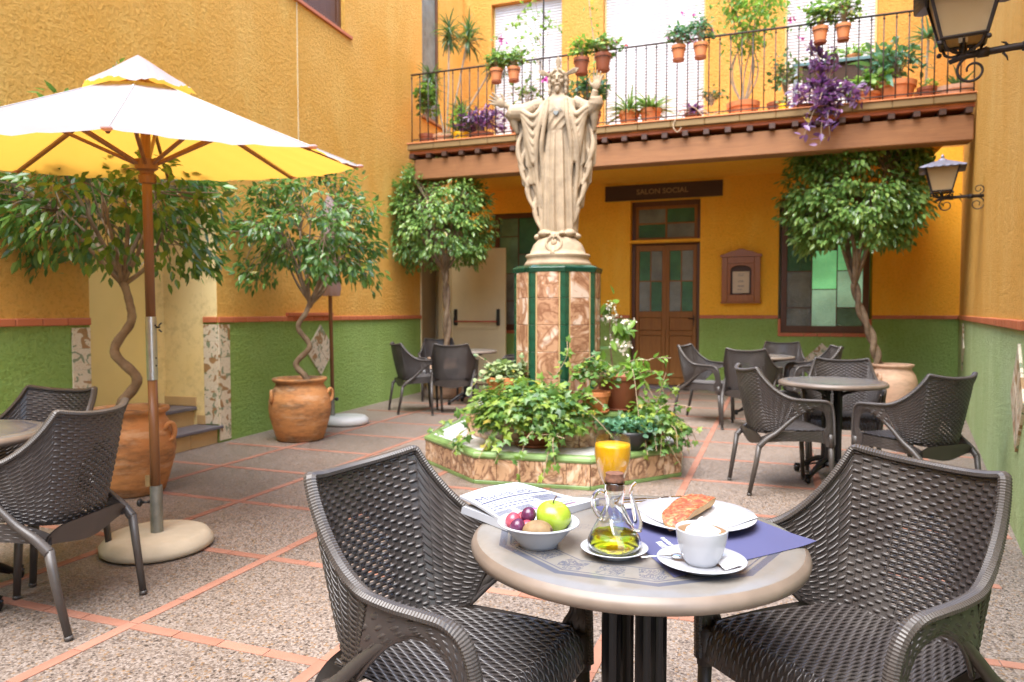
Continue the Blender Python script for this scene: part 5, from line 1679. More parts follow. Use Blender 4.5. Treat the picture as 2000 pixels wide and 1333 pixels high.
def trail(items, stems, p0, p1, sag, n, size, rs, up0=(0, 0, 1)):
    p0 = np.array(p0, float); p1 = np.array(p1, float)
    mid = p0 * 0.5 + p1 * 0.5 + np.array((rs.uniform(-.05, .05), rs.uniform(-.05, .05), sag))
    pts = catmull([p0, mid, p1], max(4, n // 2))
    stems.tube(pts, 0.0028, 4, cap=False)
    for i in range(n):
        p = pts[int((i + 0.5) / n * (len(pts) - 1))]
        sd = rs.normal(size=3)
        items.append((p, sd + np.array((0, 0, -0.35)) + (p1 - p0) * 0.6, np.array((0, 0, 1.0)) + rs.normal(size=3) * 0.35 + np.array((0.1, -0.5, 0)), size * rs.uniform(0.5, 1.2)))

G1 = 'plants on the plinth'
pt = empty('potted_plant', (-1.69, 5.10, 0.236), 0, 'big bushy ivy spilling over the front edge of the plinth from a hidden clay pot', 'plant', G1)
clay_pot(pt, 0.16, 0.24, 'dark_pot', True)
mound(pt, (-0.03, -0.02, 0.25), (0.46, 0.33, 0.22), 1350, 0.085, 'ivy_leaf', 'ivy', 2, 0.6, 0.62)
rs = np.random.RandomState(5)
items = []; sb = MB()
for (a, c, s_, n) in (((-0.35, -0.1, 0.25), (-0.80, -0.22, 0.06), 0.03, 16), ((-0.4, 0.0, 0.2), (-0.62, -0.20, 0.0), 0.02, 14), ((-0.35, -0.2, 0.15), (-0.50, -0.40, -0.02), 0.02, 12), ((0.15, -0.25, 0.2), (0.04, -0.50, -0.17), 0.10, 16), ((0.2, -0.25, 0.15), (0.22, -0.47, -0.14), 0.12, 14), ((0.3, -0.2, 0.15), (0.30, -0.45, -0.05), 0.08, 12),
                      ((-0.1, -0.3, 0.2), (-0.15, -0.44, -0.06), 0.05, 10), ((0.0, -0.3, 0.1), (0.34, -0.35, 0.13), 0.03, 14), ((-0.2, -0.3, 0.15), (-0.28, -0.42, -0.04), 0.04, 10), ((0.3, 0.1, 0.4), (0.55, 0.05, 0.30), 0.04, 14), ((0.35, 0.0, 0.3), (0.62, -0.10, 0.12), 0.05, 14), ((0.1, 0.2, 0.5), (0.18, 0.28, 0.78), 0.02, 12), ((0.2, 0.2, 0.45), (0.42, 0.2, 0.68), 0.05, 12)):
    trail(items, sb, a, c, s_, n, 0.085, rs)
sb.build('trailing_stems', 'dry_stem', pt); leaves_mesh('trailing_leaves', items, 'ivy', 'ivy_leaf', pt)

pt = empty('potted_plant', (-2.05, 5.42, 0.478), 0, 'clay flowerpot with pale variegated leaves left of the tiled column', 'plant', G1)
clay_pot(pt, 0.145, 0.24)
mound(pt, (0.0, 0.0, 0.26), (0.16, 0.14, 0.10), 330, 0.055, 'pale_leaf', 'round', 4, 0.2, 0.5)
items = []; sb = MB(); rs = np.random.RandomState(15)
for (a, c, s_, n) in (((-0.05, 0, 0.26), (-0.30, -0.05, 0.12), 0.08, 20), ((-0.05, 0, 0.24), (-0.22, -0.12, -0.02), 0.08, 22), ((-0.1, 0, 0.24), (-0.28, -0.02, 0.02), 0.08, 20), ((0, 0, 0.28), (-0.25, -0.02, 0.42), 0.0, 5), ((0.05, 0, 0.27), (0.17, -0.02, 0.44), 0.0, 16), ((0.1, 0, 0.26), (0.15, -0.12, 0.12), 0.05, 14)):
    trail(items, sb, a, c, s_, n, 0.055, rs)
sb.build('stems', 'dry_stem', pt); leaves_mesh('side_shoots', items, 'round', 'pale_leaf', pt)

pt = empty('potted_plant', (-1.27, 5.32, 0.478), 0, 'small clay pot with a little bushy plant just right of the tiled column', 'plant', G1)
clay_pot(pt, 0.115, 0.16, saucer=True)
mound(pt, (0.0, 0.0, 0.27), (0.17, 0.13, 0.13), 220, 0.05, 'ivy_leaf', 'round', 6, 0.2, 0.3)
pt = empty('potted_plant', (-1.14, 5.58, 0.478), 0, 'large dark brown pot with a long trailing pothos on the right of the plinth', 'plant', G1)
clay_pot(pt, 0.19, 0.27, 'dark_pot', True, 0.12)
items = []; sb = MB(); rs = np.random.RandomState(25)
for (a, c, s_, n) in (((0, 0, 0.26), (0.42, -0.12, 0.42), 0.06, 12), ((0, 0, 0.26), (0.26, -0.1, 0.40), 0.05, 10), ((0, 0, 0.28), (-0.2, -0.1, 0.36), 0.06, 9), ((0.1, 0, 0.27), (0.33, -0.20, -0.10), 0.22, 20), ((0.1, -0.1, 0.27), (0.22, -0.32, -0.05), 0.2, 18), ((0.12, -0.05, 0.27), (0.42, -0.1, -0.20), 0.24, 22), ((0.1, 0, 0.27), (0.30, -0.12, 0.10), 0.12, 14), ((0.05, 0, 0.27), (0.10, -0.2, 0.30), 0.06, 9)):
    trail(items, sb, a, c, s_, n, 0.10, rs)
sb.build('stems', 'dry_stem', pt); leaves_mesh('trailing_leaves', items, 'ficus', 'bright_leaf', pt)
pt = empty('potted_plant', (-0.98, 5.22, 0.236), 0, 'shallow black bowl of small blue-green rosettes beside the juice glass in view', 'plant', G1)
b = MB(); b.lathe([(0.10, 0), (0.15, 0.10), (0.165, 0.14), (0.155, 0.14), (0.13, 0.08)], n=32, capb=True); b.build('bowl', 'black_plastic', pt, smooth=True)
mound(pt, (0, 0, 0.15), (0.20, 0.17, 0.07), 520, 0.042, 'bluish_leaf', 'round', 9, -0.3, 0.3, False)
pt = empty('potted_plant', (-0.86, 5.48, 0.236), 0, 'light green ivy tumbling down over the right corner of the plinth', 'plant', G1)
clay_pot(pt, 0.12, 0.18, 'dark_pot')
mound(pt, (-0.02, -0.05, 0.14), (0.24, 0.24, 0.17), 520, 0.065, 'ivy_leaf', 'ivy', 12, 0.7, 0.55)
items = []; sb = MB(); rs = np.random.RandomState(35)
for k in range(15):
    a = R(-150 + 11 * k)
    trail(items, sb, (0.12 * math.cos(a), 0.12 * math.sin(a), 0.18), (rs.uniform(0.20, 0.36) * math.cos(a), rs.uniform(0.24, 0.40) * math.sin(a), rs.uniform(-0.12, 0.03)), 0.06, 12, 0.07, rs)
for (a, c, s_, n) in (((0, 0, 0.2), (0.20, 0.0, 0.46), 0.0, 16), ((0, 0, 0.2), (0.10, 0.0, 0.55), 0.0, 16), ((0.0, -0.1, 0.2), (0.30, -0.05, 0.30), 0.06, 14), ((0.1, 0, 0.15), (0.36, -0.05, 0.1), 0.05, 14)):
    trail(items, sb, a, c, s_, n, 0.07, rs)
sb.build('stems', 'dry_stem', pt); leaves_mesh('trailing_leaves', items, 'ivy', 'ivy_leaf', pt)
# begonia-like flowering plant behind the column
pt = empty('potted_plant', (-1.30, 6.15, 0.478), 0, 'tall plant with drooping white flower clusters behind the right side of the column', 'plant', G1)
clay_pot(pt, 0.13, 0.2)
items = []; fl = []; sb = MB(); rs = np.random.RandomState(45)
for (x, y, z, n) in ((-0.02, -0.1, 0.85, 8), (0.04, -0.12, 0.68, 9), (0.10, -0.1, 0.60, 8), (0.0, -0.06, 0.5, 5)):
    sb.tube(catmull([(0, 0, 0.18), (-0.03, -0.03, 0.5), (x, y, z)], 5), 0.006, 5)
    for k in range(n): items.append((np.array((x, y, z)) + rs.normal(size=3) * 0.03, rs.normal(size=3) + np.array((0.4, 0, -0.7)), np.array((0, -0.4, 1.0)), rs.uniform(0.08, 0.14)))
for (x, y, z, n) in ((0.0, -0.12, 0.82, 30), (-0.02, -0.12, 0.72, 40), (0.13, -0.12, 0.68, 24), (0.10, -0.12, 0.47, 70), (0.02, -0.12, 0.52, 20)):
    for k in range(n): fl.append((np.array((x, y, z)) + rs.normal(size=3) * np.array((0.035, 0.03, 0.025)), rs.normal(size=3) + np.array((0, 0, -0.7)), rs.normal(size=3), rs.uniform(0.02, 0.035)))
sb.build('stems', 'dry_stem', pt); leaves_mesh('leaves', items, 'ficus', 'bright_leaf', pt); leaves_mesh('flowers', fl, 'round', 'flower_white', pt)

# ---- plants on the railing and on the balcony floor
def hang_pot(x, z, seed, mat, kind, spread, size, n, label, flowers=None, dark=False, h=0.17, r=0.085):
    o = empty('railing_pot', (x, SY + 0.0, z - 0.09), 0, label, 'plant', 'flowerpots hung on the balcony railing')
    clay_pot(o, r, h, 'dark_pot' if dark else 'plain_pot')
    b = MB(); b.tube([(r * 1.02 * math.cos(a), r * 1.02 * math.sin(a), h * 0.72) for a in np.linspace(0, 2 * PI, 21)], 0.004, 5, cap=False); b.tube([(0, r, h * 0.72), (0, r + 0.03, h + 0.06)], 0.004, 5)
    b.build('hook_ring', 'rail_iron', o)
    b = MB(); b.lathe([(0.0, -0.012), (r * 0.78, -0.012), (r * 0.85, 0.012), (r * 0.78, 0.012)], n=20); b.build('drip_saucer', 'dark_pot', o)
    mound(o, (0, 0, h + spread[2] * 0.7), spread, n, size, mat, kind, seed, 0.3, 0.35)
    if flowers:
        rs = np.random.RandomState(seed); fl = []
        for k in range(5):
            c = np.array((0, 0, h + spread[2])) + rs.normal(size=3) * np.array(spread) * 0.6
            for j in range(8): fl.append((c + rs.normal(size=3) * 0.012, rs.normal(size=3), rs.normal(size=3), 0.028))
        leaves_mesh('flowers', fl, 'round', flowers, o)
    return o
hang_pot(-3.52, 4.41, 1, 'ivy_leaf', 'round', (0.14, 0.12, 0.13), 0.06, 160, 'clay pot on the railing left of the statue head, first of the left pair')
hang_pot(-3.27, 4.40, 2, 'ivy_leaf', 'round', (0.16, 0.12, 0.14), 0.06, 170, 'clay pot on the railing left of the statue head, second of the left pair')
hang_pot(-2.35, 4.39, 3, 'bright_leaf', 'round', (0.13, 0.12, 0.16), 0.06, 160, 'darker railing pot with yellow-green leaves right of the statue head', dark=True, r=0.10, h=0.19)
hang_pot(-2.07, 4.40, 4, 'ivy_leaf', 'ivy', (0.22, 0.13, 0.13), 0.075, 190, 'railing pot with a red geranium and leaves spilling right', 'flower_red', True, r=0.105, h=0.20)
hang_pot(-1.13, 4.41, 5, 'bluish_leaf', 'round', (0.17, 0.13, 0.15), 0.045, 330, 'round railing pot with mauve flowers in front of the middle blind', 'flower_pink')
hang_pot(-0.87, 4.41, 6, 'bluish_leaf', 'round', (0.15, 0.12, 0.19), 0.045, 300, 'railing pot at the right edge of the middle blind with white and pink flowers', 'flower_pink')
hang_pot(0.46, 4.42, 7, 'ivy_leaf', 'round', (0.17, 0.13, 0.17), 0.06, 230, 'terracotta railing pot before the right-hand blind, with pale bushy leaves')
hang_pot(0.70, 4.42, 8, 'ivy_leaf', 'ivy', (0.20, 0.13, 0.22), 0.07, 230, 'terracotta railing pot before the right-hand blind, with red flowers on top', 'flower_red', r=0.08)

FZ = 3.613
def fpot(x, y, r, h, label, pmat='plain_pot', nm='balcony_pot'):
    o = empty(nm, (x, y, FZ), 0, label, 'plant', 'plants standing on the balcony')
    if pmat: clay_pot(o, r, h, pmat)
    return o
def spikes(o, base, n, L, mat, seed, kind='blade', spread=1.0, up=0.6, name='leaves', wide=1.0):
    rs = np.random.RandomState(seed); it = []
    for k in range(n):
        v = rs.normal(size=3); v[2] = rs.uniform(-0.5, 1.2) * up + 0.1; v[:2] *= spread
        it.append((np.array(base), v, np.array((0, 0, 1.0)) + rs.normal(size=3) * 0.2, L * rs.uniform(0.7, 1.15)))
    return leaves_mesh(name, it, kind, mat, o)
# yucca cluster at the left end
o = fpot(-4.50, 9.55, 0.22, 0.20, 'wide clay bowl with several bare-stemmed yuccas at the left end of the balcony', 'pale_pot')
b = MB(); it = []
rs = np.random.RandomState(3)
for i, (x, z) in enumerate(((-0.32, 1.10), (-0.02, 1.75), (0.30, 1.68), (0.72, 1.22), (0.18, 0.55), (0.33, 0.35))):
    b.tube(catmull([(0.02 * i - 0.04, 0, 0.15), (x * 0.45, 0.05, z * 0.5), (x, 0.1, z)], 6), 0.014, 6)
    for k in range(120):
        v = rs.normal(size=3); v[2] = rs.uniform(-1.6, 1.5)
        it.append((np.array((x, 0.1, z)) + np.array((0, 0, rs.uniform(-0.18, 0.06))), v, np.array((0, 0, 1.0)), rs.uniform(0.18, 0.32)))
b.build('stems', 'dry_stem', o); leaves_mesh('leaves', it, 'blade', 'yucca_leaf', o)
o = fpot(-4.20, 9.35, 0.13, 0.17, 'small yellow pot with a spiky plant at the left end of the balcony', 'yellow_plastic')
spikes(o, (0, 0, 0.16), 50, 0.34, 'yucca_leaf', 5, up=1.2)
mound(o, (0.02, -0.05, 0.35), (0.14, 0.12, 0.2), 120, 0.05, 'bright_leaf', 'round', 3, 0.2, 0.2, False)
o = fpot(-3.85, 9.30, 0.16, 0.12, 'low planter of purple trailing leaves by the statue raised hand', 'dark_pot')
mound(o, (0, -0.02, 0.24), (0.36, 0.16, 0.22), 420, 0.09, 'violet_leaf', 'ficus', 13, 0.2, 0.3)
o = fpot(-4.78, 9.45, 0.12, 0.22, 'green foliage plant hanging in the corner behind the first balusters', 'dark_pot')
mound(o, (0, 0, 0.65), (0.14, 0.14, 0.35), 260, 0.08, 'ivy_leaf', 'round', 14, 0.2, 0.3)
o = fpot(-3.35, 9.5, 0.15, 0.25, 'sparse leafy plant before the left blind', 'plain_pot')
mound(o, (0.1, 0, 0.65), (0.35, 0.1, 0.35), 110, 0.06, 'ivy_leaf', 'round', 15, 0.2, 0.1)
o = fpot(-2.35, 9.4, 0.16, 0.3, 'bushy blue-green plant on the balcony right behind the statue shoulder', 'dark_pot')
mound(o, (0, 0, 0.55), (0.28, 0.2, 0.22), 300, 0.08, 'bluish_leaf', 'round', 16, 0.2, 0.4)
for (x, lab, sd) in ((-1.80, 'spider plant in a clay pot before the middle blind, left of its pair', 17), (-1.52, 'spider plant in a clay pot before the middle blind, right of its pair', 18)):
    o = fpot(x, 9.35, 0.135, 0.24, lab)
    spikes(o, (0, 0, 0.22), 90, 0.34, 'spider_leaf', sd, 'blade', 1.3, 1.0)
o = fpot(-0.98, 9.28, 0.11, 0.12, 'low pot of brown and white aloe pups with curling dry stems', 'dark_pot')
spikes(o, (0, 0, 0.12), 30, 0.22, 'violet_leaf', 19, 'blade_w', 1.3, 1.0)
mound(o, (0.22, 0, 0.30), (0.22, 0.08, 0.16), 60, 0.06, 'ivy_dark', 'round', 20, 0.2, 0.2)
b = MB()
b.tube(catmull([(0.0, -0.1, 0.12), (-0.10, -0.28, 0.10), (-0.20, -0.32, -0.08), (-0.15, -0.33, -0.17), (-0.10, -0.33, -0.12)], 6), 0.007, 5)
b.tube(catmull([(0.1, -0.1, 0.10), (0.16, -0.26, 0.08), (0.24, -0.30, 0.0), (0.33, -0.31, 0.03)], 6), 0.006, 5)
b.tube(catmull([(-0.1, -0.1, 0.12), (0.02, -0.24, 0.14), (0.14, -0.28, 0.02)], 6), 0.005, 5)
b.build('dry_runner', 'dry_stem', o)
# bougainvillea
o = fpot(-0.40, 9.70, 0.20, 0.30, 'tall bougainvillea with thin stems in a big orange pot between two blinds')
b = MB(); it = []; fl = []
rs = np.random.RandomState(8)
for k in range(7):
    e = np.array((rs.uniform(-0.6, 0.7), rs.uniform(-0.3, 0.2), rs.uniform(1.5, 2.9)))
    pts = catmull([(0, 0, 0.25), (rs.uniform(-0.15, 0.2), 0, 0.8), tuple(e * 0.7 + np.array((0, 0, 0.2))), tuple(e)], 8)
    b.tube(pts, list(np.linspace(0.012, 0.003, len(pts))), 5)
    for j in range(190):
        p = pts[rs.randint(len(pts) // 2 - 2, len(pts))] + rs.normal(size=3) * 0.10
        it.append((p, rs.normal(size=3) + np.array((0, 0, -0.3)), np.array((0, 0, 1.0)) + rs.normal(size=3) * 0.4, rs.uniform(0.05, 0.09)))
for k in range(10):
    c = np.array((rs.uniform(-0.5, 0.8), rs.uniform(-0.3, 0), rs.uniform(0.95, 2.6)))
    for j in range(8): fl.append((c + rs.normal(size=3) * 0.018, rs.normal(size=3), rs.normal(size=3), 0.045))
for j in range(330):
    p = np.array((0.15, -0.3, 1.35)) + rs.normal(size=3) * np.array((0.22, 0.12, 0.2))
    it.append((p, rs.normal(size=3) + np.array((0, 0, -0.3)), np.array((0, 0, 1.0)) + rs.normal(size=3) * 0.4, rs.uniform(0.06, 0.10)))
b.build('stems', 'dry_stem', o); leaves_mesh('leaves', it, 'ficus', 'bright_leaf', o); leaves_mesh('flowers', fl, 'round', 'flower_pink', o)
# climber on a cane in front of the left blind
o = fpot(-2.95, 9.25, 0.12, 0.22, 'flowering climber on a dark cane above the statue crown', 'dark_pot')
b = MB(); b.tube([(0, 0, 0.2), (0.02, 0, 2.9)], 0.012, 6); b.build('cane', 'rail_iron', o)
it = []; fl = []; rs = np.random.RandomState(31); b = MB()
for k in range(7):
    e = np.array((rs.uniform(-0.75, 0.35), rs.uniform(-0.05, 0.05), rs.uniform(1.0, 1.75)))
    pts = catmull([(0, 0, 0.6 + 0.1 * k), tuple(e * np.array((0.4, 1, 1)) + np.array((0, 0, 0.15))), tuple(e)], 7)
    b.tube(pts, 0.004, 4)
    for j in range(22):
        it.append((pts[rs.randint(3, len(pts))] + rs.normal(size=3) * 0.03, rs.normal(size=3), np.array((0, 0, 1.0)), rs.uniform(0.04, 0.07)))
for c in ((-0.62, 0, 1.35), (0.05, -0.1, 0.70), (0.2, -0.1, 0.52), (0.1, 0, 0.80)):
    for j in range(10): fl.append((np.array(c) + rs.normal(size=3) * 0.025, rs.normal(size=3), rs.normal(size=3), 0.05))
b.build('stems', 'dry_stem', o); leaves_mesh('leaves', it, 'round', 'bright_leaf', o); leaves_mesh('flowers', fl, 'round', 'flower_pink', o)
# climber on the strip of wall between the first two blinds
o = fpot(-2.45, 9.9, 0.12, 0.22, 'thin climber on the ochre wall between the left and middle blinds')
it = []; rs = np.random.RandomState(32); b = MB()
pts = catmull([(0, 0, 0.2), (0.05, 0, 1.2), (-0.03, 0, 2.0), (-0.08, 0, 2.9)], 10)
b.tube(pts, 0.008, 5)
for j in range(80): it.append((pts[rs.randint(5, len(pts))] + rs.normal(size=3) * 0.05, rs.normal(size=3), np.array((0, 0, 1.0)), rs.uniform(0.05, 0.08)))
b.build('stems', 'dry_stem', o); leaves_mesh('leaves', it, 'round', 'bright_leaf', o)
# right part of the balcony
o = fpot(0.00, 9.45, 0.11, 0.2, 'slim upright shrub in a dark pot left of the yellow pot', 'dark_pot')
mound(o, (0.1, 0, 0.50), (0.24, 0.12, 0.32), 240, 0.055, 'ivy_dark', 'round', 21, 0.2, 0.2)
o = fpot(0.08, 9.22, 0.065, 0.11, 'small yellow pot at the right half of the balcony edge', 'yellow_plastic')
mound(o, (0, 0, 0.16), (0.06, 0.05, 0.05), 30, 0.04, 'pale_leaf', 'round', 22, 0.2, 0.2, False)
o = fpot(0.30, 9.3, 0.12, 0.10, 'low dark planter with purple spikes beside the yellow pot', 'dark_pot')
mound(o, (0.02, 0, 0.18), (0.22, 0.1, 0.13), 170, 0.06, 'violet_leaf', 'ficus', 23, 0.2, 0.2, False)
# purple trailing tradescantia hanging over the edge
o = fpot(0.52, 9.12, 0.11, 0.14, 'purple tradescantia cascading over the balcony edge', 'dark_pot')
it = []; rs = np.random.RandomState(41); b = MB()
for k in range(34):
    a = rs.uniform(0, 2 * PI)
    if k < 12: e = np.array((rs.uniform(-0.20, 0.16), rs.uniform(-0.05, 0.1), rs.uniform(0.3, 0.85)))
    else: e = np.array((rs.uniform(-0.38, 0.42), rs.uniform(-0.32, -0.15), rs.uniform(-0.50, 0.22)))
    if k >= 24: e[0] *= 0.4
    pts = catmull([(0, 0, 0.12), tuple(e * 0.5 + np.array((0, -0.05, 0.12))), tuple(e)], 6)
    b.tube(pts, 0.004, 4, cap=False)
    for j in range(17):
        it.append((pts[rs.randint(3, len(pts))] + rs.normal(size=3) * 0.02, rs.normal(size=3) + np.array((0, -0.2, 0.0)), np.array((0, -0.3, 1.0)) + rs.normal(size=3) * 0.5, rs.uniform(0.07, 0.13)))
b.build('stems', 'dry_stem', o); leaves_mesh('leaves', it, 'ficus', 'violet_leaf', o)
# table with pots
tb_ = empty('balcony_table', (0.80, 9.95, FZ), 0, 'low dark table with a teal edge before the right blind', 'table')
boxo('tabletop', -0.62, 0.62, -0.3, 0.3, 0.68, 0.72, 'teal_paint', tb_, 0.004)
boxo('front_panel', -0.5, 0.6, -0.26, -0.24, 0.45, 0.68, 'dark_wood', tb_, 0.003)
lg = boxo('leg', -0.6, -0.56, -0.28, -0.24, 0, 0.68, 'aluminium', tb_)
for (x, y) in ((1.16, 0), (0, 0.5), (1.16, 0.5)): inst(lg, tb_, (x, y, 0))
o = empty('balcony_pot', (0.88, 9.85, FZ + 0.72), 0, 'small pot of light green leaves on the balcony table', 'plant', 'plants standing on the balcony')
clay_pot(o, 0.09, 0.08); mound(o, (0, 0, 0.11), (0.30, 0.1, 0.08), 150, 0.06, 'bright_leaf', 'round', 24, 0.2, 0.2, False)
o = fpot(0.98, 9.32, 0.15, 0.17, 'low clay pot of yellow-green leaves right of the purple cascade')
mound(o, (0, 0, 0.25), (0.30, 0.18, 0.14), 230, 0.075, 'bright_leaf', 'round', 25, 0.2, 0.4)
o = fpot(1.30, 9.40, 0.21, 0.28, 'large rounded clay pot with blue-green upright leaves near the right wall')
mound(o, (0.0, 0, 0.50), (0.32, 0.2, 0.26), 260, 0.10, 'bluish_leaf', 'ficus', 26, 0.1, 0.4)
spikes(o, (-0.1, 0, 0.4), 14, 0.4, 'bluish_leaf', 40, 'blade_w', 0.6, 1.4)
o = fpot(1.60, 9.30, 0.10, 0.17, 'small dark brown pot on the balcony near the right wall', 'dark_pot')
mound(o, (0, 0, 0.2), (0.08, 0.08, 0.05), 40, 0.04, 'bright_leaf', 'round', 27, 0.1, 0.4, False)
o = fpot(1.93, 9.65, 0.24, 0.22, 'broad pale clay bowl at the right end of the balcony', 'pale_pot')
spikes(o, (0.05, 0, 0.2), 40, 0.3, 'yucca_leaf', 28, 'blade', 1.0, 1.0)
o = fpot(1.66, 9.75, 0.12, 0.25, 'spiky blue-green yucca on a bare stem behind the near lantern')
b = MB(); b.tube([(0, 0, 0.2), (0.02, 0, 0.85)], 0.015, 6); b.build('stem', 'dry_stem', o)
spikes(o, (0.02, 0, 0.88), 60, 0.26, 'bluish_leaf', 29, 'blade', 1.2, 0.9)

# sprigs climbing above the parasol on the left wall
o = empty('wall_climber', (LA[0] + 0.03, 3.95, 1.9), 0, 'thin climber with small leaves on the left wall above the parasol', 'plant')
it = []; fl = []; rs = np.random.RandomState(52); b = MB()
for (y, z, n) in ((-0.75, 0.55, 70), (-0.55, 0.72, 60), (-0.3, 0.78, 70), (-0.15, 0.95, 40), (0.15, 0.75, 45), (0.25, 1.1, 26), (0.3, 1.3, 16), (0.75, 0.75, 14), (0.95, 0.95, 14), (1.35, 0.7, 12), (1.6, 0.75, 8)):
    pts = catmull([(0.06, y * 0.3, -0.3), (0.05, y * 0.7, z * 0.6), (0.07, y, z)], 6)
    b.tube(pts, 0.004, 4, cap=False)
    for j in range(n):
        t_ = rs.rand() ** 0.5
        it.append((pts[int(t_ * (len(pts) - 1))] + rs.normal(size=3) * np.array((0.02, 0.06, 0.05)), rs.normal(size=3) + np.array((0.4, 0, -0.4)), np.array((0.6, 0, 1.0)), rs.uniform(0.035, 0.07)))
b.build('stems', 'dry_stem', o); leaves_mesh('leaves', it, 'ficus', 'bright_leaf', o)
# ------------------------------------------------------------------ open parasol
um = empty('parasol', (-3.03, 2.84, 0.004), R(20.12), 'open cream parasol on a wooden pole standing in a round concrete foot', 'parasol')
b = MB()
b.lathe([(0.255, 0.0), (0.275, 0.015), (0.272, 0.04), (0.245, 0.075), (0.225, 0.083), (0.0, 0.085)], n=56, capb=True, fn=lambda r, z, a: r * (1 + 0.01 * math.sin(3 * a)))
b.build('foot', 'concrete', um, smooth=True)
TILT = Matrix.Rotation(R(-0.5), 4, 'Y')
CTILT = TILT @ Matrix.Translation((0, 0, 2.0)) @ Matrix.Rotation(R(5.6), 4, 'X') @ Matrix.Translation((0, 0, -2.0))
def rot(o, m=TILT): o.matrix_local = m @ o.matrix_local if False else m; return o
b = MB(); b.tube([(0, 0, 0.08), (0, 0, 0.33)], 0.031, 20); b.build('socket', 'galvanised', um, smooth=False, auto=40)
b = MB(); b.tube([(-0.03, -0.01, 0.245), (-0.065, -0.02, 0.245)], 0.007, 8); b.sphere((-0.075, -0.024, 0.245), 0.022, 8, 6, (0.6, 1, 1)); b.build('clamp_knob', 'black_plastic', um, smooth=True)
b = MB(); b.box(-0.042, -0.018, -0.03, -0.022, 0.33, 0.39); b.build('wedge', 'old_board', um)
POLE_Z = 2.47
b = MB(); b.tube([(0, 0, 0.30), (0, 0, 0.90)], 0.024, 20); rot(b.build('pole', 'pole_wood', um, smooth=True))
b = MB(); b.tube([(0, 0, 0.885), (0, 0, 1.215)], 0.027, 20); slv = rot(b.build('sleeve', 'aluminium', um, auto=40))
b = MB()
for z in (0.96, 1.0, 1.17): b.sphere((0.026, -0.008, z), 0.005, 6, 4)
b.box(0.026, 0.046, -0.004, 0.004, 1.155, 1.165); b.tube([(0.040, 0, 1.148), (0.055, 0, 1.135)], 0.004, 6); b.tube([(0.040, 0, 1.168), (0.055, 0, 1.182)], 0.004, 6)
rot(b.build('wing_bolt', 'black_metal', um))
b = MB(); b.tube([(0, 0, 1.21), (0, 0, POLE_Z)], 0.024, 20); rot(b.build('pole', 'pole_wood', um, smooth=True))
RR, ZR, ZA = 1.09, 2.02, 2.44
PH0 = R(20)
def cano(phi, r, z_off=0.0, R_=RR, za=ZA, zr=ZR, sag=0.022):
    k = (phi - PH0) / (PI / 4); f = k - math.floor(k)
    ch = math.cos(PI / 8) / math.cos((f - 0.5) * PI / 4)
    t = r
    rad = R_ * t * (1 - (1 - ch) * 1.0)
    sc = math.sin(PI * f)
    z = za + (zr - za) * (t ** 1.08) - sag * sc * t * (1 - 0.3 * t) - 0.012 * math.sin(t * PI)
    if t > 0.97: z -= 0.004 * abs(math.sin(6 * PI * f))
    wr = 0.004 * math.sin(23 * f + 17 * t) * t * sc
    return (rad * math.cos(phi), rad * math.sin(phi), z + z_off + wr)
b = MB()
b.grid(lambda u, v: cano(PH0 + 2 * PI * u, 1.0 - 0.86 * v), 128, 26, cu=True)
rot(b.build('canopy', 'canvas', um, smooth=True), CTILT)
b = MB()
def capf(u, v):
    t = 1 - v * 0.99
    p = cano(PH0 + 2 * PI * u, t, 0.0, 0.265, ZA + 0.10, ZA - 0.078, 0.0)
    f = (u * 8) % 1.0
    return (p[0], p[1], p[2] + 0.024 * math.sin(PI * f) * t ** 3 + 0.012 * math.sin(PI * t))
b.grid(capf, 128, 10, cu=True)
rot(b.build('vent_cap', 'canvas', um, smooth=True), CTILT)
for k in range(8):
    ph = PH0 + k * PI / 4
    c, s = math.cos(ph), math.sin(ph)
    m = Matrix.Rotation(ph, 4, 'Z')
    def rib_z(r): return ZA + (ZR - ZA) * ((r / RR) ** 1.08) - 0.012 * math.sin(r / RR * PI)
    b = MB()
    b.tube([(c * r, s * r, rib_z(r) - 0.017) for r in (0.03, 0.3, 0.6, 0.9, 1.07)], [0.011, 0.011, 0.011, 0.010, 0.009], 6)
    rot(b.build('rib', 'pole_wood', um), CTILT)
    b = MB()
    rm_ = 0.50
    b.tube([(c * 0.045, s * 0.045, 2.0), (c * rm_, s * rm_, rib_z(rm_) - 0.03)], 0.0105, 6)
    rot(b.build('strut', 'pole_wood', um), CTILT)
    b = MB(); b.tube([tuple(np.array(cano(ph, t_)) + np.array((0, 0, 0.001))) for t_ in np.linspace(1.0, 0.15, 16)], 0.0045, 6, flat=0.5); rot(b.build('seam', 'canvas_seam', um), CTILT)
    b = MB(); p = cano(ph, 1.0); b.sphere(p, 0.022, 8, 6, (1, 1, 0.5)); rot(b.build('rib_pocket', 'canvas', um, smooth=True), CTILT)
b = MB(); b.lathe([(0.026, 1.90), (0.042, 1.905), (0.044, 1.945), (0.033, 1.95), (0.036, 1.965), (0.055, 1.975), (0.058, 2.025), (0.026, 2.03)], n=20); rot(b.build('runner', 'pole_wood', um, auto=40), CTILT)
b = MB(); b.lathe([(0.026, ZA - 0.09), (0.05, ZA - 0.085), (0.05, ZA - 0.03), (0.026, ZA - 0.025)], n=20); b.tube([(0, 0, POLE_Z - 0.01), (0, 0, ZA + 0.085)], [0.02, 0.008], 10); rot(b.build('top_hub', 'pole_wood', um, auto=40), CTILT)
b = MB()
for k in range(9):
    z = 1.93 - k * 0.013; b.tube([(0.045 + 0.004 * math.sin(t), 0.0 + 0.003 * math.sin(k), z + 0.007 * math.cos(t)) for t in np.linspace(0, 2 * PI, 7)], 0.0012, 4, cap=False)
rot(b.build('pin_chain', 'black_metal', um))

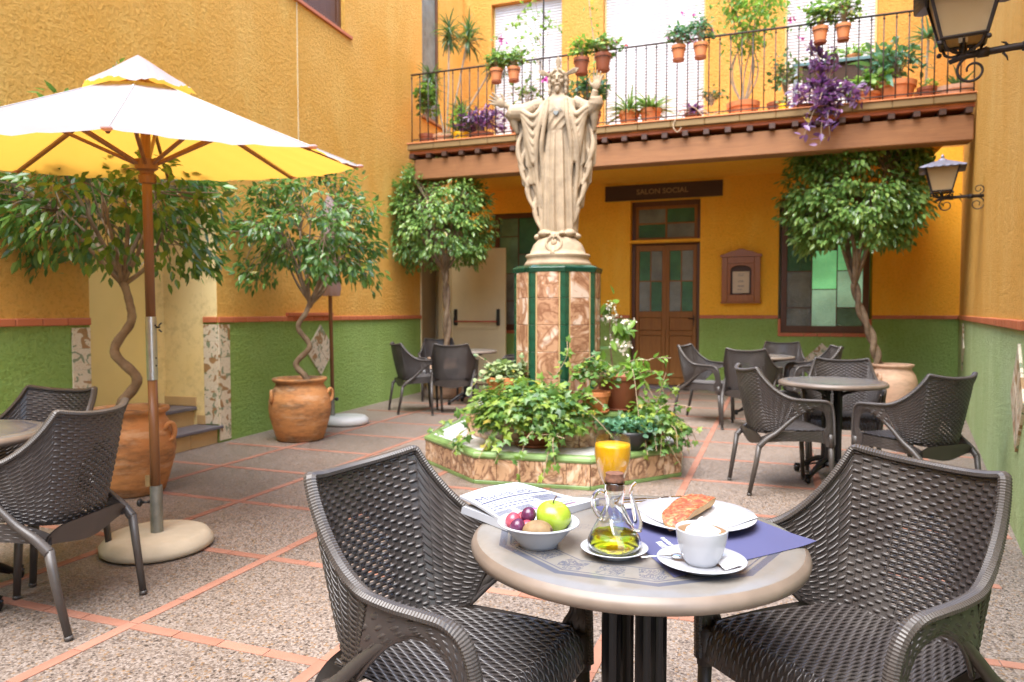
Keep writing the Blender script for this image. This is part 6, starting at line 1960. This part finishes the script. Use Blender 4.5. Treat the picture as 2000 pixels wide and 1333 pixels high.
# closed parasol by the left wall
uc = empty('closed_parasol', (-4.46, 6.78, 0.004), 0, 'folded cream parasol on a pole behind the second tree', 'parasol')
b = MB(); b.lathe([(0.24, 0.0), (0.26, 0.015), (0.25, 0.06), (0.22, 0.085), (0.0, 0.087)], n=40, capb=True); b.build('foot', 'white_marble', uc, smooth=True)
b = MB(); b.tube([(-0.17 + 0.0, 0.0, 0.08), (-0.17, 0.0, 0.34)], 0.028, 16); b.build('socket', 'galvanised', uc, auto=40)
b = MB(); b.tube([(-0.165, 0, 0.3), (-0.20, 0, 2.55)], 0.021, 14); b.build('pole', 'pole_wood', uc, smooth=True)
b = MB(); b.sphere((-0.11, 0, 0.27), 0.022, 8, 6); b.tube([(-0.14, 0, 0.27), (-0.11, 0, 0.27)], 0.006, 6); b.build('clamp_knob', 'black_plastic', uc, smooth=True)
b = MB()
b.lathe([(0.10, 1.42), (0.115, 1.5), (0.10, 1.75), (0.085, 2.1), (0.06, 2.4), (0.02, 2.52)], (-0.185, 0, 0), 48, fn=lambda r, z, a: r * (1 + 0.30 * math.sin(8 * a + z * 2) * (0.6 + 0.4 * math.sin(z * 3))))
b.build('folded_canopy', 'canvas', uc, smooth=True)

# ------------------------------------------------------------------ wall lanterns
def spiral(b, c, r0, r1, turns, plane, r=0.006, start=0.0, sgn=1, n=34):
    pts = []
    for k in range(n):
        t = k / (n - 1); a = start + sgn * t * turns * 2 * PI; rr = r0 + (r1 - r0) * t
        pts.append((c[0] + rr * math.cos(a), c[1], c[2] + rr * math.sin(a)))
    b.tube(pts, [r * (1 - 0.35 * k / n) for k in range(n)], 6)
def lantern(loc, rz, arm, label, bar=(-0.20, 0.19)):
    """local +x points from the lamp to the wall; origin on the arm below the lamp"""
    o = empty('wall_lantern', loc, rz, label, 'lantern', 'wrought iron wall lanterns')
    b = MB()
    b.tube([(-0.05, 0, -0.02), (0.0, 0, 0.0), (arm * 0.5, 0, 0.006), (arm, 0, 0.0)], [0.010, 0.016, 0.015, 0.016], 8)
    b.tube([(arm * 0.18 - 0.012, 0, 0.002), (arm * 0.18 + 0.03, 0, 0.002)], 0.020, 8); b.tube([(arm * 0.62 - 0.012, 0, 0.004), (arm * 0.62 + 0.03, 0, 0.004)], 0.020, 8)
    b.build('arm', 'iron', o, smooth=True)
    b = MB(); b.box(arm - 0.008, arm + 0.008, -0.012, 0.012, bar[0], bar[1]); b.sphere((arm, 0, bar[1] + 0.01), 0.014, 8, 6); b.sphere((arm, 0, bar[0] - 0.01), 0.014, 8, 6)
    b.build('wall_bar', 'iron', o)
    b = MB()
    spiral(b, (0.035, 0, -0.065), 0.062, 0.018, 1.25, 'xz', 0.007, PI * 0.55, 1)
    spiral(b, (arm - 0.075, 0, -0.07), 0.062, 0.016, 1.35, 'xz', 0.006, PI * 0.45, -1)
    spiral(b, (arm - 0.065, 0, 0.065), 0.045, 0.012, 1.3, 'xz', 0.005, -PI * 0.45, 1)
    b.tube([(arm * 0.45, 0, 0.012), (arm * 0.42, 0, 0.03), (arm * 0.38, 0, 0.035)], [0.007, 0.005, 0.002], 6); b.tube([(arm * 0.40, 0, -0.01), (arm * 0.44, 0, -0.03), (arm * 0.45, 0, -0.045)], [0.006, 0.004, 0.002], 6)
    b.build('scroll', 'iron', o, smooth=True)
    b = MB(); b.tube([(0, 0, 0.0), (0, 0, 0.055)], [0.02, 0.012], 8)
    for k in range(4):
        a = PI / 4 + k * PI / 2; c, s = math.cos(a), math.sin(a)
        b.tube(catmull([(0.01 * c, 0.01 * s, 0.01), (0.05 * c, 0.05 * s, 0.012), (0.088 * c, 0.088 * s, 0.03), (0.105 * c, 0.105 * s, 0.062)], 4), 0.006, 6)
        a = k * PI / 2; c, s = math.cos(a), math.sin(a)
        b.tube(catmull([(0.01 * c, 0.01 * s, 0.0), (0.03 * c, 0.03 * s, 0.03), (0.06 * c, 0.06 * s, 0.035), (0.07 * c, 0.07 * s, 0.055)], 4), 0.005, 6)
    b.build('cradle', 'iron', o, smooth=True)
    z0, z1, h0, h1 = 0.062, 0.285, 0.080, 0.135
    b = MB()
    cor = [(-1, -1), (1, -1), (1, 1), (-1, 1)]
    for (x, y) in cor: b.tube([(x * h0, y * h0, z0), (x * h1, y * h1, z1)], 0.0085, 4)
    for k in range(4):
        (x, y), (x2, y2) = cor[k], cor[(k + 1) % 4]
        b.tube([(x * h0, y * h0, z0), (x2 * h0, y2 * h0, z0)], 0.0085, 4); b.tube([(x * h1, y * h1, z1), (x2 * h1, y2 * h1, z1)], 0.009, 4)
        b.sphere((x * h0 * 1.08, y * h0 * 1.08, z0 - 0.02), 0.011, 6, 5)
    b.build('frame', 'iron', o)
    for k in range(4):
        (x, y), (x2, y2) = cor[k], cor[(k + 1) % 4]
        b = MB(); q = 0.96
        V = [(x * h0 * q, y * h0 * q, z0), (x2 * h0 * q, y2 * h0 * q, z0), (x2 * h1 * q, y2 * h1 * q, z1), (x * h1 * q, y * h1 * q, z1)]
        q2 = 0.94
        W = [(x * h0 * q2, y * h0 * q2, z0), (x2 * h0 * q2, y2 * h0 * q2, z0), (x2 * h1 * q2, y2 * h1 * q2, z1), (x * h1 * q2, y * h1 * q2, z1)]
        b.add(V + W, [(0, 1, 2, 3), (7, 6, 5, 4), (0, 4, 5, 1), (2, 6, 7, 3)])
        b.build('pane', 'lantern_glass', o)
    b = MB()
    def roof(u, v):
        k = u * 4; i = int(k) % 4; f = k - int(k)
        (x, y), (x2, y2) = cor[i], cor[(i + 1) % 4]
        r = 0.19 * (1 - v) + 0.035 * v
        px, py = x + (x2 - x) * f, y + (y2 - y) * f
        sc = 0.006 * abs(math.sin(f * PI * 6)) * (v < 0.05)
        return (px * r, py * r, 0.275 + 0.075 * v ** 0.9 - sc)
    b.grid(roof, 96, 5, cu=True)
    b.grid(lambda u, v: (lambda p: (p[0] * 0.985, p[1] * 0.985, p[2] - 0.006))(roof(u, v)), 96, 5, cu=True)
    b.lathe([(0.05, 0.345), (0.03, 0.365), (0.012, 0.375), (0.016, 0.39), (0.004, 0.41)], n=12)
    b.build('roof', 'roof_metal', o)
    b = MB(); b.tube([(0, 0, 0.06), (0, 0, 0.12)], 0.018, 10); b.sphere((0, 0, 0.155), 0.032, 12, 10, (1, 1, 1.3)); b.build('bulb', 'milk_foam', o, smooth=True)
    return o
RWA = math.atan2(RD[1], RD[0]) - PI / 2
lantern((0.745, 3.565, 2.335), RWA, 0.355, 'large lantern cut off by the top edge of the photo on its scrolled iron arm')
lantern((1.462, 7.68, 2.305), RWA, 0.355, 'small lantern in front of the far right tree crown on its scrolled iron arm')

# ------------------------------------------------------------------ things on the breakfast table
TT = 0.7305
def thing(nm, x, y, z, label, cat, rz=0.0, group=None): return empty(nm, (x, y, z), rz, label, cat, group)
# placemat
b = MB()
q = [np.array((-0.172, 1.376)), np.array((0.097, 1.693)), np.array((-0.150, 1.965)), np.array((-0.432, 1.815))]
def mat_pt(u, v, z=0.0):
    p = (q[0] * (1 - u) + q[1] * u) * (1 - v) + (q[3] * (1 - u) + q[2] * u) * v
    d_ = math.hypot(p[0] + 0.294, p[1] - 1.632)
    zz = TT + 0.0012 + 0.004 * max(0, (d_ - 0.36)) / 0.02 * 0.6
    return (p[0], p[1], zz + z)
b.grid(lambda u, v: mat_pt(u, v), 20, 20)
b.grid(lambda u, v: mat_pt(1 - u, v, -0.0008), 20, 20)
pm = b.build('placemat', 'placemat'); tag(pm, 'violet blue paper placemat laid at an angle under the plate and cup', 'placemat')
b = MB(); rs = np.random.RandomState(4)
e1 = (q[3] - q[0]) / np.linalg.norm(q[3] - q[0]); e2 = (q[1] - q[0]) / np.linalg.norm(q[1] - q[0])
for row, (off, hh, n, x0) in enumerate(((0.045, 0.016, 9, 0.055), (0.068, 0.010, 10, 0.06))):
    for k in range(n):
        c0 = q[0] + e2 * off + e1 * (x0 + k * 0.0155)
        w = 0.0055
        kind = rs.randint(3)
        def qd(a0, a1, b0, b1):
            P4 = [c0 + e1 * a + e2 * c for a, c in ((a0, b0), (a1, b0), (a1, b1), (a0, b1))]
            b.add([(p[0], p[1], TT + 0.0026) for p in P4], [(0, 1, 2, 3)])
        qd(-w, -w + 0.003, 0, hh); qd(w - 0.003, w, 0, hh)
        if kind != 1: qd(-w + 0.0035, w - 0.0035, hh - 0.003, hh)
        if kind != 2: qd(-w + 0.0035, w - 0.0035, 0, 0.003)
b.build('print', 'white_print', pm)

# newspaper
NP = thing('newspaper', 0, 0, 0, 'folded newspaper curling up behind the fruit bowl', 'newspaper')
cLL, cUL, cUR, cNL = [np.array(p) for p in ((-0.742, 1.640), (-0.652, 1.815), (-0.428, 1.835), (-0.565, 1.530))]
def np_xy(s, t): return (cLL * (1 - s) + cUL * s) * (1 - t) + (cNL * (1 - s) + cUR * s) * t
def np_top(s, t, dz=0.0):
    p = np_xy(s, t)
    z = TT + 0.024 + 0.020 * (1 - t) ** 2.2 + 0.007 * math.sin(t * PI * 1.3 + s * 1.2) + 0.004 * math.sin(s * 4)
    if t > 0.90: z -= (TT * 0 + 0.018) * (1 - math.sqrt(max(0, 1 - ((t - 0.90) / 0.10) ** 2)))
    return np.array((p[0], p[1], z + dz))
b = MB()
b.grid(lambda t, s: np_top(s, t), 44, 16)
b.grid(lambda t, s: np_top(1 - s, t, -0.006), 44, 16)
b.grid(lambda s, v: np_top(s, 0.0, -0.006 * (1 - v)), 16, 3); b.grid(lambda s, v: np_top(s, 1.0, -0.006 * v), 16, 1)
b.grid(lambda t, v: np_top(0.0, t, -0.006 * v), 44, 2); b.grid(lambda t, v: np_top(1.0, t, -0.006 * (1 - v)), 44, 2)
b.build('front_page', 'newsprint', NP, smooth=True)
def low(s, t, top):
    p = np_xy(s, t * 0.985 + 0.02)
    z0 = TT + 0.001
    ed = min(t, 1.0) / 0.06
    th = 0.019 * math.sqrt(min(1.0, max(0, ed)) * (2 - min(1.0, ed))) if t < 0.06 else 0.019
    return np.array((p[0], p[1], z0 + (th + 0.003 * math.sin(s * 5)) * top + (1 - top) * 0.0))
b = MB()
b.grid(lambda t, s: low(s, t, 1), 40, 10); b.grid(lambda t, s: low(1 - s, t, 0), 40, 10)
b.grid(lambda t, v: low(0.0, t, 1 - v), 40, 2); b.grid(lambda t, v: low(1.0, t, v), 40, 2); b.grid(lambda s, v: low(s, 0.0, v), 10, 1); b.grid(lambda s, v: low(s, 1.0, 1 - v), 10, 1)
b.build('inner_pages', 'newsprint', NP, smooth=True)
def page_text(verts, s0, t0, ws, wt, dz=0.0009):
    """verts in text space (x right, y up) normalised metres -> page; ws/wt metres-to-param"""
    out = []
    for (x, y, z) in verts:
        s = s0 + x * ws; t = t0 - y * wt
        out.append(np_top(min(max(s, 0.01), 0.99), min(max(t, 0.01), 0.995), dz))
    return out
def arc_text(body, size, s0, t0, nm, mat, bold=0.0, dz=0.0009):
    V, F = text_mesh(body, size, 0.0, 'LEFT', 0.98, bold)
    bb_ = MB(); bb_.add(page_text(V, s0, t0, 1 / 0.22, 1 / 0.19), F)
    return bb_.build(nm, mat, NP)
arc_text('Marina alta', 0.040, 0.04, 0.37, 'masthead', 'ink_blue', -0.0006)
b = MB()
def strip(s0, s1, t0, t1, mb, dz=0.0009, n=14):
    mb.grid(lambda t, s: np_top(s0 + (s1 - s0) * s, t0 + (t1 - t0) * t, dz), 3, n)
strip(0.03, 0.97, 0.395, 0.415, b)
b.build('rule', 'ink_blue', NP)
b = MB(); rs = np.random.RandomState(6)
for t0_, s_a, s_b, h in [(0.45, 0.05, 0.8, 0.012), (0.49, 0.05, 0.95, 0.012), (0.54, 0.05, 0.75, 0.022), (0.60, 0.05, 0.6, 0.022)]:
    s = s_a
    while s < s_b:
        w = rs.uniform(0.02, 0.06); strip(s, s + w, t0_, t0_ + h, b, n=2); s += w + 0.015
for c0, c1 in ((0.02, 0.22), (0.26, 0.46), (0.62, 0.94)):
    t_ = 0.67 if c0 < 0.5 else 0.50
    te = 0.9 if c0 < 0.5 else 0.66
    while t_ < te:
        strip(c0, c1 - rs.uniform(0, 0.05), t_, t_ + 0.008, b, n=4); t_ += 0.021
s = 0.50
while s < 0.97:
    w = rs.uniform(0.02, 0.05); strip(s, s + w, 0.79, 0.815, b, n=2); s += w + 0.012
b.build('body_text', 'ink_grey', NP)
b = MB(); strip(0.45, 0.97, 0.865, 0.985, b, 0.0010, 10); b.build('photo_strip', 'ink_grey', NP)
b = MB()
for k in range(14):
    s = 0.47 + k * 0.034; strip(s, s + 0.008, 0.885, 0.965, b, 0.0016, 1)
b.build('photo_detail', 'grape_red', NP)
b = MB()
c_ = np.array((0.30, 0.86))
b.add([np_top(0.33, 0.86, 0.0012)] + [np_top(0.33 + 0.10 * math.cos(a), 0.86 + 0.075 * math.sin(a), 0.0012) for a in np.linspace(0, 2 * PI, 25)[:-1]], [(0, 1 + k, 1 + (k + 1) % 24) for k in range(24)])
b.build('badge', 'flower_pink', NP)

# fruit bowl and fruit
BX, BYY = -0.478, 1.474
bo = thing('fruit_bowl', BX, BYY, TT, 'white china bowl holding grapes, a kiwi and an apple', 'bowl')
b = MB()
b.lathe([(0.0, 0.006), (0.036, 0.006), (0.038, 0.0), (0.043, 0.0), (0.045, 0.008), (0.060, 0.026), (0.074, 0.046), (0.086, 0.055), (0.090, 0.0575), (0.0905, 0.060), (0.088, 0.0615), (0.080, 0.059), (0.070, 0.050), (0.057, 0.031), (0.040, 0.013), (0.0, 0.010)], n=72)
bwl = b.build('bowl', 'white_china', bo, smooth=True); bwl.scale = (1.0, 1.0, 0.88)
def at(px_r, dep, base=(BX, BYY)): return (base[0] + 0.94 * px_r - 0.34 * dep, base[1] + 0.34 * px_r + 0.94 * dep)
x, y = at(0.030, 0.018)
ap_ = thing('apple', x, y, TT + 0.036, 'green apple on the right of the fruit bowl, stem up', 'apple', 0.4)
b = MB()
prof = []
for k in range(25):
    a = -PI / 2 + PI * k / 24
    r = 0.0395 * math.cos(a) * (1 + 0.05 * math.sin(a)); z = 0.035 * math.sin(a)
    z -= 0.010 * math.exp(-(r / 0.010) ** 2) * (1 if a > 0 else -0.7)
    prof.append((max(r, 0.0), z + 0.0))
b.lathe(prof, (0, 0, 0.022), 40, fn=lambda r, z, a: r * (1 + 0.018 * math.cos(5 * a) * (1 - z / 0.05)))
o = b.build('flesh', 'green_apple', ap_, smooth=True); o.rotation_euler = (0.12, 0.14, 0)
b = MB(); b.tube([(0.002, 0, 0.046), (0.004, 0, 0.056), (0.011, 0.0, 0.068)], [0.0014, 0.0013, 0.0018], 6); b.build('stem', 'dark_wood', ap_, smooth=True)
x, y = at(-0.003, -0.036)
kw = thing('kiwi', x, y, TT + 0.040, 'brown fuzzy kiwi lying at the front of the fruit bowl', 'kiwi', R(20))
b = MB(); b.sphere((0, 0, 0), 0.0245, 32, 20, (1.36, 1.0, 1.0)); b.build('skin', 'kiwi_skin', kw, smooth=True)
b = MB(); b.lathe([(0.0, 0.002), (0.004, 0.0022), (0.0052, 0.0)], (0, 0, 0), 12, mat=Matrix.Translation((0.0285, -0.010, 0.006)) @ Matrix.Rotation(R(70), 4, 'Y') @ Matrix.Rotation(R(15), 4, 'X')); b.build('calyx', 'dark_wood', kw, smooth=True)
GR = [(-0.056, 0.004, 0.058, 'grape_red', 'red grape at the far left of the fruit bowl'), (-0.046, -0.022, 0.052, 'grape_dark', 'dark grape at the front left of the fruit bowl'), (-0.022, 0.004, 0.070, 'grape_dark', 'dark grape on top between the others and the apple'), (-0.034, 0.020, 0.056, 'grape_red', 'red grape peeping out behind the other grapes'), (-0.026, -0.012, 0.046, 'grape_red', 'red grape low down beside the kiwi')]
for (u_, v_, z_, m_, lab) in GR:
    x, y = at(u_, v_)
    b = MB(); b.sphere((0, 0, 0), 0.0165, 24, 16, (1, 1, 1.12)); g_ = b.build('grape', m_, smooth=True, loc=(x, y, TT + z_ - 0.006)); tag(g_, lab, 'grape', 'grapes in the fruit bowl'); g_.rotation_euler = (0.4 * u_ * 20, 0.3, 0)

# cruet on its saucer
CX, CY = -0.308, 1.467
def saucer(nm, x, y, r, label, z=TT):
    o = thing(nm, x, y, z, label, 'saucer')
    k = r / 0.072
    b = MB(); b.lathe([(0.0, 0.0035), (0.036 * k, 0.0035), (0.038 * k, 0.0), (0.041 * k, 0.0), (0.043 * k, 0.004), (0.058 * k, 0.011), (0.071 * k, 0.0165), (0.072 * k, 0.0175), (0.0705 * k, 0.0185), (0.057 * k, 0.0135), (0.043 * k, 0.0075), (0.0, 0.006)], n=64)
    b.build('dish', 'white_china', o, smooth=True)
    return o
saucer('saucer', CX, CY, 0.071, 'small white saucer under the glass oil cruet')
cr_ = thing('oil_cruet', CX, CY, TT + 0.0065, 'glass cruet of olive oil with cork, spout and handle', 'cruet', R(20.1))
def flute(r, z, a):
    k = math.exp(-((z - 0.078) / 0.024) ** 2)
    return r * (1 + 0.10 * k * math.cos(5 * a + z * 60))
outer = [(0.0, 0.0), (0.040, 0.0), (0.049, 0.004), (0.0555, 0.014), (0.0565, 0.022), (0.053, 0.034), (0.044, 0.050), (0.033, 0.068), (0.024, 0.086), (0.0185, 0.100), (0.0178, 0.107), (0.0205, 0.118), (0.0215, 0.132), (0.0205, 0.143), (0.0215, 0.148)]
inner = [(0.0190, 0.148), (0.0182, 0.143), (0.0192, 0.132), (0.0182, 0.118), (0.0155, 0.107), (0.0162, 0.100), (0.0217, 0.086), (0.0307, 0.068), (0.0417, 0.050), (0.0505, 0.034), (0.0538, 0.022), (0.0527, 0.0145), (0.0465, 0.007), (0.038, 0.0045), (0.0, 0.0045)]
b = MB(); b.lathe(outer + inner, n=80, fn=flute); b.build('bottle', 'clear_glass', cr_, smooth=True)
b = MB(); b.lathe([(0.0, 0.0048), (0.0378, 0.0048), (0.0463, 0.0072), (0.0525, 0.0148), (0.0536, 0.022), (0.0503, 0.034), (0.0472, 0.040), (0.030, 0.0415), (0.0, 0.0420)], n=80); b.build('oil', 'olive_oil', cr_, smooth=True)
b = MB()
b.tube(catmull([(-0.021, -0.004, 0.128), (-0.032, -0.006, 0.131), (-0.043, -0.008, 0.122), (-0.046, -0.008, 0.104), (-0.041, -0.007, 0.088), (-0.031, -0.006, 0.074), (-0.027, -0.004, 0.071)], 7), 0.0048, 12); b.build('handle', 'clear_glass', cr_, smooth=True)
b = MB()
b.tube(catmull([(0.046, 0, 0.045), (0.049, 0, 0.062), (0.044, 0, 0.085), (0.038, 0, 0.108), (0.034, 0, 0.126), (0.037, 0, 0.139), (0.045, 0, 0.147)], 8), [0.012 - 0.0085 * min(1, i / 30) for i in range(49)], 14); b.build('spout', 'clear_glass', cr_, smooth=True)
b = MB(); b.lathe([(0.0, 0.132), (0.0172, 0.132), (0.0180, 0.150), (0.0205, 0.1505), (0.0205, 0.156), (0.0185, 0.159), (0.0190, 0.167), (0.0, 0.168)], n=32); b.build('cork', 'cork', cr_, auto=40)

# glass of orange juice
gj = thing('juice_glass', -0.365, 1.713, TT + 0.002, 'stemmed glass of orange juice standing behind the cruet', 'glass')
go = [(0.0, 0.0), (0.034, 0.0), (0.035, 0.002), (0.012, 0.006), (0.005, 0.012), (0.0042, 0.05), (0.006, 0.070), (0.018, 0.082), (0.030, 0.102), (0.039, 0.130), (0.0445, 0.160), (0.0445, 0.180), (0.0415, 0.205)]
gi = [(0.0402, 0.205), (0.0432, 0.180), (0.0432, 0.160), (0.0377, 0.130), (0.0287, 0.103), (0.0168, 0.085), (0.0, 0.079)]
b = MB(); b.lathe(go, n=72); b.build('goblet', 'thin_glass', gj, smooth=True)
b = MB(); b.lathe([(0.0, 0.0792), (0.0166, 0.0853), (0.0285, 0.1032), (0.0375, 0.130), (0.0430, 0.160), (0.0430, 0.180), (0.0423, 0.187), (0.0, 0.1865)], n=64); b.build('juice', 'orange_juice', gj, smooth=True)

# plate, napkin, bread
plt_ = thing('dinner_plate', -0.176, 1.757, TT + 0.0025, 'white oval-looking plate under the napkin and the bread', 'plate')
b = MB(); b.lathe([(0.0, 0.004), (0.075, 0.004), (0.078, 0.0), (0.084, 0.0), (0.088, 0.004), (0.115, 0.013), (0.146, 0.019), (0.148, 0.0205), (0.1465, 0.022), (0.116, 0.0165), (0.092, 0.009), (0.0, 0.0075)], n=80); b.build('dish', 'white_china', plt_, smooth=True)
b = MB()
nq = [np.array((-0.175, 1.600)), np.array((-0.027, 1.757)), np.array((-0.175, 1.90)), np.array((-0.312, 1.75))]
def nap(u, v, dz=0.0):
    p = (nq[0] * (1 - u) + nq[1] * u) * (1 - v) + (nq[3] * (1 - u) + nq[2] * u) * v
    r = math.hypot(p[0] + 0.176, p[1] - 1.757)
    z = TT + 0.0025 + 0.0090 + max(0, (r - 0.085)) * 0.235 + 0.001 * math.sin(u * 9) + dz
    return (p[0], p[1], z)
b.grid(lambda u, v: nap(u, v, 0.0016), 18, 18); b.grid(lambda u, v: nap(1 - u, v, 0.0002), 18, 18)
tag(b.build('paper_napkin', 'white_card', smooth=True), 'square white paper napkin lying on the plate under the bread', 'napkin')
br = thing('bread', -0.183, 1.742, TT + 0.0135, 'half baguette spread with grated tomato lying across the plate', 'bread', math.atan2(0.24, 0.062))
b = MB()
def loaf(u, v):
    x = (u - 0.5) * 0.245
    e = (1 - abs(2 * u - 1) ** (9.0 if u > 0.5 else 4.0)) ** 0.5
    w = 0.037 * e * (0.88 + 0.12 * u) * (1 + 0.06 * math.sin(u * 13)) ; h = 0.027 * (0.35 + 0.65 * e) * (1 + 0.35 * u)
    a = PI + PI * v
    yy = w * math.cos(a); zz = h + h * math.sin(a) * 1.0
    return (x, yy + 0.010 * math.sin(u * 3.1), zz)
b.grid(loaf, 40, 14)
b.build('crust', 'bread_crust', br, smooth=True)
b = MB()
def crumb(u, v):
    p0 = loaf(u, 0.0); p1 = loaf(u, 1.0)
    x = p0[0]; y = p0[1] * (1 - v) + p1[1] * v
    m_ = mnoise.noise(Vector((x * 60, y * 60, 0))) * 0.003 + mnoise.noise(Vector((x * 150, y * 150, 3))) * 0.0015
    ed = math.sin(PI * v) ** 0.5 * (1 - abs(2 * u - 1) ** 6)
    return (x, y, p0[2] + (0.0035 + m_) * ed)
b.grid(crumb, 70, 24)
b.build('tomato_topping', 'tomato_spread', br, smooth=True)

# cutlery on a folded napkin behind the plate
cn = boxo('folded_napkin', -0.075, 0.075, -0.035, 0.035, 0, 0.004, 'white_card', None, 0.001)
cn.location = (-0.318, 1.872, TT + 0.0025); cn.rotation_euler = (0, 0, R(33)); tag(cn, 'folded white napkin under the knife and fork behind the plate', 'napkin')
def knife(x, y, z, rz, label, forkk=False):
    o = thing('fork' if forkk else 'knife', x, y, z, label, 'cutlery', rz)
    b = MB()
    b.box(-0.10, 0.0, -0.006, 0.006, 0.0, 0.004)
    if not forkk:
        b.prism([(0.0, -0.006), (0.075, -0.009), (0.10, -0.004), (0.105, 0.006), (0.0, 0.006)], 0.001, 0.003)
    else:
        b.prism([(0.0, -0.003), (0.035, -0.003), (0.055, -0.011), (0.068, -0.011), (0.068, 0.011), (0.055, 0.011), (0.035, 0.003), (0.0, 0.003)], 0.001, 0.003)
        for k in range(4): b.box(0.068, 0.105, -0.011 + k * 0.0064, -0.011 + k * 0.0064 + 0.003, 0.001, 0.003)
    b.build('blade' if not forkk else 'tines', 'steel', o, bevel=0.0012)
    return o
knife(-0.300, 1.885, TT + 0.0075, R(33), 'steel knife on the folded napkin, the nearer of the two pieces')
knife(-0.312, 1.905, TT + 0.0075, R(33), 'steel fork on the folded napkin, the farther of the two pieces', True)

# coffee
QX, QY = -0.128, 1.449
saucer('saucer', QX, QY, 0.088, 'larger white saucer under the coffee cup', TT + 0.0025)
cp = thing('coffee_cup', QX, QY, TT + 0.0095, 'white cup of coffee topped with a peak of milk foam', 'cup')
b = MB(); b.lathe([(0.0, 0.003), (0.022, 0.003), (0.024, 0.0), (0.029, 0.0), (0.036, 0.010), (0.044, 0.030), (0.049, 0.052), (0.0515, 0.070), (0.0515, 0.072), (0.0495, 0.0725), (0.047, 0.067), (0.0445, 0.052), (0.040, 0.032), (0.030, 0.014), (0.0, 0.008)], n=72); b.build('cup', 'white_china', cp, smooth=True)
b = MB(); b.tube(catmull([(0.020, 0.044, 0.060), (0.028, 0.068, 0.058), (0.031, 0.074, 0.040), (0.020, 0.05, 0.022), (0.017, 0.036, 0.02)], 6), 0.0045, 10); b.build('handle', 'white_china', cp, smooth=True)
b = MB(); b.lathe([(0.0468, 0.0665), (0.042, 0.0675), (0.034, 0.0670), (0.0, 0.0665)], n=48, fn=lambda r, z, a: r * (1 + 0.01 * math.sin(7 * a))); b.build('coffee', 'coffee_foam', cp, smooth=True)
b = MB(); b.lathe([(0.034, 0.066), (0.031, 0.070), (0.024, 0.074), (0.015, 0.079), (0.009, 0.086), (0.004, 0.092), (0.0, 0.094)], (0.0, 0.0, 0), 48, fn=lambda r, z, a: r * (1 + 0.10 * math.sin(3 * a + z * 120) + 0.04 * math.sin(9 * a))); b.build('milk_foam', 'milk_foam', cp, smooth=True)
sp = thing('teaspoon', -0.188, 1.440, TT + 0.019, 'steel teaspoon resting on the left edge of the coffee saucer', 'spoon', R(20))
b = MB(); b.tube([(-0.062, -0.016, 0.004), (-0.02, -0.004, 0.003), (0.006, 0.003, 0.0)], [0.0028, 0.0020, 0.0026], 8, flat=0.6); b.sphere((0.017, 0.006, -0.001), 0.0115, 16, 10, (1.35, 1.0, 0.35)); b.build('spoon', 'steel', sp, smooth=True)
b = MB(); b.grid(lambda u, v: (-0.018 + 0.036 * u, -0.030 + 0.060 * v, 0.002 + 0.004 * math.sin(PI * u) * math.sin(PI * v) + 0.0008 * math.sin(v * 20)), 10, 16); b.grid(lambda u, v: (0.018 - 0.036 * u, -0.030 + 0.060 * v, 0.0015), 4, 4)
sg_ = b.build('sugar_packet', 'white_card', smooth=True, loc=(QX + 0.052, QY - 0.008, TT + 0.0195)); sg_.rotation_euler = (0.0, -0.28, R(25)); tag(sg_, 'white paper sugar packet leaning on the saucer right of the cup', 'sugar packet')
